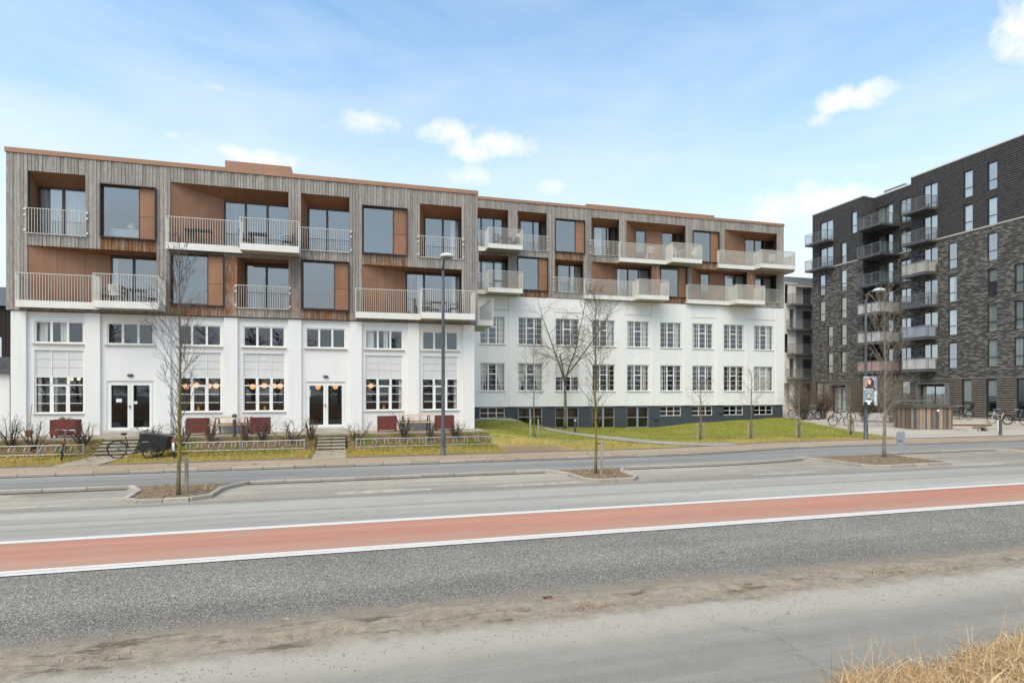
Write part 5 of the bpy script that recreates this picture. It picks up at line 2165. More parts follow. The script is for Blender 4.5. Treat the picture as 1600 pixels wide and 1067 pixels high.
# ------------------------------------------------------------------ bare trees and shrubs
def branch_curve(p, d, L, n, r, wob, up):
    pts = [Vector(p)]
    d = Vector(d).normalized()
    for k in range(n):
        d = (d + Vector((r.uniform(-wob, wob), r.uniform(-wob, wob), r.uniform(-wob, wob) + up))).normalized()
        pts.append(pts[-1] + d * (L / n))
    return pts, d


def twigs(mb, pts, r, L, rad, level, spread, up, dens=3.6, long=(0.25, 0.5)):
    if level == 0:
        return
    n = len(pts)
    count = max(2, int(2 + L * dens))
    for k in range(count):
        t = r.uniform(0.22, 1.0)
        i = min(n - 2, int(t * (n - 1)))
        f = t * (n - 1) - i
        p = pts[i].lerp(pts[i + 1], f)
        d = (pts[i + 1] - pts[i]).normalized()
        a = r.uniform(0, 2 * math.pi)
        side = d.cross(Vector((math.cos(a), math.sin(a), 0.3))).normalized()
        dd = d * math.cos(spread) + side * math.sin(spread)
        l = L * r.uniform(*long) * (1.15 - 0.5 * t)
        if l < 0.05:
            continue
        q, _ = branch_curve(p, dd, l, 4, r, 0.16, up)
        ra = rad * (1 - 0.7 * t) * 0.62
        mb.tube(q, [max(0.0034, ra * (1 - 0.75 * j / 4)) for j in range(5)], 3, cap=False)
        twigs(mb, q, r, l, ra, level - 1, spread, up, dens, long)


def tree(name, label, loc, h, r0, start, reach, seed, nbr, cat='tree', group=None, bark='bark', twig='twig', elev=55, levels=2, fork=None, lean=0.0, spread=0.62):
    r = random.Random(seed)
    root = thing(name, label, cat, loc, group=group)
    trunk, crown = MB(), MB()
    n = 14
    pts, rad = [], []
    x = y = 0.0
    for k in range(n + 1):
        t = k / n
        if k:
            x += r.uniform(-1, 1) * 0.018 * h / 6 + lean * h / n
            y += r.uniform(-1, 1) * 0.018 * h / 6
        pts.append(Vector((x, y, h * t - (0.08 if k == 0 else 0))))
        rad.append(r0 * (1.25 if k == 0 else 1.0) * (1 - t) ** 1.15 + 0.005)
    if fork:
        cutk = next(k for k in range(n + 1) if pts[k].z >= fork[0])
        trunk.tube(pts[:cutk + 1], rad[:cutk + 1], 8)
        top = pts[cutk]
        for j in range(fork[1]):
            a = 2 * math.pi * j / fork[1] + r.uniform(-0.3, 0.3)
            d = Vector((math.cos(a) * r.uniform(0.5, 1.05), math.sin(a) * 0.7, 1.0))
            L = (h - fork[0]) * r.uniform(0.85, 1.12)
            q, _ = branch_curve(top - Vector((0, 0, 0.5 * j * 0.4)), d, L, 9, r, 0.17, 0.09)
            ra = rad[cutk] * 0.72
            crown.tube(q, [ra * (1 - 0.9 * i / 9) + 0.004 for i in range(10)], 6, cap=False)
            for b in range(nbr // fork[1]):
                t = r.uniform(0.2, 0.97)
                i = int(t * 8.99)
                p = q[i].lerp(q[i + 1], t * 9 - i)
                aa = r.uniform(0, 2 * math.pi)
                dd = Vector((math.cos(aa), math.sin(aa), math.tan(R(elev)) * 0.5))
                l = reach * r.uniform(0.5, 1.1) * (1.1 - 0.6 * t)
                qq, _ = branch_curve(p, dd, l, 6, r, 0.18, 0.05)
                rb = ra * (1 - 0.8 * t) * 0.5 + 0.003
                crown.tube(qq, [max(0.0045, rb * (1 - 0.8 * i / 6)) for i in range(7)], 4, cap=False)
                twigs(crown, qq, r, l, rb, levels, spread, 0.05, 2.2, (0.3, 0.6))
    else:
        trunk.tube(pts, rad, 8)
        for k in range(nbr):
            t = start + (0.97 - start) * ((k + r.uniform(0, 0.8)) / nbr)
            i = min(n - 1, int(t * n))
            p = pts[i].lerp(pts[i + 1], t * n - i)
            a = 2.4 * k + r.uniform(-0.4, 0.4)
            e = R(elev + r.uniform(-14, 12))
            d = Vector((math.cos(a) * math.cos(e), math.sin(a) * math.cos(e), math.sin(e)))
            u = (t - start) / (1 - start)
            l = reach * (0.55 + 0.9 * u) * (1.0 if u < 0.45 else 1.0 - 0.85 * (u - 0.45) / 0.55) * r.uniform(0.7, 1.15)
            q, _ = branch_curve(p, d, l, 7, r, 0.09, 0.07)
            rb = max(0.005, r0 * (1 - t) * 0.36)
            crown.tube(q, [max(0.0045, rb * (1 - 0.8 * j / 7)) for j in range(8)], 4, cap=False)
            twigs(crown, q, r, l, rb, levels, spread, 0.06, 2.6, (0.3, 0.65))
    trunk.build('trunk', M[bark], root, smooth=True)
    crown.build('crown', M[twig], root, kind='stuff')
    return root


def shrub(label, loc, w, h, seed, stems=9, twig='twig', levels=2, name='bare_shrub', group='bare shrubs along the terrace edge', wob=0.2):
    r = random.Random(seed)
    root = thing(name, label, 'shrub', loc, group=group)
    a_, b_ = MB(), MB()
    for k in range(stems):
        a = 2 * math.pi * k / stems + r.uniform(-0.3, 0.3)
        out = r.uniform(0.2, 1.0)
        d = Vector((math.cos(a) * w * 0.62 * out, math.sin(a) * w * 0.5 * out, h))
        L = d.length * r.uniform(0.8, 1.08)
        q, _ = branch_curve((math.cos(a) * 0.05, math.sin(a) * 0.05, -0.06), d, L, 7, r, wob, 0.03)
        r0 = 0.02 + 0.009 * r.random()
        a_.tube(q, [r0 * (1 - 0.75 * j / 7) for j in range(8)], 5, cap=False)
        twigs(b_, q, r, L * 0.85, r0, levels, 0.7, 0.02)
    a_.build('stems', M[twig], root)
    b_.build('twigs', M[twig], root, kind='stuff')
    return root


tree('street_tree', 'slender bare young tree with yellow lichen on its trunk in the left road island', (-4.20, 15.95, 0.06), 6.4, 0.047, 0.17, 1.25, 5, 58, group='bare street trees in the road islands', bark='lichen', elev=58)
tree('street_tree', 'bare young tree with yellow-green trunk in the middle road island before the lawn', (7.20, 16.47, 0.06), 5.75, 0.048, 0.24, 1.2, 11, 50, group='bare street trees in the road islands', bark='lichen', elev=56)
tree('street_tree', 'grey bare tree in the right road island beside the grey sign panel', (19.70, 17.6, 0.06), 6.6, 0.06, 0.2, 1.6, 17, 66, group='bare street trees in the road islands', bark='twig_grey', twig='twig_grey', elev=57)
tree('garden_tree', 'large forked bare tree against the white wall behind the garden path', (14.5, 38.6, terrain(14.5, 38.6)), 10.2, 0.125, 0.4, 2.9, 29, 66, bark='bark', elev=40, fork=(3.2, 4), levels=2)
STK = [('small staked bare tree on the lawn nearest the steps and bike rack', 8.77, 27.68, 4.3, 31, 1.5), ('thin staked bare sapling on the lawn under the basement wall', 17.78, 26.9, 3.4, 33, 1.0),
       ('staked bare sapling on the lawn near the right corner of the white building', 20.96, 26.95, 3.7, 37, 1.3), ('wispy staked sapling in front of the parked bicycles', 23.9, 26.7, 3.6, 41, 0.9),
       ('staked twiggy sapling beside the lamp post with posters', 28.2, 27.4, 4.4, 43, 1.2)]
for lab, x, y, h, sd, reach in STK:
    z = terrain(x, y)
    tree('staked_tree', lab, (x, y, z), h, 0.05, 0.42, reach, sd, 22, group='staked young trees on the lawn', bark='bark', elev=28, levels=2)
    st = thing('tree_stakes', 'two timber stakes holding the ' + lab.replace('small ', '').replace('staked ', '').split(' on the')[0].split(' in front')[0].split(' beside')[0] + {31: ' nearest the bike rack', 33: ' under the basement wall', 37: ' near the white corner', 41: ' before the bicycles', 43: ' by the poster lamp post'}[sd], 'tree stake', (x, y, z), group='stakes of the lawn trees')
    for s in (-1, 1):
        b = MB()
        b.tube([(s * 0.24, 0.05 * s, -0.1), (s * 0.21, 0.05 * s, 0.9)], [0.05, 0.045], 8)
        b.build('post', M['stake_green' if sd == 31 else 'stake'], st)
    b = MB()
    b.tube([(-0.26, -0.05, 0.72), (0, -0.06, 0.73), (0.26, 0.05, 0.72), (0, 0.06, 0.71)], 0.012, 4, closed=True)
    b.build('strap', M['black'], st)
# stakes of the island trees
st = thing('tree_stake', 'grey timber post with cross rail tied to the left island tree', 'tree stake', (-4.0, 16.1, 0.05))
b = MB()
b.tube([(-0.05, 0, -0.1), (-0.05, 0, 0.92)], [0.045, 0.042], 8)
b.build('post', M['stake'], st)
b = MB()
b.bar((-0.42, -0.2, 0.80), (0.0, 0.02, 0.93), 0.05, 0.04)
b.build('rail', M['stake'], st)
st = thing('tree_stake', 'short grey timber post tied to the middle island tree', 'tree stake', (7.34, 16.35, 0.05))
b = MB()
b.tube([(0, 0, -0.1), (0.02, 0, 1.1)], [0.05, 0.045], 8)
b.build('post', M['stake'], st)
b = MB()
b.tube([(-0.16, 0.16, 0.98), (0.05, -0.05, 1.0), (0.06, 0.03, 0.99), (-0.12, 0.2, 0.97)], 0.014, 4, closed=True)
b.build('strap', M['black'], st)

SHR = [(-14.0, 0.9, 0.95, 'bare shrub cut by the left edge of the picture'), (-13.0, 0.95, 1.0, 'sparse bare shrub in front of the leaning shovel'), (-12.15, 1.05, 1.08, 'dense bare shrub beside the leftmost red planter'), (-10.55, 0.85, 0.95, 'bare shrub right of the leftmost red planter above the bike rack'),
       (-8.05, 0.95, 1.0, 'bare shrub behind the cargo trike below the left double door'), (-6.85, 0.75, 0.95, 'bare shrub before the red planter behind the left island tree'),
       (-3.85, 0.85, 0.95, 'bare shrub leaning over the red planter left of the door'), (-2.70, 1.15, 1.05, 'wide bare shrub alone against the wall left of the right double door'), (0.12, 1.15, 0.98, 'wide bare shrub right of the right double door steps'),
       (2.25, 0.75, 0.98, 'bare shrub before the left end of the right picnic table'), (3.45, 0.6, 0.95, 'narrow bare shrub before the right end of the right picnic table'), (4.60, 0.6, 0.95, 'bare shrub at the right end of the terrace past the lamp post')]
for k, (x, w, h, lab) in enumerate(SHR):
    y = 26.95 + 0.12 * math.sin(k * 2.3)
    shrub(lab, (x, y, bed_z(y) - 0.02), w * (1.0 + 0.3 * ((k * 7) % 5) / 5), h * (0.88 + 0.28 * ((k * 3) % 4) / 4), 60 + k, stems=7 + (k * 5) % 8, twig='twig_dark', wob=0.16 + 0.05 * (k % 4))
for k, (x, lab) in enumerate([(-5.90, 'clump of dry reddish stems left of the terrace bollard light'), (-4.55, 'clump of dry reddish stems right of the terrace bollard light'), (-1.85, 'clump of brown dry stems left of the right steps')]):
    shrub(lab, (x, 27.05, bed_z(27.05) - 0.02), 0.55, 0.95, 90 + k, stems=16, twig='twig_red', levels=1, name='dry_perennial', group='dry perennials on the terrace edge', wob=0.1)
FAR = [(33.2, 36.6, 2.2, 2.4, 'twig', 'tangled bare shrub behind the row of parked bicycles'), (35.4, 37.0, 2.6, 2.6, 'twig_red', 'broad brownish shrub left of the lamp post with posters'), (36.2, 34.0, 2.4, 2.9, 'twig', 'tall bare shrub right behind the lamp post with posters'),
       (37.6, 33.0, 2.6, 3.2, 'twig_grey', 'tall pale arching shrub left of the wooden bin enclosure'), (38.6, 31.6, 2.2, 2.4, 'twig', 'bare shrub directly behind the wooden bin enclosure'), (37.8, 41.5, 2.0, 2.0, 'twig', 'low shrub in the gap beside the white corner')]
for k, (x, y, w, h, tw, lab) in enumerate(FAR):
    shrub(lab, (x, y, terrain(x, y)), w, h, 120 + k, stems=30, twig=tw, levels=2, group='tall shrubs before the dark block')
tree('garden_tree', 'slim bare tree standing in the gap beside the pale block', (37.4, 44.0, 0.45), 4.8, 0.06, 0.3, 1.3, 151, 24, twig='twig_grey', bark='twig_grey', elev=45, levels=2)


# ------------------------------------------------------------------ bicycles
def wheel(root, c, rad, axis=(0, 1, 0), name='wheel'):
    rim = MB()
    rim.ring(c, axis, rad - 0.032, 0.010, 24, 4)
    hub = Vector(c)
    ax = Vector(axis)
    rim.tube([hub - ax * 0.045, hub + ax * 0.045], 0.022, 8)
    for k in range(16):
        a = 2 * math.pi * k / 16
        e = hub + Vector((math.cos(a) * (rad - 0.035), 0, math.sin(a) * (rad - 0.035)))
        rim.bar(hub + ax * (0.03 if k % 2 else -0.03), e, 0.0035)
    o = rim.build(name, M['chrome'], root)
    ty = MB()
    ty.ring(c, axis, rad - 0.02, 0.024, 28, 6)
    ty.build('tyre', M['tyre'], o, smooth=True)
    return o


def bicycle(label, loc, heading, paint, lean=0.06, basket=False, seat=False, group='parked bicycles', red=True, saddle='black', guard=None):
    root = thing('bicycle', label, 'bicycle', loc, group=group)
    root.rotation_euler = (lean, 0, heading)
    rr = 0.34
    wheel(root, (0, 0, rr), rr)
    wheel(root, (1.07, 0, rr), rr)
    f = MB()
    bb, st, hd, hd2 = (0.44, 0, 0.29), (0.26, 0, 0.80), (0.90, 0, 0.88), (0.94, 0, 0.72)
    f.tube([bb, st], 0.016, 6)
    f.tube([bb, (0.72, 0, 0.52), hd2], 0.018, 6)
    f.tube([(0.31, 0, 0.64), (0.66, 0, 0.66), hd], 0.014, 6)
    f.tube([hd, hd2], 0.02, 6)
    for s in (-1, 1):
        f.tube([(0, 0.05 * s, rr), bb], 0.009, 5)
        f.tube([(0, 0.05 * s, rr), (0.29, 0.012 * s, 0.70)], 0.008, 5)
        f.tube([hd2, (0.99, 0.05 * s, 0.62), (1.07, 0.05 * s, rr)], 0.011, 5)
    f.build('frame', M[paint], root)
    h = MB()
    h.tube([(0.90, 0, 0.88), (0.86, 0, 1.06)], 0.012, 6)
    h.tube([(0.62, 0.30, 1.04), (0.78, 0.27, 1.09), (0.88, 0.1, 1.07), (0.86, 0, 1.06), (0.88, -0.1, 1.07), (0.78, -0.27, 1.09), (0.62, -0.30, 1.04)], 0.012, 6)
    h.build('handlebar', M['chrome'], root)
    s_ = MB()
    prof = [(-0.13, 0.085), (-0.06, 0.095), (0.02, 0.06), (0.14, 0.02)]
    rings = []
    for x, wd in prof:
        rings.append(s_.add([(0.22 + x, wd * math.cos(a), 0.90 + 0.03 * math.sin(a) + (0.015 if x < 0 else 0)) for a in [2 * math.pi * j / 8 for j in range(8)]]))
    for a, b in zip(rings, rings[1:]):
        for j in range(8):
            s_.face(a + j, a + (j + 1) % 8, b + (j + 1) % 8, b + j)
    s_.face(*(rings[0] + j for j in range(8)))
    s_.build('saddle', M[saddle], root)
    p = MB()
    p.tube([st, (0.23, 0, 0.88)], 0.012, 6)
    p.build('seat_post', M['chrome'], root)
    c = MB()
    c.ring((0.44, 0.04, 0.29), (0, 1, 0), 0.09, 0.008, 14, 4)
    c.bar((0.44, 0.07, 0.29), (0.52, 0.07, 0.14), 0.018)
    c.bar((0.44, -0.07, 0.29), (0.36, -0.07, 0.44), 0.018)
    c.box(0.48, 0.56, 0.07, 0.16, 0.125, 0.15)
    c.box(0.32, 0.40, -0.16, -0.07, 0.43, 0.455)
    c.build('crank', M['bike_black'], root)
    for cx, a0, a1 in ((0, 20, 185), (1.07, 40, 165)):
        m = MB()
        prev = None
        for k in range(13):
            a = R(a0 + (a1 - a0) * k / 12)
            i = m.add([(cx + math.cos(a) * (rr + 0.022), y, rr + math.sin(a) * (rr + 0.022)) for y in (-0.03, 0.03)])
            if prev is not None:
                m.face(prev, prev + 1, i + 1, i)
            prev = i
        m.build('mudguard', M[guard or 'bike_black'], root)
    k_ = MB()
    for y in (-0.06, 0.0, 0.06):
        k_.bar((-0.22, y, 0.72), (0.24, y, 0.72), 0.01)
    for s in (-1, 1):
        k_.bar((0, 0.06 * s, rr), (-0.12, 0.06 * s, 0.72), 0.009)
    k_.build('rear_rack', M['bike_black'], root)
    if red:
        l = MB()
        l.box(-0.26, -0.225, -0.05, 0.05, 0.64, 0.71)
        l.build('rear_light', M['red_plastic'], root)
    if basket:
        b = MB()
        x0_, x1_, y0_, y1_, z0_, z1_ = 0.92, 1.22, -0.19, 0.19, 0.80, 1.04
        for z in (z0_, (z0_ + z1_) / 2, z1_):
            for a, q in (((x0_, y0_), (x1_, y0_)), ((x1_, y0_), (x1_, y1_)), ((x1_, y1_), (x0_, y1_)), ((x0_, y1_), (x0_, y0_))):
                b.bar((*a, z), (*q, z), 0.009)
        for i in range(9):
            t = i / 8
            for y in (y0_, y1_):
                b.bar((x0_ + (x1_ - x0_) * t, y, z0_), (x0_ + (x1_ - x0_) * t, y, z1_), 0.008)
            for x in (x0_, x1_):
                b.bar((x, y0_ + (y1_ - y0_) * t, z0_), (x, y0_ + (y1_ - y0_) * t, z1_), 0.008)
            b.bar((x0_, y0_ + (y1_ - y0_) * t, z0_), (x1_, y0_ + (y1_ - y0_) * t, z0_), 0.008)
        b.build('basket', M['bike_black'], root)
    if seat:
        b = MB()
        pr = [(-0.30, 1.30), (-0.22, 1.02), (-0.12, 0.80), (0.12, 0.78)]
        prev = None
        for x, z in pr:
            i = b.add([(x, y, z + (0.06 if abs(y) > 0.1 else 0)) for y in (-0.16, -0.08, 0.08, 0.16)] + [(x - 0.05, y, z - 0.05) for y in (0.16, 0.08, -0.08, -0.16)])
            if prev is not None:
                for j in range(8):
                    b.face(prev + j, prev + (j + 1) % 8, i + (j + 1) % 8, i + j)
            else:
                b.face(*(i + j for j in range(8)))
            prev = i
        b.face(*(prev + j for j in range(8)))
        b.build('child_seat', M['black'], root)
    return root


bicycle('grey bicycle with brown saddle and black basket standing in the left bike rack', (-10.35, 24.75, 0.10), R(111), 'bike_grey', lean=0.10, basket=True, group='bicycles by the left bike racks', saddle='saddle_brown')
bicycle('bicycle with white rear mudguard and red light behind the left island tree', (-6.60, 24.55, 0.10), R(104), 'bike_grey', lean=-0.05, group='bicycles by the left bike racks', guard='bike_white')
for lab, x, y, hd, pt, kw in [('black bicycle with wire basket at the left end of the lawn-side row', 33.55, 38.2, -10, 'bike_black', dict(basket=True)), ('pale bicycle with black child seat, second in the lawn-side row', 33.75, 37.2, -14, 'bike_white', dict(seat=True)),
                              ('dark bicycle with child seat in the middle of the lawn-side row', 34.3, 36.3, -170, 'bike_green', dict(seat=True)), ('grey bicycle at the right end of the crowded lawn-side row', 34.7, 35.0, -16, 'bike_grey', {}),
                              ('pale blue bicycle standing alone left of the poster lamp post', 31.6, 32.2, -12, 'bike_pale', {}),
                              ('black bicycle near the dark block, left of the child-seat bicycle', 45.6, 35.2, -20, 'bike_black', dict(basket=True)), ('silver bicycle with black child seat leaning by the dark block', 47.3, 34.6, 165, 'bike_grey', dict(seat=True)),
                              ('black bicycle cut by the right edge of the picture', 45.0, 30.3, -25, 'bike_black', {}), ('white bicycle tangled beside the last bicycle on the right', 45.9, 30.9, 160, 'bike_white', {}), ('grey bicycle half hidden by the wooden bin enclosure', 44.2, 36.2, -20, 'bike_grey', {})]:
    bicycle(lab, (x, y, terrain(x, y)), R(hd), pt, lean=0.05, **kw)

# cargo trike
ct = thing('cargo_trike', 'black cargo trike with wooden box and bent rain cover by the left steps', 'cargo bike', (-8.65, 25.0, 0.10))
wheel(ct, (0, 0, 0.34), 0.34)
for s in (-1, 1):
    wheel(ct, (1.22, 0.42 * s, 0.26), 0.26)
b = MB()
top = lambda x: 0.93 - 0.10 * max(0.0, x - 0.35)
sec = [(0.86, 0.24), (0.84, 0.93), (1.35, 0.90), (1.80, 0.80), (1.72, 0.30), (1.45, 0.22)]
for s in (-1, 1):
    pts = [(x, 0.33 * s, z) for x, z in sec]
    b.poly(pts if s < 0 else pts[::-1])
for (xa, za), (xb, zb) in zip(sec, sec[1:] + sec[:1]):
    b.quad((xa, -0.33, za), (xb, -0.33, zb), (xb, 0.33, zb), (xa, 0.33, za))
b.build('cargo_box', M['black'], ct)
b = MB()
b.box(0.92, 1.16, -0.336, -0.332, 0.62, 0.64)
b.build('box_label', M['chrome'], ct)
b = MB()
for s in (-1, 1):
    b.tube([(0.82, 0.3 * s, 0.95), (0.98, 0.3 * s, 1.06), (1.75, 0.3 * s, 0.84)], 0.012, 5)
b.tube([(0.98, -0.3, 1.06), (0.98, 0.3, 1.06)], 0.012, 5)
b.build('cover_hoop', M['bike_black'], ct)
b = MB()
b.tube([(0, 0, 0.34), (0.42, 0, 0.28), (0.66, 0, 0.26), (0.86, 0, 0.34)], 0.024, 6)
b.tube([(0.42, 0, 0.28), (0.27, 0, 0.82)], 0.018, 6)
b.tube([(0.32, 0, 0.62), (0.02, 0, 0.36)], 0.012, 6)
b.tube([(0.60, 0, 0.27), (0.72, 0, 0.62), (0.80, 0, 0.9)], 0.02, 6)
b.build('frame', M['bike_black'], ct)
b = MB()
b.tube([(0.78, 0, 0.88), (0.64, 0, 1.12)], 0.014, 6)
b.tube([(0.52, 0.3, 1.10), (0.64, 0.22, 1.14), (0.64, -0.22, 1.14), (0.52, -0.3, 1.10)], 0.014, 6)
b.build('handlebar', M['chrome'], ct)
b = MB()
b.lathe([(0.0, 0.0), (0.06, 0.0), (0.12, 0.05), (0.11, 0.08), (0.0, 0.09)], (0.22, 0, 0.88), 10)
b.build('saddle', M['black'], ct)
b = MB()
b.tube([(0.27, 0, 0.80), (0.24, 0, 0.90)], 0.014, 6)
b.build('seat_post', M['chrome'], ct)
b = MB()
prev = None
for k in range(13):
    a = R(15 + 165 * k / 12)
    i = b.add([(math.cos(a) * 0.365, y, 0.34 + math.sin(a) * 0.365) for y in (-0.035, 0.035)])
    if prev is not None:
        b.face(prev, prev + 1, i + 1, i)
    prev = i
b.build('mudguard', M['bike_black'], ct)
b = MB()
b.ring((0.42, -0.04, 0.28), (0, 1, 0), 0.09, 0.008, 14, 4)
b.bar((0.42, -0.07, 0.28), (0.46, -0.07, 0.13), 0.02)
b.build('crank', M['chrome'], ct)


# ------------------------------------------------------------------ bike racks
def bike_rack(label, x0, x1, y, z, posts, n, h=0.50):
    root = thing('bike_rack', label, 'bike rack', (x0, y, z), group='galvanised bike racks')
    L = x1 - x0
    for zz in (h - 0.05, 0.10):
        b = MB()
        b.tube([(0, 0, zz), (L, 0, zz)], 0.018, 6)
        b.build('rail', M['galv'], root)
    for k in range(posts):
        b = MB()
        x = L * k / (posts - 1)
        b.tube([(x, 0, -0.1), (x, 0, h)], 0.03, 8)
        b.build('post', M['galv'], root)
    for k in range(n):
        b = MB()
        x = L * (k + 0.5) / n
        for s in (-0.07, 0.07):
            b.tube([(x + s * 0.5, 0, h - 0.05), (x + s, -0.18, h - 0.10), (x + s * 1.2, -0.30, 0.26), (x + s, -0.22, 0.10), (x + s, 0, 0.10)], 0.010, 5)
        b.build('wheel_holder', M['galv'], root)


bike_rack('galvanised bike rack left of the left steps', -13.2, -10.2, 26.15, 0.10, 3, 6)
bike_rack('long galvanised bike rack between the two flights of steps', -7.1, -2.05, 26.15, 0.10, 3, 12)
bike_rack('galvanised bike rack right of the right steps behind the lamp post', 0.1, 6.2, 26.15, 0.10, 3, 12)
bike_rack('low hoop rack behind the twiggy sapling at the lawn edge', 32.6, 36.0, 31.2, terrain(33, 31.2), 3, 8, 0.7)
bike_rack('hoop rack under the row of bicycles at the lawn edge', 33.0, 35.6, 36.9, terrain(34, 36.9), 3, 6, 0.6)


# ------------------------------------------------------------------ lamps
def lamp_post(label, loc, H_=8.35, arm=0.95):
    root = thing('street_lamp', label, 'street lamp', loc, group='dark grey street lamps')
    b = MB()
    b.tube([(0, 0, -0.1), (0, 0, 0.02), (0, 0, 0.03), (0, 0, 0.9), (0, 0, 0.95), (0, 0, 5.0), (0, 0, H_ - 0.35)], [0.13, 0.13, 0.105, 0.1, 0.075, 0.065, 0.055], 14)
    b.build('pole', M['lamp_grey'], root, smooth=True)
    b = MB()
    b.box(-0.045, 0.045, -0.108, -0.09, 0.35, 0.7)
    b.build('service_door', M['lamp_grey'], root)
    b = MB()
    b.tube([(0, 0, H_ - 0.4), (0, -0.05, H_ - 0.12), (0, -0.25, H_ + 0.03), (0, -arm + 0.2, H_ + 0.04)], [0.05, 0.045, 0.04, 0.04], 8)
    b.build('arm', M['lamp_grey'], root, smooth=True)
    b = MB()
    b.lathe([(0.04, 0.14), (0.16, 0.12), (0.27, 0.06), (0.30, 0.0), (0.27, -0.03), (0.1, -0.05)][::-1], (0, -arm, H_ - 0.02), 20)
    o = b.build('lamp_head', M['lamp_head'], root, smooth=True)
    b = MB()
    b.lathe([(0.05, -0.10), (0.20, -0.05), (0.25, -0.028)], (0, -arm, H_ - 0.02), 16)
    b.build('lens', M['grey_metal'], o, smooth=True)
    return root


lamp_post('tall dark grey street lamp before the right end of the white building', (3.44, 22.95, 0.09), 7.72, 1.0)
lamp_post('dark grey street lamp carrying two election posters', (26.45, 24.75, 0.09), 7.82, 0.8)


def poster(label, loc, rotz, w, h, kind):
    root = thing('election_poster', label, 'poster', loc, rotz, group='election posters on the lamp post')
    b = MB()
    b.bbox_panel(w, h, 0.012, 0.002)
    b.build('board', M['poster_a' if kind == 0 else 'poster_b'], root)

    def ell(cx, cz, rx, rz, mat, name, d, a0=0, a1=360):
        m = MB()
        n = 18
        m.poly([(cx + rx * math.cos(R(a0 + (a1 - a0) * k / n)), d, cz + rz * math.sin(R(a0 + (a1 - a0) * k / n))) for k in range(n + (0 if a1 - a0 == 360 else 1))])
        m.build(name, M[mat], root)

    def rect(x0, x1, z0, z1, mat, name, d):
        m = MB()
        m.quad((x0, d, z0), (x1, d, z0), (x1, d, z1), (x0, d, z1))
        m.build(name, M[mat], root)
    if kind == 0:
        ell(0.36 * w, 0.52 * h, 0.24 * w, 0.33 * h, 'hair_light', 'print_hair', -0.002)
        ell(0.52 * w, 0.50 * h, 0.26 * w, 0.36 * h, 'hair_dark', 'print_hair', -0.0035)
        ell(0.43 * w, 0.60 * h, 0.13 * w, 0.19 * h, 'skin', 'print_face', -0.005)
        ell(0.47 * w, 0.06 * h, 0.36 * w, 0.26 * h, 'print_dark', 'print_shoulders', -0.0065, 0, 180)
        rect(0.70 * w, 0.88 * w, 0.76 * h, 0.94 * h, 'print_white', 'print_emblem', -0.005)
        rect(0.06 * w, 0.40 * w, 0.90 * h, 0.94 * h, 'print_white', 'print_line', -0.005)
        txts = [('Samira', 0.02 * w, 0.03 * h, 0.20 * w, 'print_white', -0.008), ('B', 0.735 * w, 0.79 * h, 0.19 * w, 'print_dark', -0.007)]
    else:
        rect(0.80 * w, 0.99 * w, 0.01 * h, 0.99 * h, 'print_white', 'print_margin', -0.002)
        ell(0.41 * w, 0.0 * h + 0.005, 0.38 * w, 0.46 * h, 'print_dark', 'print_shoulders', -0.0035, 0, 180)
        ell(0.38 * w, 0.70 * h, 0.14 * w, 0.18 * h, 'hair_dark', 'print_hair', -0.004)
        ell(0.38 * w, 0.66 * h, 0.12 * w, 0.17 * h, 'skin', 'print_face', -0.0055)
        rect(0.14 * w, 0.62 * w, 0.22 * h, 0.36 * h, 'print_white', 'print_block', -0.006)
        rect(0.30 * w, 0.50 * w, 0.05 * h, 0.22 * h, 'print_white', 'print_block', -0.0065)
        rect(0.56 * w, 0.68 * w, 0.48 * h, 0.55 * h, 'print_white', 'print_block', -0.006)
        rect(0.22 * w, 0.66 * w, 0.92 * h, 0.955 * h, 'print_white', 'print_line', -0.004)
        txts = []
    for body, x, z, size, mat, d in txts:
        cu = bpy.data.curves.new('lettering', 'FONT')
        cu.body = body
        cu.size = size * 1.25
        cu.offset = 0.004
        cu.materials.append(M[mat])
        tmp = bpy.data.objects.new('lettering', cu)
        COL.objects.link(tmp)
        bpy.context.view_layer.update()
        me = bpy.data.meshes.new_from_object(tmp.evaluated_get(bpy.context.evaluated_depsgraph_get()))
        bpy.data.objects.remove(tmp)
        o = link('lettering', me, root, loc=(x, d, z))
        o.rotation_euler = (R(90), 0, 0)


M['poster_a'] = plain('poster_print_grey', lin(138, 142, 150), 0.5, 0.08, 3)
M['poster_b'] = plain('poster_print_teal', lin(132, 160, 170), 0.5, 0.08, 3)
M['hair_light'] = plain('print_fair_hair', lin(196, 150, 100), 0.6, 0.15, 12)
M['hair_dark'] = plain('print_dark_hair', lin(72, 52, 46), 0.6, 0.15, 12)
M['skin'] = plain('print_skin', lin(226, 184, 166), 0.6, 0.06, 8)
M['print_dark'] = plain('print_dark_cloth', lin(44, 44, 50), 0.6, 0.05)
M['print_white'] = plain('print_white_ink', lin(238, 238, 238), 0.6, 0.02)
poster('upper election poster with long-haired portrait on the right street lamp', (26.12, 24.60, 2.68), R(-22), 0.70, 0.76, 0)
poster('lower election poster with dark-jacket portrait and white margin on the right lamp', (26.12, 24.60, 1.90), R(-22), 0.70, 0.76, 1)


def bollard_light(label, loc):
    root = thing('bollard_light', label, 'bollard light', loc, group='dark bollard lights')
    b = MB()
    b.tube([(0, 0, -0.05), (0, 0, 0.70)], 0.075, 12)
    b.build('post', M['lamp_grey'], root, smooth=False)
    b = MB()
    b.lathe([(0.07, 0.70), (0.08, 0.72), (0.08, 0.80), (0.07, 0.82)], (0, 0, 0), 14)
    b.build('lens', M['lamp_head'], root)
    b = MB()
    b.lathe([(0.10, 0.82), (0.11, 0.85), (0.09, 0.92), (0.05, 0.955), (0.0, 0.96)], (0, 0, 0), 14)
    b.build('cap', M['lamp_grey'], root, smooth=True)


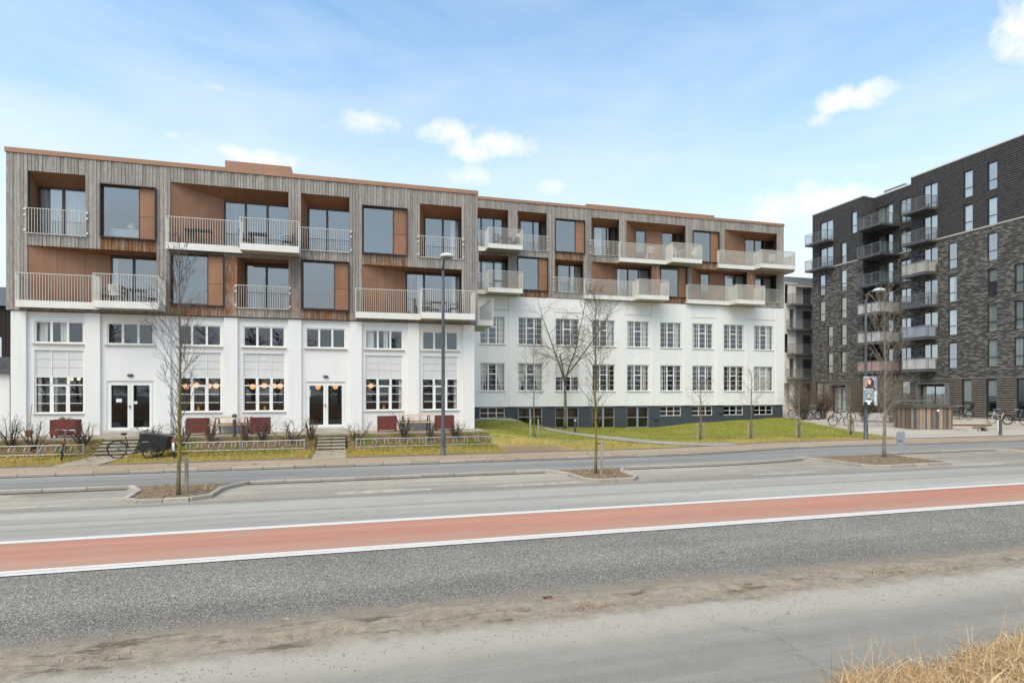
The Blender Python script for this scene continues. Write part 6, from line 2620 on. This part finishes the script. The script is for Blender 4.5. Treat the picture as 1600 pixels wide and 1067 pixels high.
bollard_light('dark bollard light at the terrace edge before the left picnic table', (-5.04, 27.5, 0.70))
bollard_light('dark bollard light on the lawn beside the garden path', (13.5, 34.1, terrain(13.5, 34.1)))

# ------------------------------------------------------------------ terrace furniture
PLN = [(-12.14, -11.20, 'leftmost dark red planter box beside the dense shrub'), (-7.09, -6.25, 'dark red planter box left of the left picnic table'), (-4.51, -3.70, 'dark red planter box right of the left picnic table'), (1.08, 1.98, 'dark red planter box left of the right picnic table'), (3.85, 4.75, 'dark red planter box right of the right picnic table behind the lamp')]
for k, (xa, xb, lab) in enumerate(PLN):
    root = thing('planter', lab, 'planter', ((xa + xb) / 2, 28.3, 0.70), group='dark red planters on the terrace')
    w = (xb - xa) / 2
    for j in range(4):
        b = MB()
        z0_, z1_ = 0.10 + j * 0.165, 0.10 + (j + 1) * 0.165 - 0.006
        b.box(-w, w, -0.26, -0.235, z0_, z1_)
        b.box(-w, w, 0.235, 0.26, z0_, z1_)
        b.box(-w, -w + 0.025, -0.233, 0.233, z0_, z1_)
        b.box(w - 0.025, w, -0.233, 0.233, z0_, z1_)
        b.build('board', M['planter_red'], root)
    for sx in (-1, 1):
        for sy in (-1, 1):
            b = MB()
            b.box(sx * (w - 0.05) - 0.03, sx * (w - 0.05) + 0.03, sy * 0.2 - 0.03, sy * 0.2 + 0.03, 0, 0.72)
            b.build('leg', M['planter_red'], root)
    b = MB()
    b.box(-w + 0.03, w - 0.03, -0.23, 0.23, 0.55, 0.66)
    b.build('soil', M['mulch'], root)
    if k == 0:
        b = MB()
        r = random.Random(5)
        for q in range(60):
            c = Vector((r.uniform(-0.25, 0.2), r.uniform(-0.15, 0.15), r.uniform(0.68, 0.84)))
            d = Vector((r.uniform(-1, 1), r.uniform(-1, 1), r.uniform(-0.3, 1))).normalized() * 0.07
            s = d.cross(Vector((0.3, 0.5, 1))).normalized() * 0.03
            b.quad(c - d, c + s, c + d, c - s)
        b.build('dead_plant', M['terracotta'], root)


def picnic_table(label, xa, xb):
    root = thing('picnic_table', label, 'picnic table', ((xa + xb) / 2, 28.75, 0.70), group='pale timber picnic tables')
    w = (xb - xa) / 2
    for k in range(4):
        b = MB()
        y = -0.34 + k * 0.175
        b.box(-w, w, y, y + 0.155, 0.74, 0.78)
        b.build('tabletop_plank', M['table_wood'], root)
    for s in (-1, 1):
        b = MB()
        b.box(-w, w, s * 0.62 - 0.13, s * 0.62 + 0.13, 0.43, 0.47)
        b.build('seat_plank', M['table_wood'], root)
    for sx in (-1, 1):
        b = MB()
        x = sx * (w - 0.22)
        for sy in (-1, 1):
            b.bar((x, sy * 0.62, 0.0), (x, sy * 0.30, 0.74), 0.05, 0.05)
        b.bar((x, -0.7, 0.41), (x, 0.7, 0.41), 0.05, 0.04)
        b.bar((x, -0.32, 0.72), (x, 0.32, 0.72), 0.05, 0.04)
        b.build('leg_frame', M['bike_black'], root)


picnic_table('pale timber picnic table between two red planters under the two lit windows', -6.2, -4.55)
picnic_table('pale timber picnic table between two red planters behind the lamp post', 2.1, 3.8)

sh = thing('shovel', 'wooden-handled shovel leaning on the white wall at the left corner', 'shovel', (-13.35, 29.0, 0.70))
b = MB()
b.tube([(0.06, 0, 0.25), (-0.02, 0.38, 1.38)], 0.016, 6)
b.build('handle', M['stake'], sh)
b = MB()
i = b.add([(-0.08, -0.05, 0.0), (0.18, -0.05, 0.0), (0.20, 0.03, 0.26), (0.06, 0.05, 0.32), (-0.10, 0.03, 0.26)])
b.face(i, i + 1, i + 2, i + 3, i + 4)
i2 = b.add([(-0.08, -0.035, 0.0), (0.18, -0.035, 0.0), (0.20, 0.045, 0.26), (0.06, 0.065, 0.32), (-0.10, 0.045, 0.26)])
b.face(i2 + 4, i2 + 3, i2 + 2, i2 + 1, i2)
for k in range(5):
    b.face(i + k, i + (k + 1) % 5, i2 + (k + 1) % 5, i2 + k)
b.build('blade', M['rust'], sh)


# ------------------------------------------------------------------ things seen through the windows
def globe_lamp(label, x, y, z, r=0.13, mat='globe'):
    root = thing('pendant_lamp', label, 'lamp', (x, y, z), group='lit globe lamps inside the ground floor')
    b = MB()
    n = 10
    b.lathe([(r * math.sin(math.pi * k / n) + 1e-4, -r * math.cos(math.pi * k / n)) for k in range(n + 1)], (0, 0, 0), 14)
    b.build('globe', M[mat], root, smooth=True)
    b = MB()
    b.tube([(0, 0, r), (0, 0, 4.5 - z)], 0.006, 4)
    b.build('cord', M['black'], root)


for k, (x, z, place) in enumerate([(-7.81, 2.87, 'left of the window behind the left island tree'), (-7.37, 2.93, 'second in the window behind the left island tree'), (-6.83, 2.90, 'third in the window behind the left island tree'), (-6.50, 2.90, 'at the right of the window behind the left island tree'),
                                   (-4.85, 2.87, 'at the left of the window before the right door'), (-4.31, 2.93, 'in the middle of the window before the right door'), (-3.87, 2.90, 'right of middle in the window before the right door'), (-3.58, 2.90, 'at the right of the window before the right door'),
                                   (-1.77, 2.86, 'behind the left leaf of the right double door'), (-0.92, 2.87, 'behind the right leaf of the right double door'), (0.85, 2.92, 'in the window right of the right double door')]):
    globe_lamp('warm lit paper globe lamp ' + place, x, 31.0, z)
for x in (-12.56, -12.28):
    globe_lamp('small lit bulb in the leftmost window, ' + ('left' if x < -12.4 else 'right') + ' of the pair', x, 31.0, 3.2, 0.06, 'bulb')


def flowers(label, x, z=1.74):
    root = thing('flower_vase', label, 'flowers', (x, 29.78, z), group='flower vases on the window sills')
    b = MB()
    b.lathe([(0.04, 0.0), (0.07, 0.04), (0.075, 0.1), (0.045, 0.16), (0.055, 0.19)], (0, 0, 0), 12)
    b.build('vase', M['vase'], root, smooth=True)
    r = random.Random(int(x * 10))
    p, l = MB(), MB()
    for k in range(26):
        a, e = r.uniform(0, 6.28), r.uniform(0.2, 1.5)
        c = Vector((math.cos(a) * math.cos(e) * 0.17, math.sin(a) * math.cos(e) * 0.12, 0.22 + 0.18 * math.sin(e)))
        l.tube([(0, 0, 0.15), c], 0.004, 3)
        m = p if k % 3 else l
        for j in range(5):
            d = Vector((r.uniform(-1, 1), r.uniform(-1, 1), r.uniform(-1, 1))).normalized() * 0.035
            s = d.cross(Vector((0.2, 0.4, 1))).normalized() * 0.02
            m.quad(c - d, c + s, c + d, c - s)
    p.build('blossom', M['petal'], root)
    l.build('foliage', M['leaf_green'], root)
    st = MB()
    st.box(-0.3, 0.3, -0.12, 0.2, -0.06, 0.0)
    st.build('shelf', M['table_wood'], root)


flowers('orange flowers in a yellow vase in the window behind the left island tree', -7.0)
flowers('orange flowers in a yellow vase in the window above the left bollard light', -4.12)
flowers('orange flowers in a yellow vase in the window right of the right door', 1.46)


# a pale sideboard with a white ornament behind the upper left picture window
sb = thing('sideboard', 'pale sideboard behind the upper left picture window', 'sideboard', (-10.0, 29.9, 9.45))
b = MB()
b.box(-0.62, 0.62, 0, 0.4, 0.05, 0.5)
b.build('body', M['concrete'], sb)
b = MB()
b.box(-0.64, 0.64, -0.02, 0.42, 0.5, 0.53)
b.build('top', M['white_paint'], sb)
orn = MB()
r = random.Random(2)
orn.tube([(0, 0, 0), (0, 0, 0.14)], 0.012, 5)
for k in range(26):
    a, e = r.uniform(0, 6.28), r.uniform(-0.2, 1.5)
    orn.tube([(0, 0, 0.14), (math.cos(a) * math.cos(e) * 0.19, math.sin(a) * math.cos(e) * 0.08, 0.14 + 0.22 * math.sin(e))], 0.009, 4)
tag(orn.build('ornament', M['white_paint'], loc=(-9.85, 30.1, 9.98)), 'white branching ornament on the pale sideboard', 'ornament')

# ------------------------------------------------------------------ balcony furniture
def chair(label, loc, rotz, mat='chair_dark', group='balcony chairs'):
    root = thing('balcony_chair', label, 'chair', loc, rotz, group)
    b = MB()
    b.box(-0.22, 0.22, -0.22, 0.22, 0.42, 0.46)
    b.build('seat', M[mat], root)
    b = MB()
    for k in range(5):
        x = -0.2 + 0.1 * k
        b.bar((x, 0.20, 0.46), (x, 0.27, 0.86), 0.06, 0.02)
    b.bar((-0.22, 0.27, 0.86), (0.22, 0.27, 0.86), 0.03, 0.04)
    b.build('backrest', M[mat], root)
    for sx in (-1, 1):
        for sy in (-1, 1):
            b = MB()
            b.bar((sx * 0.19, sy * 0.19, 0.42), (sx * 0.22, sy * 0.23, 0.0), 0.03)
            b.build('leg', M[mat], root)
        b = MB()
        b.bar((sx * 0.24, -0.2, 0.64), (sx * 0.24, 0.24, 0.66), 0.04, 0.03)
        b.build('armrest', M[mat], root)


def table(label, loc, mat='chair_dark', w=0.8):
    root = thing('balcony_table', label, 'table', loc, 0, 'balcony tables')
    b = MB()
    b.box(-w / 2, w / 2, -0.3, 0.3, 0.69, 0.72)
    b.build('tabletop', M[mat], root)
    for sx in (-1, 1):
        for sy in (-1, 1):
            b = MB()
            b.bar((sx * (w / 2 - 0.06), sy * 0.24, 0.69), (sx * (w / 2 - 0.04), sy * 0.26, 0), 0.03)
            b.build('leg', M[mat], root)


LF, UF = 6.40, 9.23
chair('dark chair on the lowest left balcony left of the white chair', (-10.9, 29.8, LF + 0.10), R(150))
chair('white folding chair on the lowest left balcony', (-10.0, 28.95, LF), R(160), 'chair_white')
table('small dark table on the lowest left balcony by the white chair', (-9.3, 29.1, LF), w=0.6)
table('dark table on the wide upper left balcony', (-4.3, 29.0, UF))
chair('dark chair at the left of the table on the wide upper left balcony', (-4.85, 29.05, UF), R(90))
chair('dark chair at the right of the table on the wide upper left balcony', (-3.0, 29.0, UF), R(-70))
table('low dark bench table on the shallow side of the wide upper left balcony', (-6.9, 29.45, UF + 0.1), w=1.1)
table('dark table on the balcony behind the lamp post', (4.1, 29.0, LF))
chair('dark chair at the left of the table behind the lamp post', (3.5, 29.0, LF), R(80))
chair('dark chair at the right of the table behind the lamp post', (4.9, 29.05, LF), R(-80))
RU, RLz = 12.60, 9.60
chair('dark chair on the upper box balcony next to the timber corner', (9.5, 38.9, RU), R(170))
table('dark table on the upper box balcony next to the timber corner', (10.2, 38.9, RU))
chair('dark chair at the right end of the upper box balcony', (10.85, 38.9, RU), R(-60))
table('dark table on the lower box balcony next to the timber corner', (9.7, 38.9, RLz), w=0.7)
chair('white chair on the shallow side of the long upper balcony', (21.8, 39.75, RU + 0.15), R(170), 'chair_white')
chair('white chair left of the white table on the long upper balcony', (23.5, 38.8, RU), R(110), 'chair_white')
table('white table on the long upper balcony', (24.2, 38.9, RU), 'chair_white', w=0.6)
chair('white chair at the right of the white table on the long upper balcony', (24.9, 38.9, RU), R(-90), 'chair_white')
chair('white chair on the topmost balcony at the right corner', (32.2, 38.9, RU), R(150), 'chair_white')

# ------------------------------------------------------------------ right-hand street things
sg = thing('sign_panel', 'grey sign panel on two legs seen from behind in the right island', 'sign', (20.85, 17.9, 0.08), R(-8))
b = MB()
b.tube([(-0.17, 0, -0.05), (-0.17, 0, 0.92), (-0.12, 0, 0.97), (0.12, 0, 0.97), (0.17, 0, 0.92), (0.17, 0, -0.05)], 0.018, 6)
b.build('tube_frame', M['galv'], sg)
b = MB()
b.box(-0.15, 0.15, -0.012, 0.012, 0.36, 0.94)
b.build('panel', M['steel_frame'], sg)
b = MB()
b.box(-0.10, 0.06, -0.03, -0.013, 0.60, 0.63)
b.build('clip', M['dark_metal'], sg)

be = thing('bin_enclosure', 'timber-boarded bin enclosure with mossy flat roof on the plaza', 'bin enclosure', (34.1, 28.3, terrain(35, 28.5)), R(-16.7))
EW, ED, EH = 2.35, 2.0, 1.42
b = MB()
b.box(-0.08, EW + 0.08, -0.08, ED + 0.08, -0.2, 0.06)
b.build('plinth', M['concrete'], be)
b = MB()
b.box(0.04, EW - 0.04, 0.04, ED - 0.04, 0.06, EH)
b.build('core', M['backing'], be)
r = random.Random(3)
for side in range(2):
    L = EW if side == 0 else ED
    n = int(L / 0.105)
    for k in range(n):
        a = L * k / n
        dark = (k % 6) in (0,)
        b = MB()
        d = 0.012 if not dark else 0.0
        if side == 0:
            b.box(a + 0.005, a + L / n - 0.005, -0.0 - d, 0.03, 0.08, EH)
        else:
            b.box(-0.0 - d, 0.03, a + 0.005, a + L / n - 0.005, 0.08, EH)
        b.build('board', M['dark_metal'] if dark else M['enc_board'], be)
b = MB()
b.box(-0.12, EW + 0.12, -0.12, ED + 0.12, EH, EH + 0.14)
b.build('roof_edge', M['dark_metal'], be)
b = MB()
b.box(-0.08, EW + 0.08, -0.08, ED + 0.08, EH + 0.141, EH + 0.19)
b.build('roof_moss', M['moss_roof'], be)
b = MB()
b.bar((0, ED - 0.1, EH + 0.42), (EW, ED - 0.1, EH + 0.42), 0.05)
for x in (0.1, EW / 2, EW - 0.1):
    b.bar((x, ED - 0.1, EH + 0.14), (x, ED - 0.1, EH + 0.42), 0.04)
b.build('roof_rail', M['grey_metal'], be)
b = MB()
b.box(0.95, 1.05, -0.03, -0.02, 1.1, 1.25)
b.build('red_label', M['red_plastic'], be)
b = MB()
b.box(1.35, 1.5, -0.03, -0.02, 1.18, 1.32)
b.build('white_label', M['white_paint'], be)

ar = thing('concrete_arch', 'small grey concrete arch lying on the grass right of the bin enclosure', 'sculpture', (38.0, 27.2, terrain(38, 27.2)), R(-14))
b = MB()
n = 12
for k in range(n):
    a0, a1 = math.pi * k / n, math.pi * (k + 1) / n
    P = lambda rr_, a, y: (rr_ * math.cos(a), y, rr_ * math.sin(a) * 0.95 - 0.05)
    for y0_, y1_ in ((-0.18, 0.18),):
        b.quad(P(0.42, a0, y0_), P(0.42, a1, y0_), P(0.27, a1, y0_), P(0.27, a0, y0_))
        b.quad(P(0.27, a0, y1_), P(0.27, a1, y1_), P(0.42, a1, y1_), P(0.42, a0, y1_))
        b.quad(P(0.42, a0, y0_), P(0.42, a0, y1_), P(0.42, a1, y1_), P(0.42, a1, y0_))
        b.quad(P(0.27, a1, y0_), P(0.27, a1, y1_), P(0.27, a0, y1_), P(0.27, a0, y0_))
b.build('ring', M['grey_rib'], ar)
b = MB()
b.bbox(-1.15, -0.45, -0.2, 0.2, -0.02, 0.12, 0.03)
tag(b.build('stone_slab', M['concrete'], loc=(38.0, 27.2, terrain(38, 27.2))), 'flat pale stone slab beside the concrete arch', 'stone')
b = MB()
b.tube([(0, 0, -0.1), (0, 0, 0.95)], [0.085, 0.08], 10)
tag(b.build('bollard', M['dark_metal'], loc=(36.2, 24.75, 0.1)), 'dark grey round bollard at the footpath by the right edge', 'bollard')
wp = thing('marker_post', 'thin white marker post with bent top beside the concrete arch', 'post', (39.3, 27.0, terrain(39.3, 27)))
b = MB()
b.tube([(0, 0, -0.05), (0, 0, 0.62)], 0.035, 8)
b.build('post', M['white_paint'], wp)
b = MB()
b.box(0.0, 0.22, -0.03, 0.03, 0.55, 0.68)
b.build('flag', M['white_paint'], wp)
b = MB()
b.box(-2.2, 2.2, -0.12, 0.12, -0.05, 0.1)
o = tag(b.build('rusty_edging', M['rust'], loc=(40.6, 30.4, terrain(40.6, 30.4))), 'long rusty steel bed edging on the plaza', 'edging')
o.rotation_euler = (0, 0, R(-14))
b = MB()
b.box(-2.6, 2.6, -0.35, 0.35, -0.05, 0.16)
o = tag(b.build('concrete_ledge', M['concrete'], loc=(43.5, 33.0, terrain(43.5, 33))), 'low pale concrete ledge before the bicycles by the dark block', 'ledge')
o.rotation_euler = (0, 0, R(-14))

# drain grate and scraps on the near carriageway edge
gr = thing('drain_grate', 'small iron drain grate in the gritty verge', 'drain grate', (2.48, 6.92, 0.012), R(2))
gr.scale = (0.72, 0.72, 0.5)
b = MB()
for a, c, d, e in ((-0.2, 0.2, -0.14, -0.11), (-0.2, 0.2, 0.11, 0.14), (-0.2, -0.17, -0.11, 0.11), (0.17, 0.2, -0.11, 0.11)):
    b.box(a, c, d, e, -0.03, 0.012)
b.build('frame', M['gutter'], gr)
for k in range(8):
    b = MB()
    x = -0.15 + k * 0.042
    b.box(x, x + 0.018, -0.11, 0.11, -0.03, 0.008)
    b.build('bar', M['rust'], gr)
b = MB()
b.box(-0.17, 0.17, -0.11, 0.11, -0.05, -0.035)
b.build('pit', M['black'], gr)
r = random.Random(77)
for x, y, mt, lab, nm in ((4.05, 6.55, 'dark_metal', 'dark crumpled scrap lying on the gritty verge', 'litter'), (-0.75, 7.15, 'stake', 'small pale scrap of wood on the dark carriageway edge', 'litter')):
    b = MB()
    pts = [Vector((math.cos(2 * math.pi * k / 7) * r.uniform(0.05, 0.1), math.sin(2 * math.pi * k / 7) * r.uniform(0.02, 0.05), r.uniform(0.0, 0.035))) for k in range(7)]
    i = b.add([(0, 0, 0.04)] + pts + [p_ - Vector((0, 0, 0.015)) for p_ in pts])
    for k in range(7):
        b.face(i, i + 1 + k, i + 1 + (k + 1) % 7)
        b.face(i + 1 + k, i + 8 + k, i + 8 + (k + 1) % 7, i + 1 + (k + 1) % 7)
    o = tag(b.build(nm, M[mt], loc=(x, y, 0.0)), lab, 'litter')
    o.scale = (0.6, 0.6, 0.6)

# ------------------------------------------------------------------ grass, leaves, dry bank
rng = np.random.default_rng(5)


def blade_field(name, mat, xs, ys, zs, hmin, hmax, width, lean, label, kind='stuff', seg=1):
    n = len(xs)
    ang = rng.uniform(0, 2 * np.pi, n)
    h = rng.uniform(hmin, hmax, n)
    la = rng.uniform(0, 2 * np.pi, n)
    lm = rng.uniform(0.1, lean, n)
    wd = width * rng.uniform(0.6, 1.3, n)
    base = np.stack([xs, ys, zs], 1)
    side = np.stack([np.cos(ang), np.sin(ang), np.zeros(n)], 1)
    ld = np.stack([np.cos(la), np.sin(la), np.zeros(n)], 1)
    V = []
    for k in range(seg + 1):
        t = k / seg
        c = base + ld * (h * lm * t ** 1.8)[:, None]
        c[:, 2] += h * t * (1 - 0.35 * lm * t)
        if k < seg:
            w = (wd * (1 - 0.7 * t))[:, None]
            V += [c - side * w, c + side * w]
        else:
            V += [c]
    m = 2 * seg + 1
    verts = np.stack(V, 1).reshape(-1, 3)
    idx = (np.arange(n) * m)[:, None]
    loops, starts, totals = [], [], []
    faces_q = []
    for k in range(seg - 1):
        faces_q.append(np.concatenate([idx + 2 * k, idx + 2 * k + 1, idx + 2 * k + 3, idx + 2 * k + 2], 1))
    tri = np.concatenate([idx + 2 * seg - 2, idx + 2 * seg - 1, idx + 2 * seg], 1)
    nq = len(faces_q) * n
    loop = np.concatenate([f_.reshape(-1) for f_ in faces_q] + [tri.reshape(-1)])
    tot = np.concatenate([np.full(nq, 4), np.full(n, 3)])
    st = np.concatenate([[0], np.cumsum(tot)[:-1]])
    me = bpy.data.meshes.new(name)
    me.vertices.add(len(verts))
    me.vertices.foreach_set('co', verts.astype(np.float32).reshape(-1))
    me.loops.add(len(loop))
    me.loops.foreach_set('vertex_index', loop.astype(np.int32))
    me.polygons.add(len(tot))
    me.polygons.foreach_set('loop_start', st.astype(np.int32))
    me.polygons.foreach_set('loop_total', tot.astype(np.int32))
    me.update(calc_edges=True)
    me.materials.append(M[mat])
    o = bpy.data.objects.new(name, me)
    COL.objects.link(o)
    o['kind'] = kind
    o['label'] = label
    o['category'] = 'grass'
    return o


def on_path(x, y):
    return any((x - a) ** 2 + (y - b_) ** 2 < 0.72 ** 2 for a, b_ in pp[::3])


def scatter(n, x0, x1, y0, y1, keep):
    out = []
    g = rng.uniform(0, 1, (n, 3))
    for a, b_, c in g:
        x, y = x0 + (x1 - x0) * a, y0 + (y1 - y0) * b_
        if keep(x, y, c):
            out.append((x, y, terrain(x, y)))
    return np.array(out)


def patchy(x, y, s=0.35, o=0.0):
    return mnoise.noise(Vector((x * s, y * s, 7.7 + o)))


def lawn_keep(straw):
    def f_(x, y, c):
        if x > lawn_edge(y) or on_path(x, y) or y < 23.35 + bend(x):
            return False
        if 3.4 < x < 9.4 and y < 26.0 and patchy(x, y, 0.8) < 0.25:
            return False
        v = patchy(x, y) + 0.3 * (1 - sstep(24.5, 29, y)) - 0.05
        return (v > 0.1) if straw else (v < 0.28 and c < 0.9)
    return f_


p_ = scatter(52000, 6.3, 33.9, 23.3, 39.5, lawn_keep(False))
blade_field('lawn_grass', 'blade_green', p_[:, 0], p_[:, 1], p_[:, 2], 0.04, 0.10, 0.009, 0.7, 'short green lawn grass')
p_ = scatter(42000, 6.3, 33.9, 23.3, 39.5, lawn_keep(True))
blade_field('straw_grass', 'blade_straw', p_[:, 0], p_[:, 1], p_[:, 2], 0.03, 0.08, 0.009, 0.9, 'yellowed lawn grass')


def verge_keep(x, y, c):
    if any(a - 0.05 < x < b_ + 0.05 for a, b_ in STEPS) or y < 23.4:
        return False
    if -8.4 < x < -7.0 and y < 25.5 and c < 0.6:
        return False
    return True


p_ = scatter(16000, -16, 6.3, 23.35, 26.4, lambda x, y, c: verge_keep(x, y, c) and patchy(x, y, 0.8) + c * 0.3 > -0.15)
blade_field('verge_straw', 'blade_straw', p_[:, 0], p_[:, 1], p_[:, 2], 0.03, 0.10, 0.010, 0.9, 'yellowed grass of the verge')
p_ = scatter(22000, -16, 6.3, 24.8, 27.5, lambda x, y, c: verge_keep(x, y, c) and (patchy(x, y, 0.7, 3) > 0.08 or x > 4.6) and c < 0.85)
blade_field('bed_grass', 'blade_green', p_[:, 0], p_[:, 1], p_[:, 2], 0.05, 0.14, 0.011, 0.8, 'green tufts in the planting bed')

# fallen leaves
lv = MB()
r = random.Random(9)


def leaves(n, x0, x1, y0, y1, zf, size=0.045):
    for _ in range(n):
        x, y = r.uniform(x0, x1), r.uniform(y0, y1)
        a = r.uniform(0, 6.28)
        s = size * r.uniform(0.6, 1.4)
        z = zf(x, y) + 0.012
        u = Vector((math.cos(a), math.sin(a), r.uniform(-0.35, 0.35))) * s
        v = Vector((-math.sin(a), math.cos(a), r.uniform(-0.35, 0.35))) * s * 0.6
        c = Vector((x, y, z + 0.01))
        lv.quad(c - u, c + v, c + u, c - v)


leaves(1500, -14.5, 6.3, 25.6, 27.4, terrain)
leaves(500, -14.5, 6.3, 24.0, 25.6, terrain)
leaves(350, 6.3, 26, 24.2, 32, terrain)
leaves(160, -14, 24, 21.35, 21.9, lambda x, y: 0.09 + (0 if x < 12 else -0.5))
for xa, xb, shf in ISL[:3]:
    leaves(160, xa + 0.1, xb - 0.1, 15.7 + shf, 17.6 + shf, lambda x, y: 0.10, 0.035)
o = lv.build('fallen_leaves', M['leaf'], kind='stuff')
tag(o, 'brown fallen leaves scattered over bed, lawn and islands', 'leaves')

# dry bank in the foreground
mb = MB()
nx, ny = 160, 14
rows = []


def bank_z(x, y):
    e = 4.35 + 0.22 * mnoise.noise(Vector((x * 0.8, 0.3, 0))) - 0.95 * (1 - sstep(2.6, 4.7, x))
    return -0.03 + 0.26 * sstep(e, e - 1.3, y) + 1.0 * sstep(3.0, -6.0, y) + 0.03 * mnoise.noise(Vector((x * 3, y * 3, 5))) * sstep(e, e - 0.4, y)


for j in range(ny + 1):
    y = 4.8 - 16.0 * (j / ny) ** 1.7
    rows.append(mb.add([(-40 + 90 * i / nx, y, bank_z(-40 + 90 * i / nx, y)) for i in range(nx + 1)]))
for j in range(ny):
    for i in range(nx):
        mb.face(rows[j] + i, rows[j] + i + 1, rows[j + 1] + i + 1, rows[j + 1] + i)
t_ = NT('bank_soil')
t_.color(t_.ramp(t_.noise(14, 6, 0.75), [(0.3, lin(74, 56, 42)), (0.55, lin(118, 92, 68)), (0.8, lin(160, 132, 98))])).rough(0.95, 0.1).bump(t_.noise(20, 5), 0.03, 0.8)
structure(mb.build('grass_bank', t_.mat, smooth=True))
# dead tufts on the gritty verge
N = 2600
cx_ = rng.uniform(-9, 15, 46)
cy_ = rng.normal(6.62, 0.13, 46)
pick = rng.integers(0, 46, N)
xs = cx_[pick] + rng.normal(0, 0.22, N)
ys = cy_[pick] + rng.normal(0, 0.05, N)
blade_field('verge_tufts', 'leaf', xs, ys, np.full(N, 0.01), 0.015, 0.06, 0.004, 1.6, 'low dead tufts on the gritty verge', seg=2)
N = 20000
xs = rng.uniform(2.4, 9.5, N)
ys = 4.40 - rng.power(0.9, N) * 1.3 + 0.0
ed = np.array([4.35 + 0.22 * mnoise.noise(Vector((x * 0.8, 0.3, 0))) - 0.95 * (1 - sstep(2.6, 4.7, x)) for x in xs])
ys = ed - rng.uniform(0, 1, N) ** 1.3 * 1.4
zs = np.array([bank_z(x, y) for x, y in zip(xs, ys)])
o = blade_field('dry_grass', 'blade_dry', xs, ys, zs, 0.08, 0.21, 0.0036, 2.3, 'dry straw-coloured grass on the bank in the bottom right corner', seg=4)
N = 260
xs = rng.uniform(2.2, 8.8, N)
ys = np.array([4.35 + 0.22 * mnoise.noise(Vector((x * 0.8, 0.3, 0))) - 0.95 * (1 - sstep(2.6, 4.7, x)) for x in xs]) - rng.uniform(-0.05, 0.35, N)
zs = np.array([bank_z(x, y) for x, y in zip(xs, ys)])
blade_field('tall_grass_stalks', 'blade_dry', xs, ys, zs, 0.3, 0.62, 0.0028, 0.9, 'tall thin dry stalks at the edge of the bank', seg=4)
xs = rng.uniform(-30, 45, 9000)
ys = rng.uniform(-6, 3.6, 9000)
zs = np.array([bank_z(x, y) for x, y in zip(xs, ys)])
blade_field('bank_grass', 'blade_dry', xs, ys, zs, 0.15, 0.45, 0.012, 1.2, 'dry grass of the bank behind the viewpoint', seg=2)

# bare wood across the road behind the viewpoint: only its reflection is seen in the panes
wd = MB()
r = random.Random(21)
for k in range(70):
    x = -75 + 170 * k / 70 + r.uniform(-1.2, 1.2)
    y = r.uniform(-34, -22)
    h = r.uniform(7, 12)
    wd.tube([(x, y, 0.5), (x + r.uniform(-0.4, 0.4), y, h * 0.9)], [0.18, 0.04], 5)
    for j in range(90):
        t = r.uniform(0.15, 1.0)
        a = r.uniform(0, 6.28)
        L = h * 0.33 * (1.15 - t) * r.uniform(0.5, 1.3) + 0.4
        c = Vector((x, y, 0.5 + h * t * 0.92))
        d = Vector((math.cos(a) * L, math.sin(a) * L, L * r.uniform(0.2, 0.9)))
        s = Vector((0.05, 0.02, 0.05))
        wd.quad(c - s, c + s, c + d + s * 0.4, c + d - s * 0.4)
        for q in range(3):
            e = c + d * r.uniform(0.4, 1)
            d2 = Vector((r.uniform(-1, 1), r.uniform(-1, 1), r.uniform(0, 1))) * 0.7
            wd.poly([e - s * 0.5, e + s * 0.5, e + d2])
o = wd.build('bare_wood', M['twig'], kind='stuff')
tag(o, 'bare wood far behind the viewpoint', 'wood')
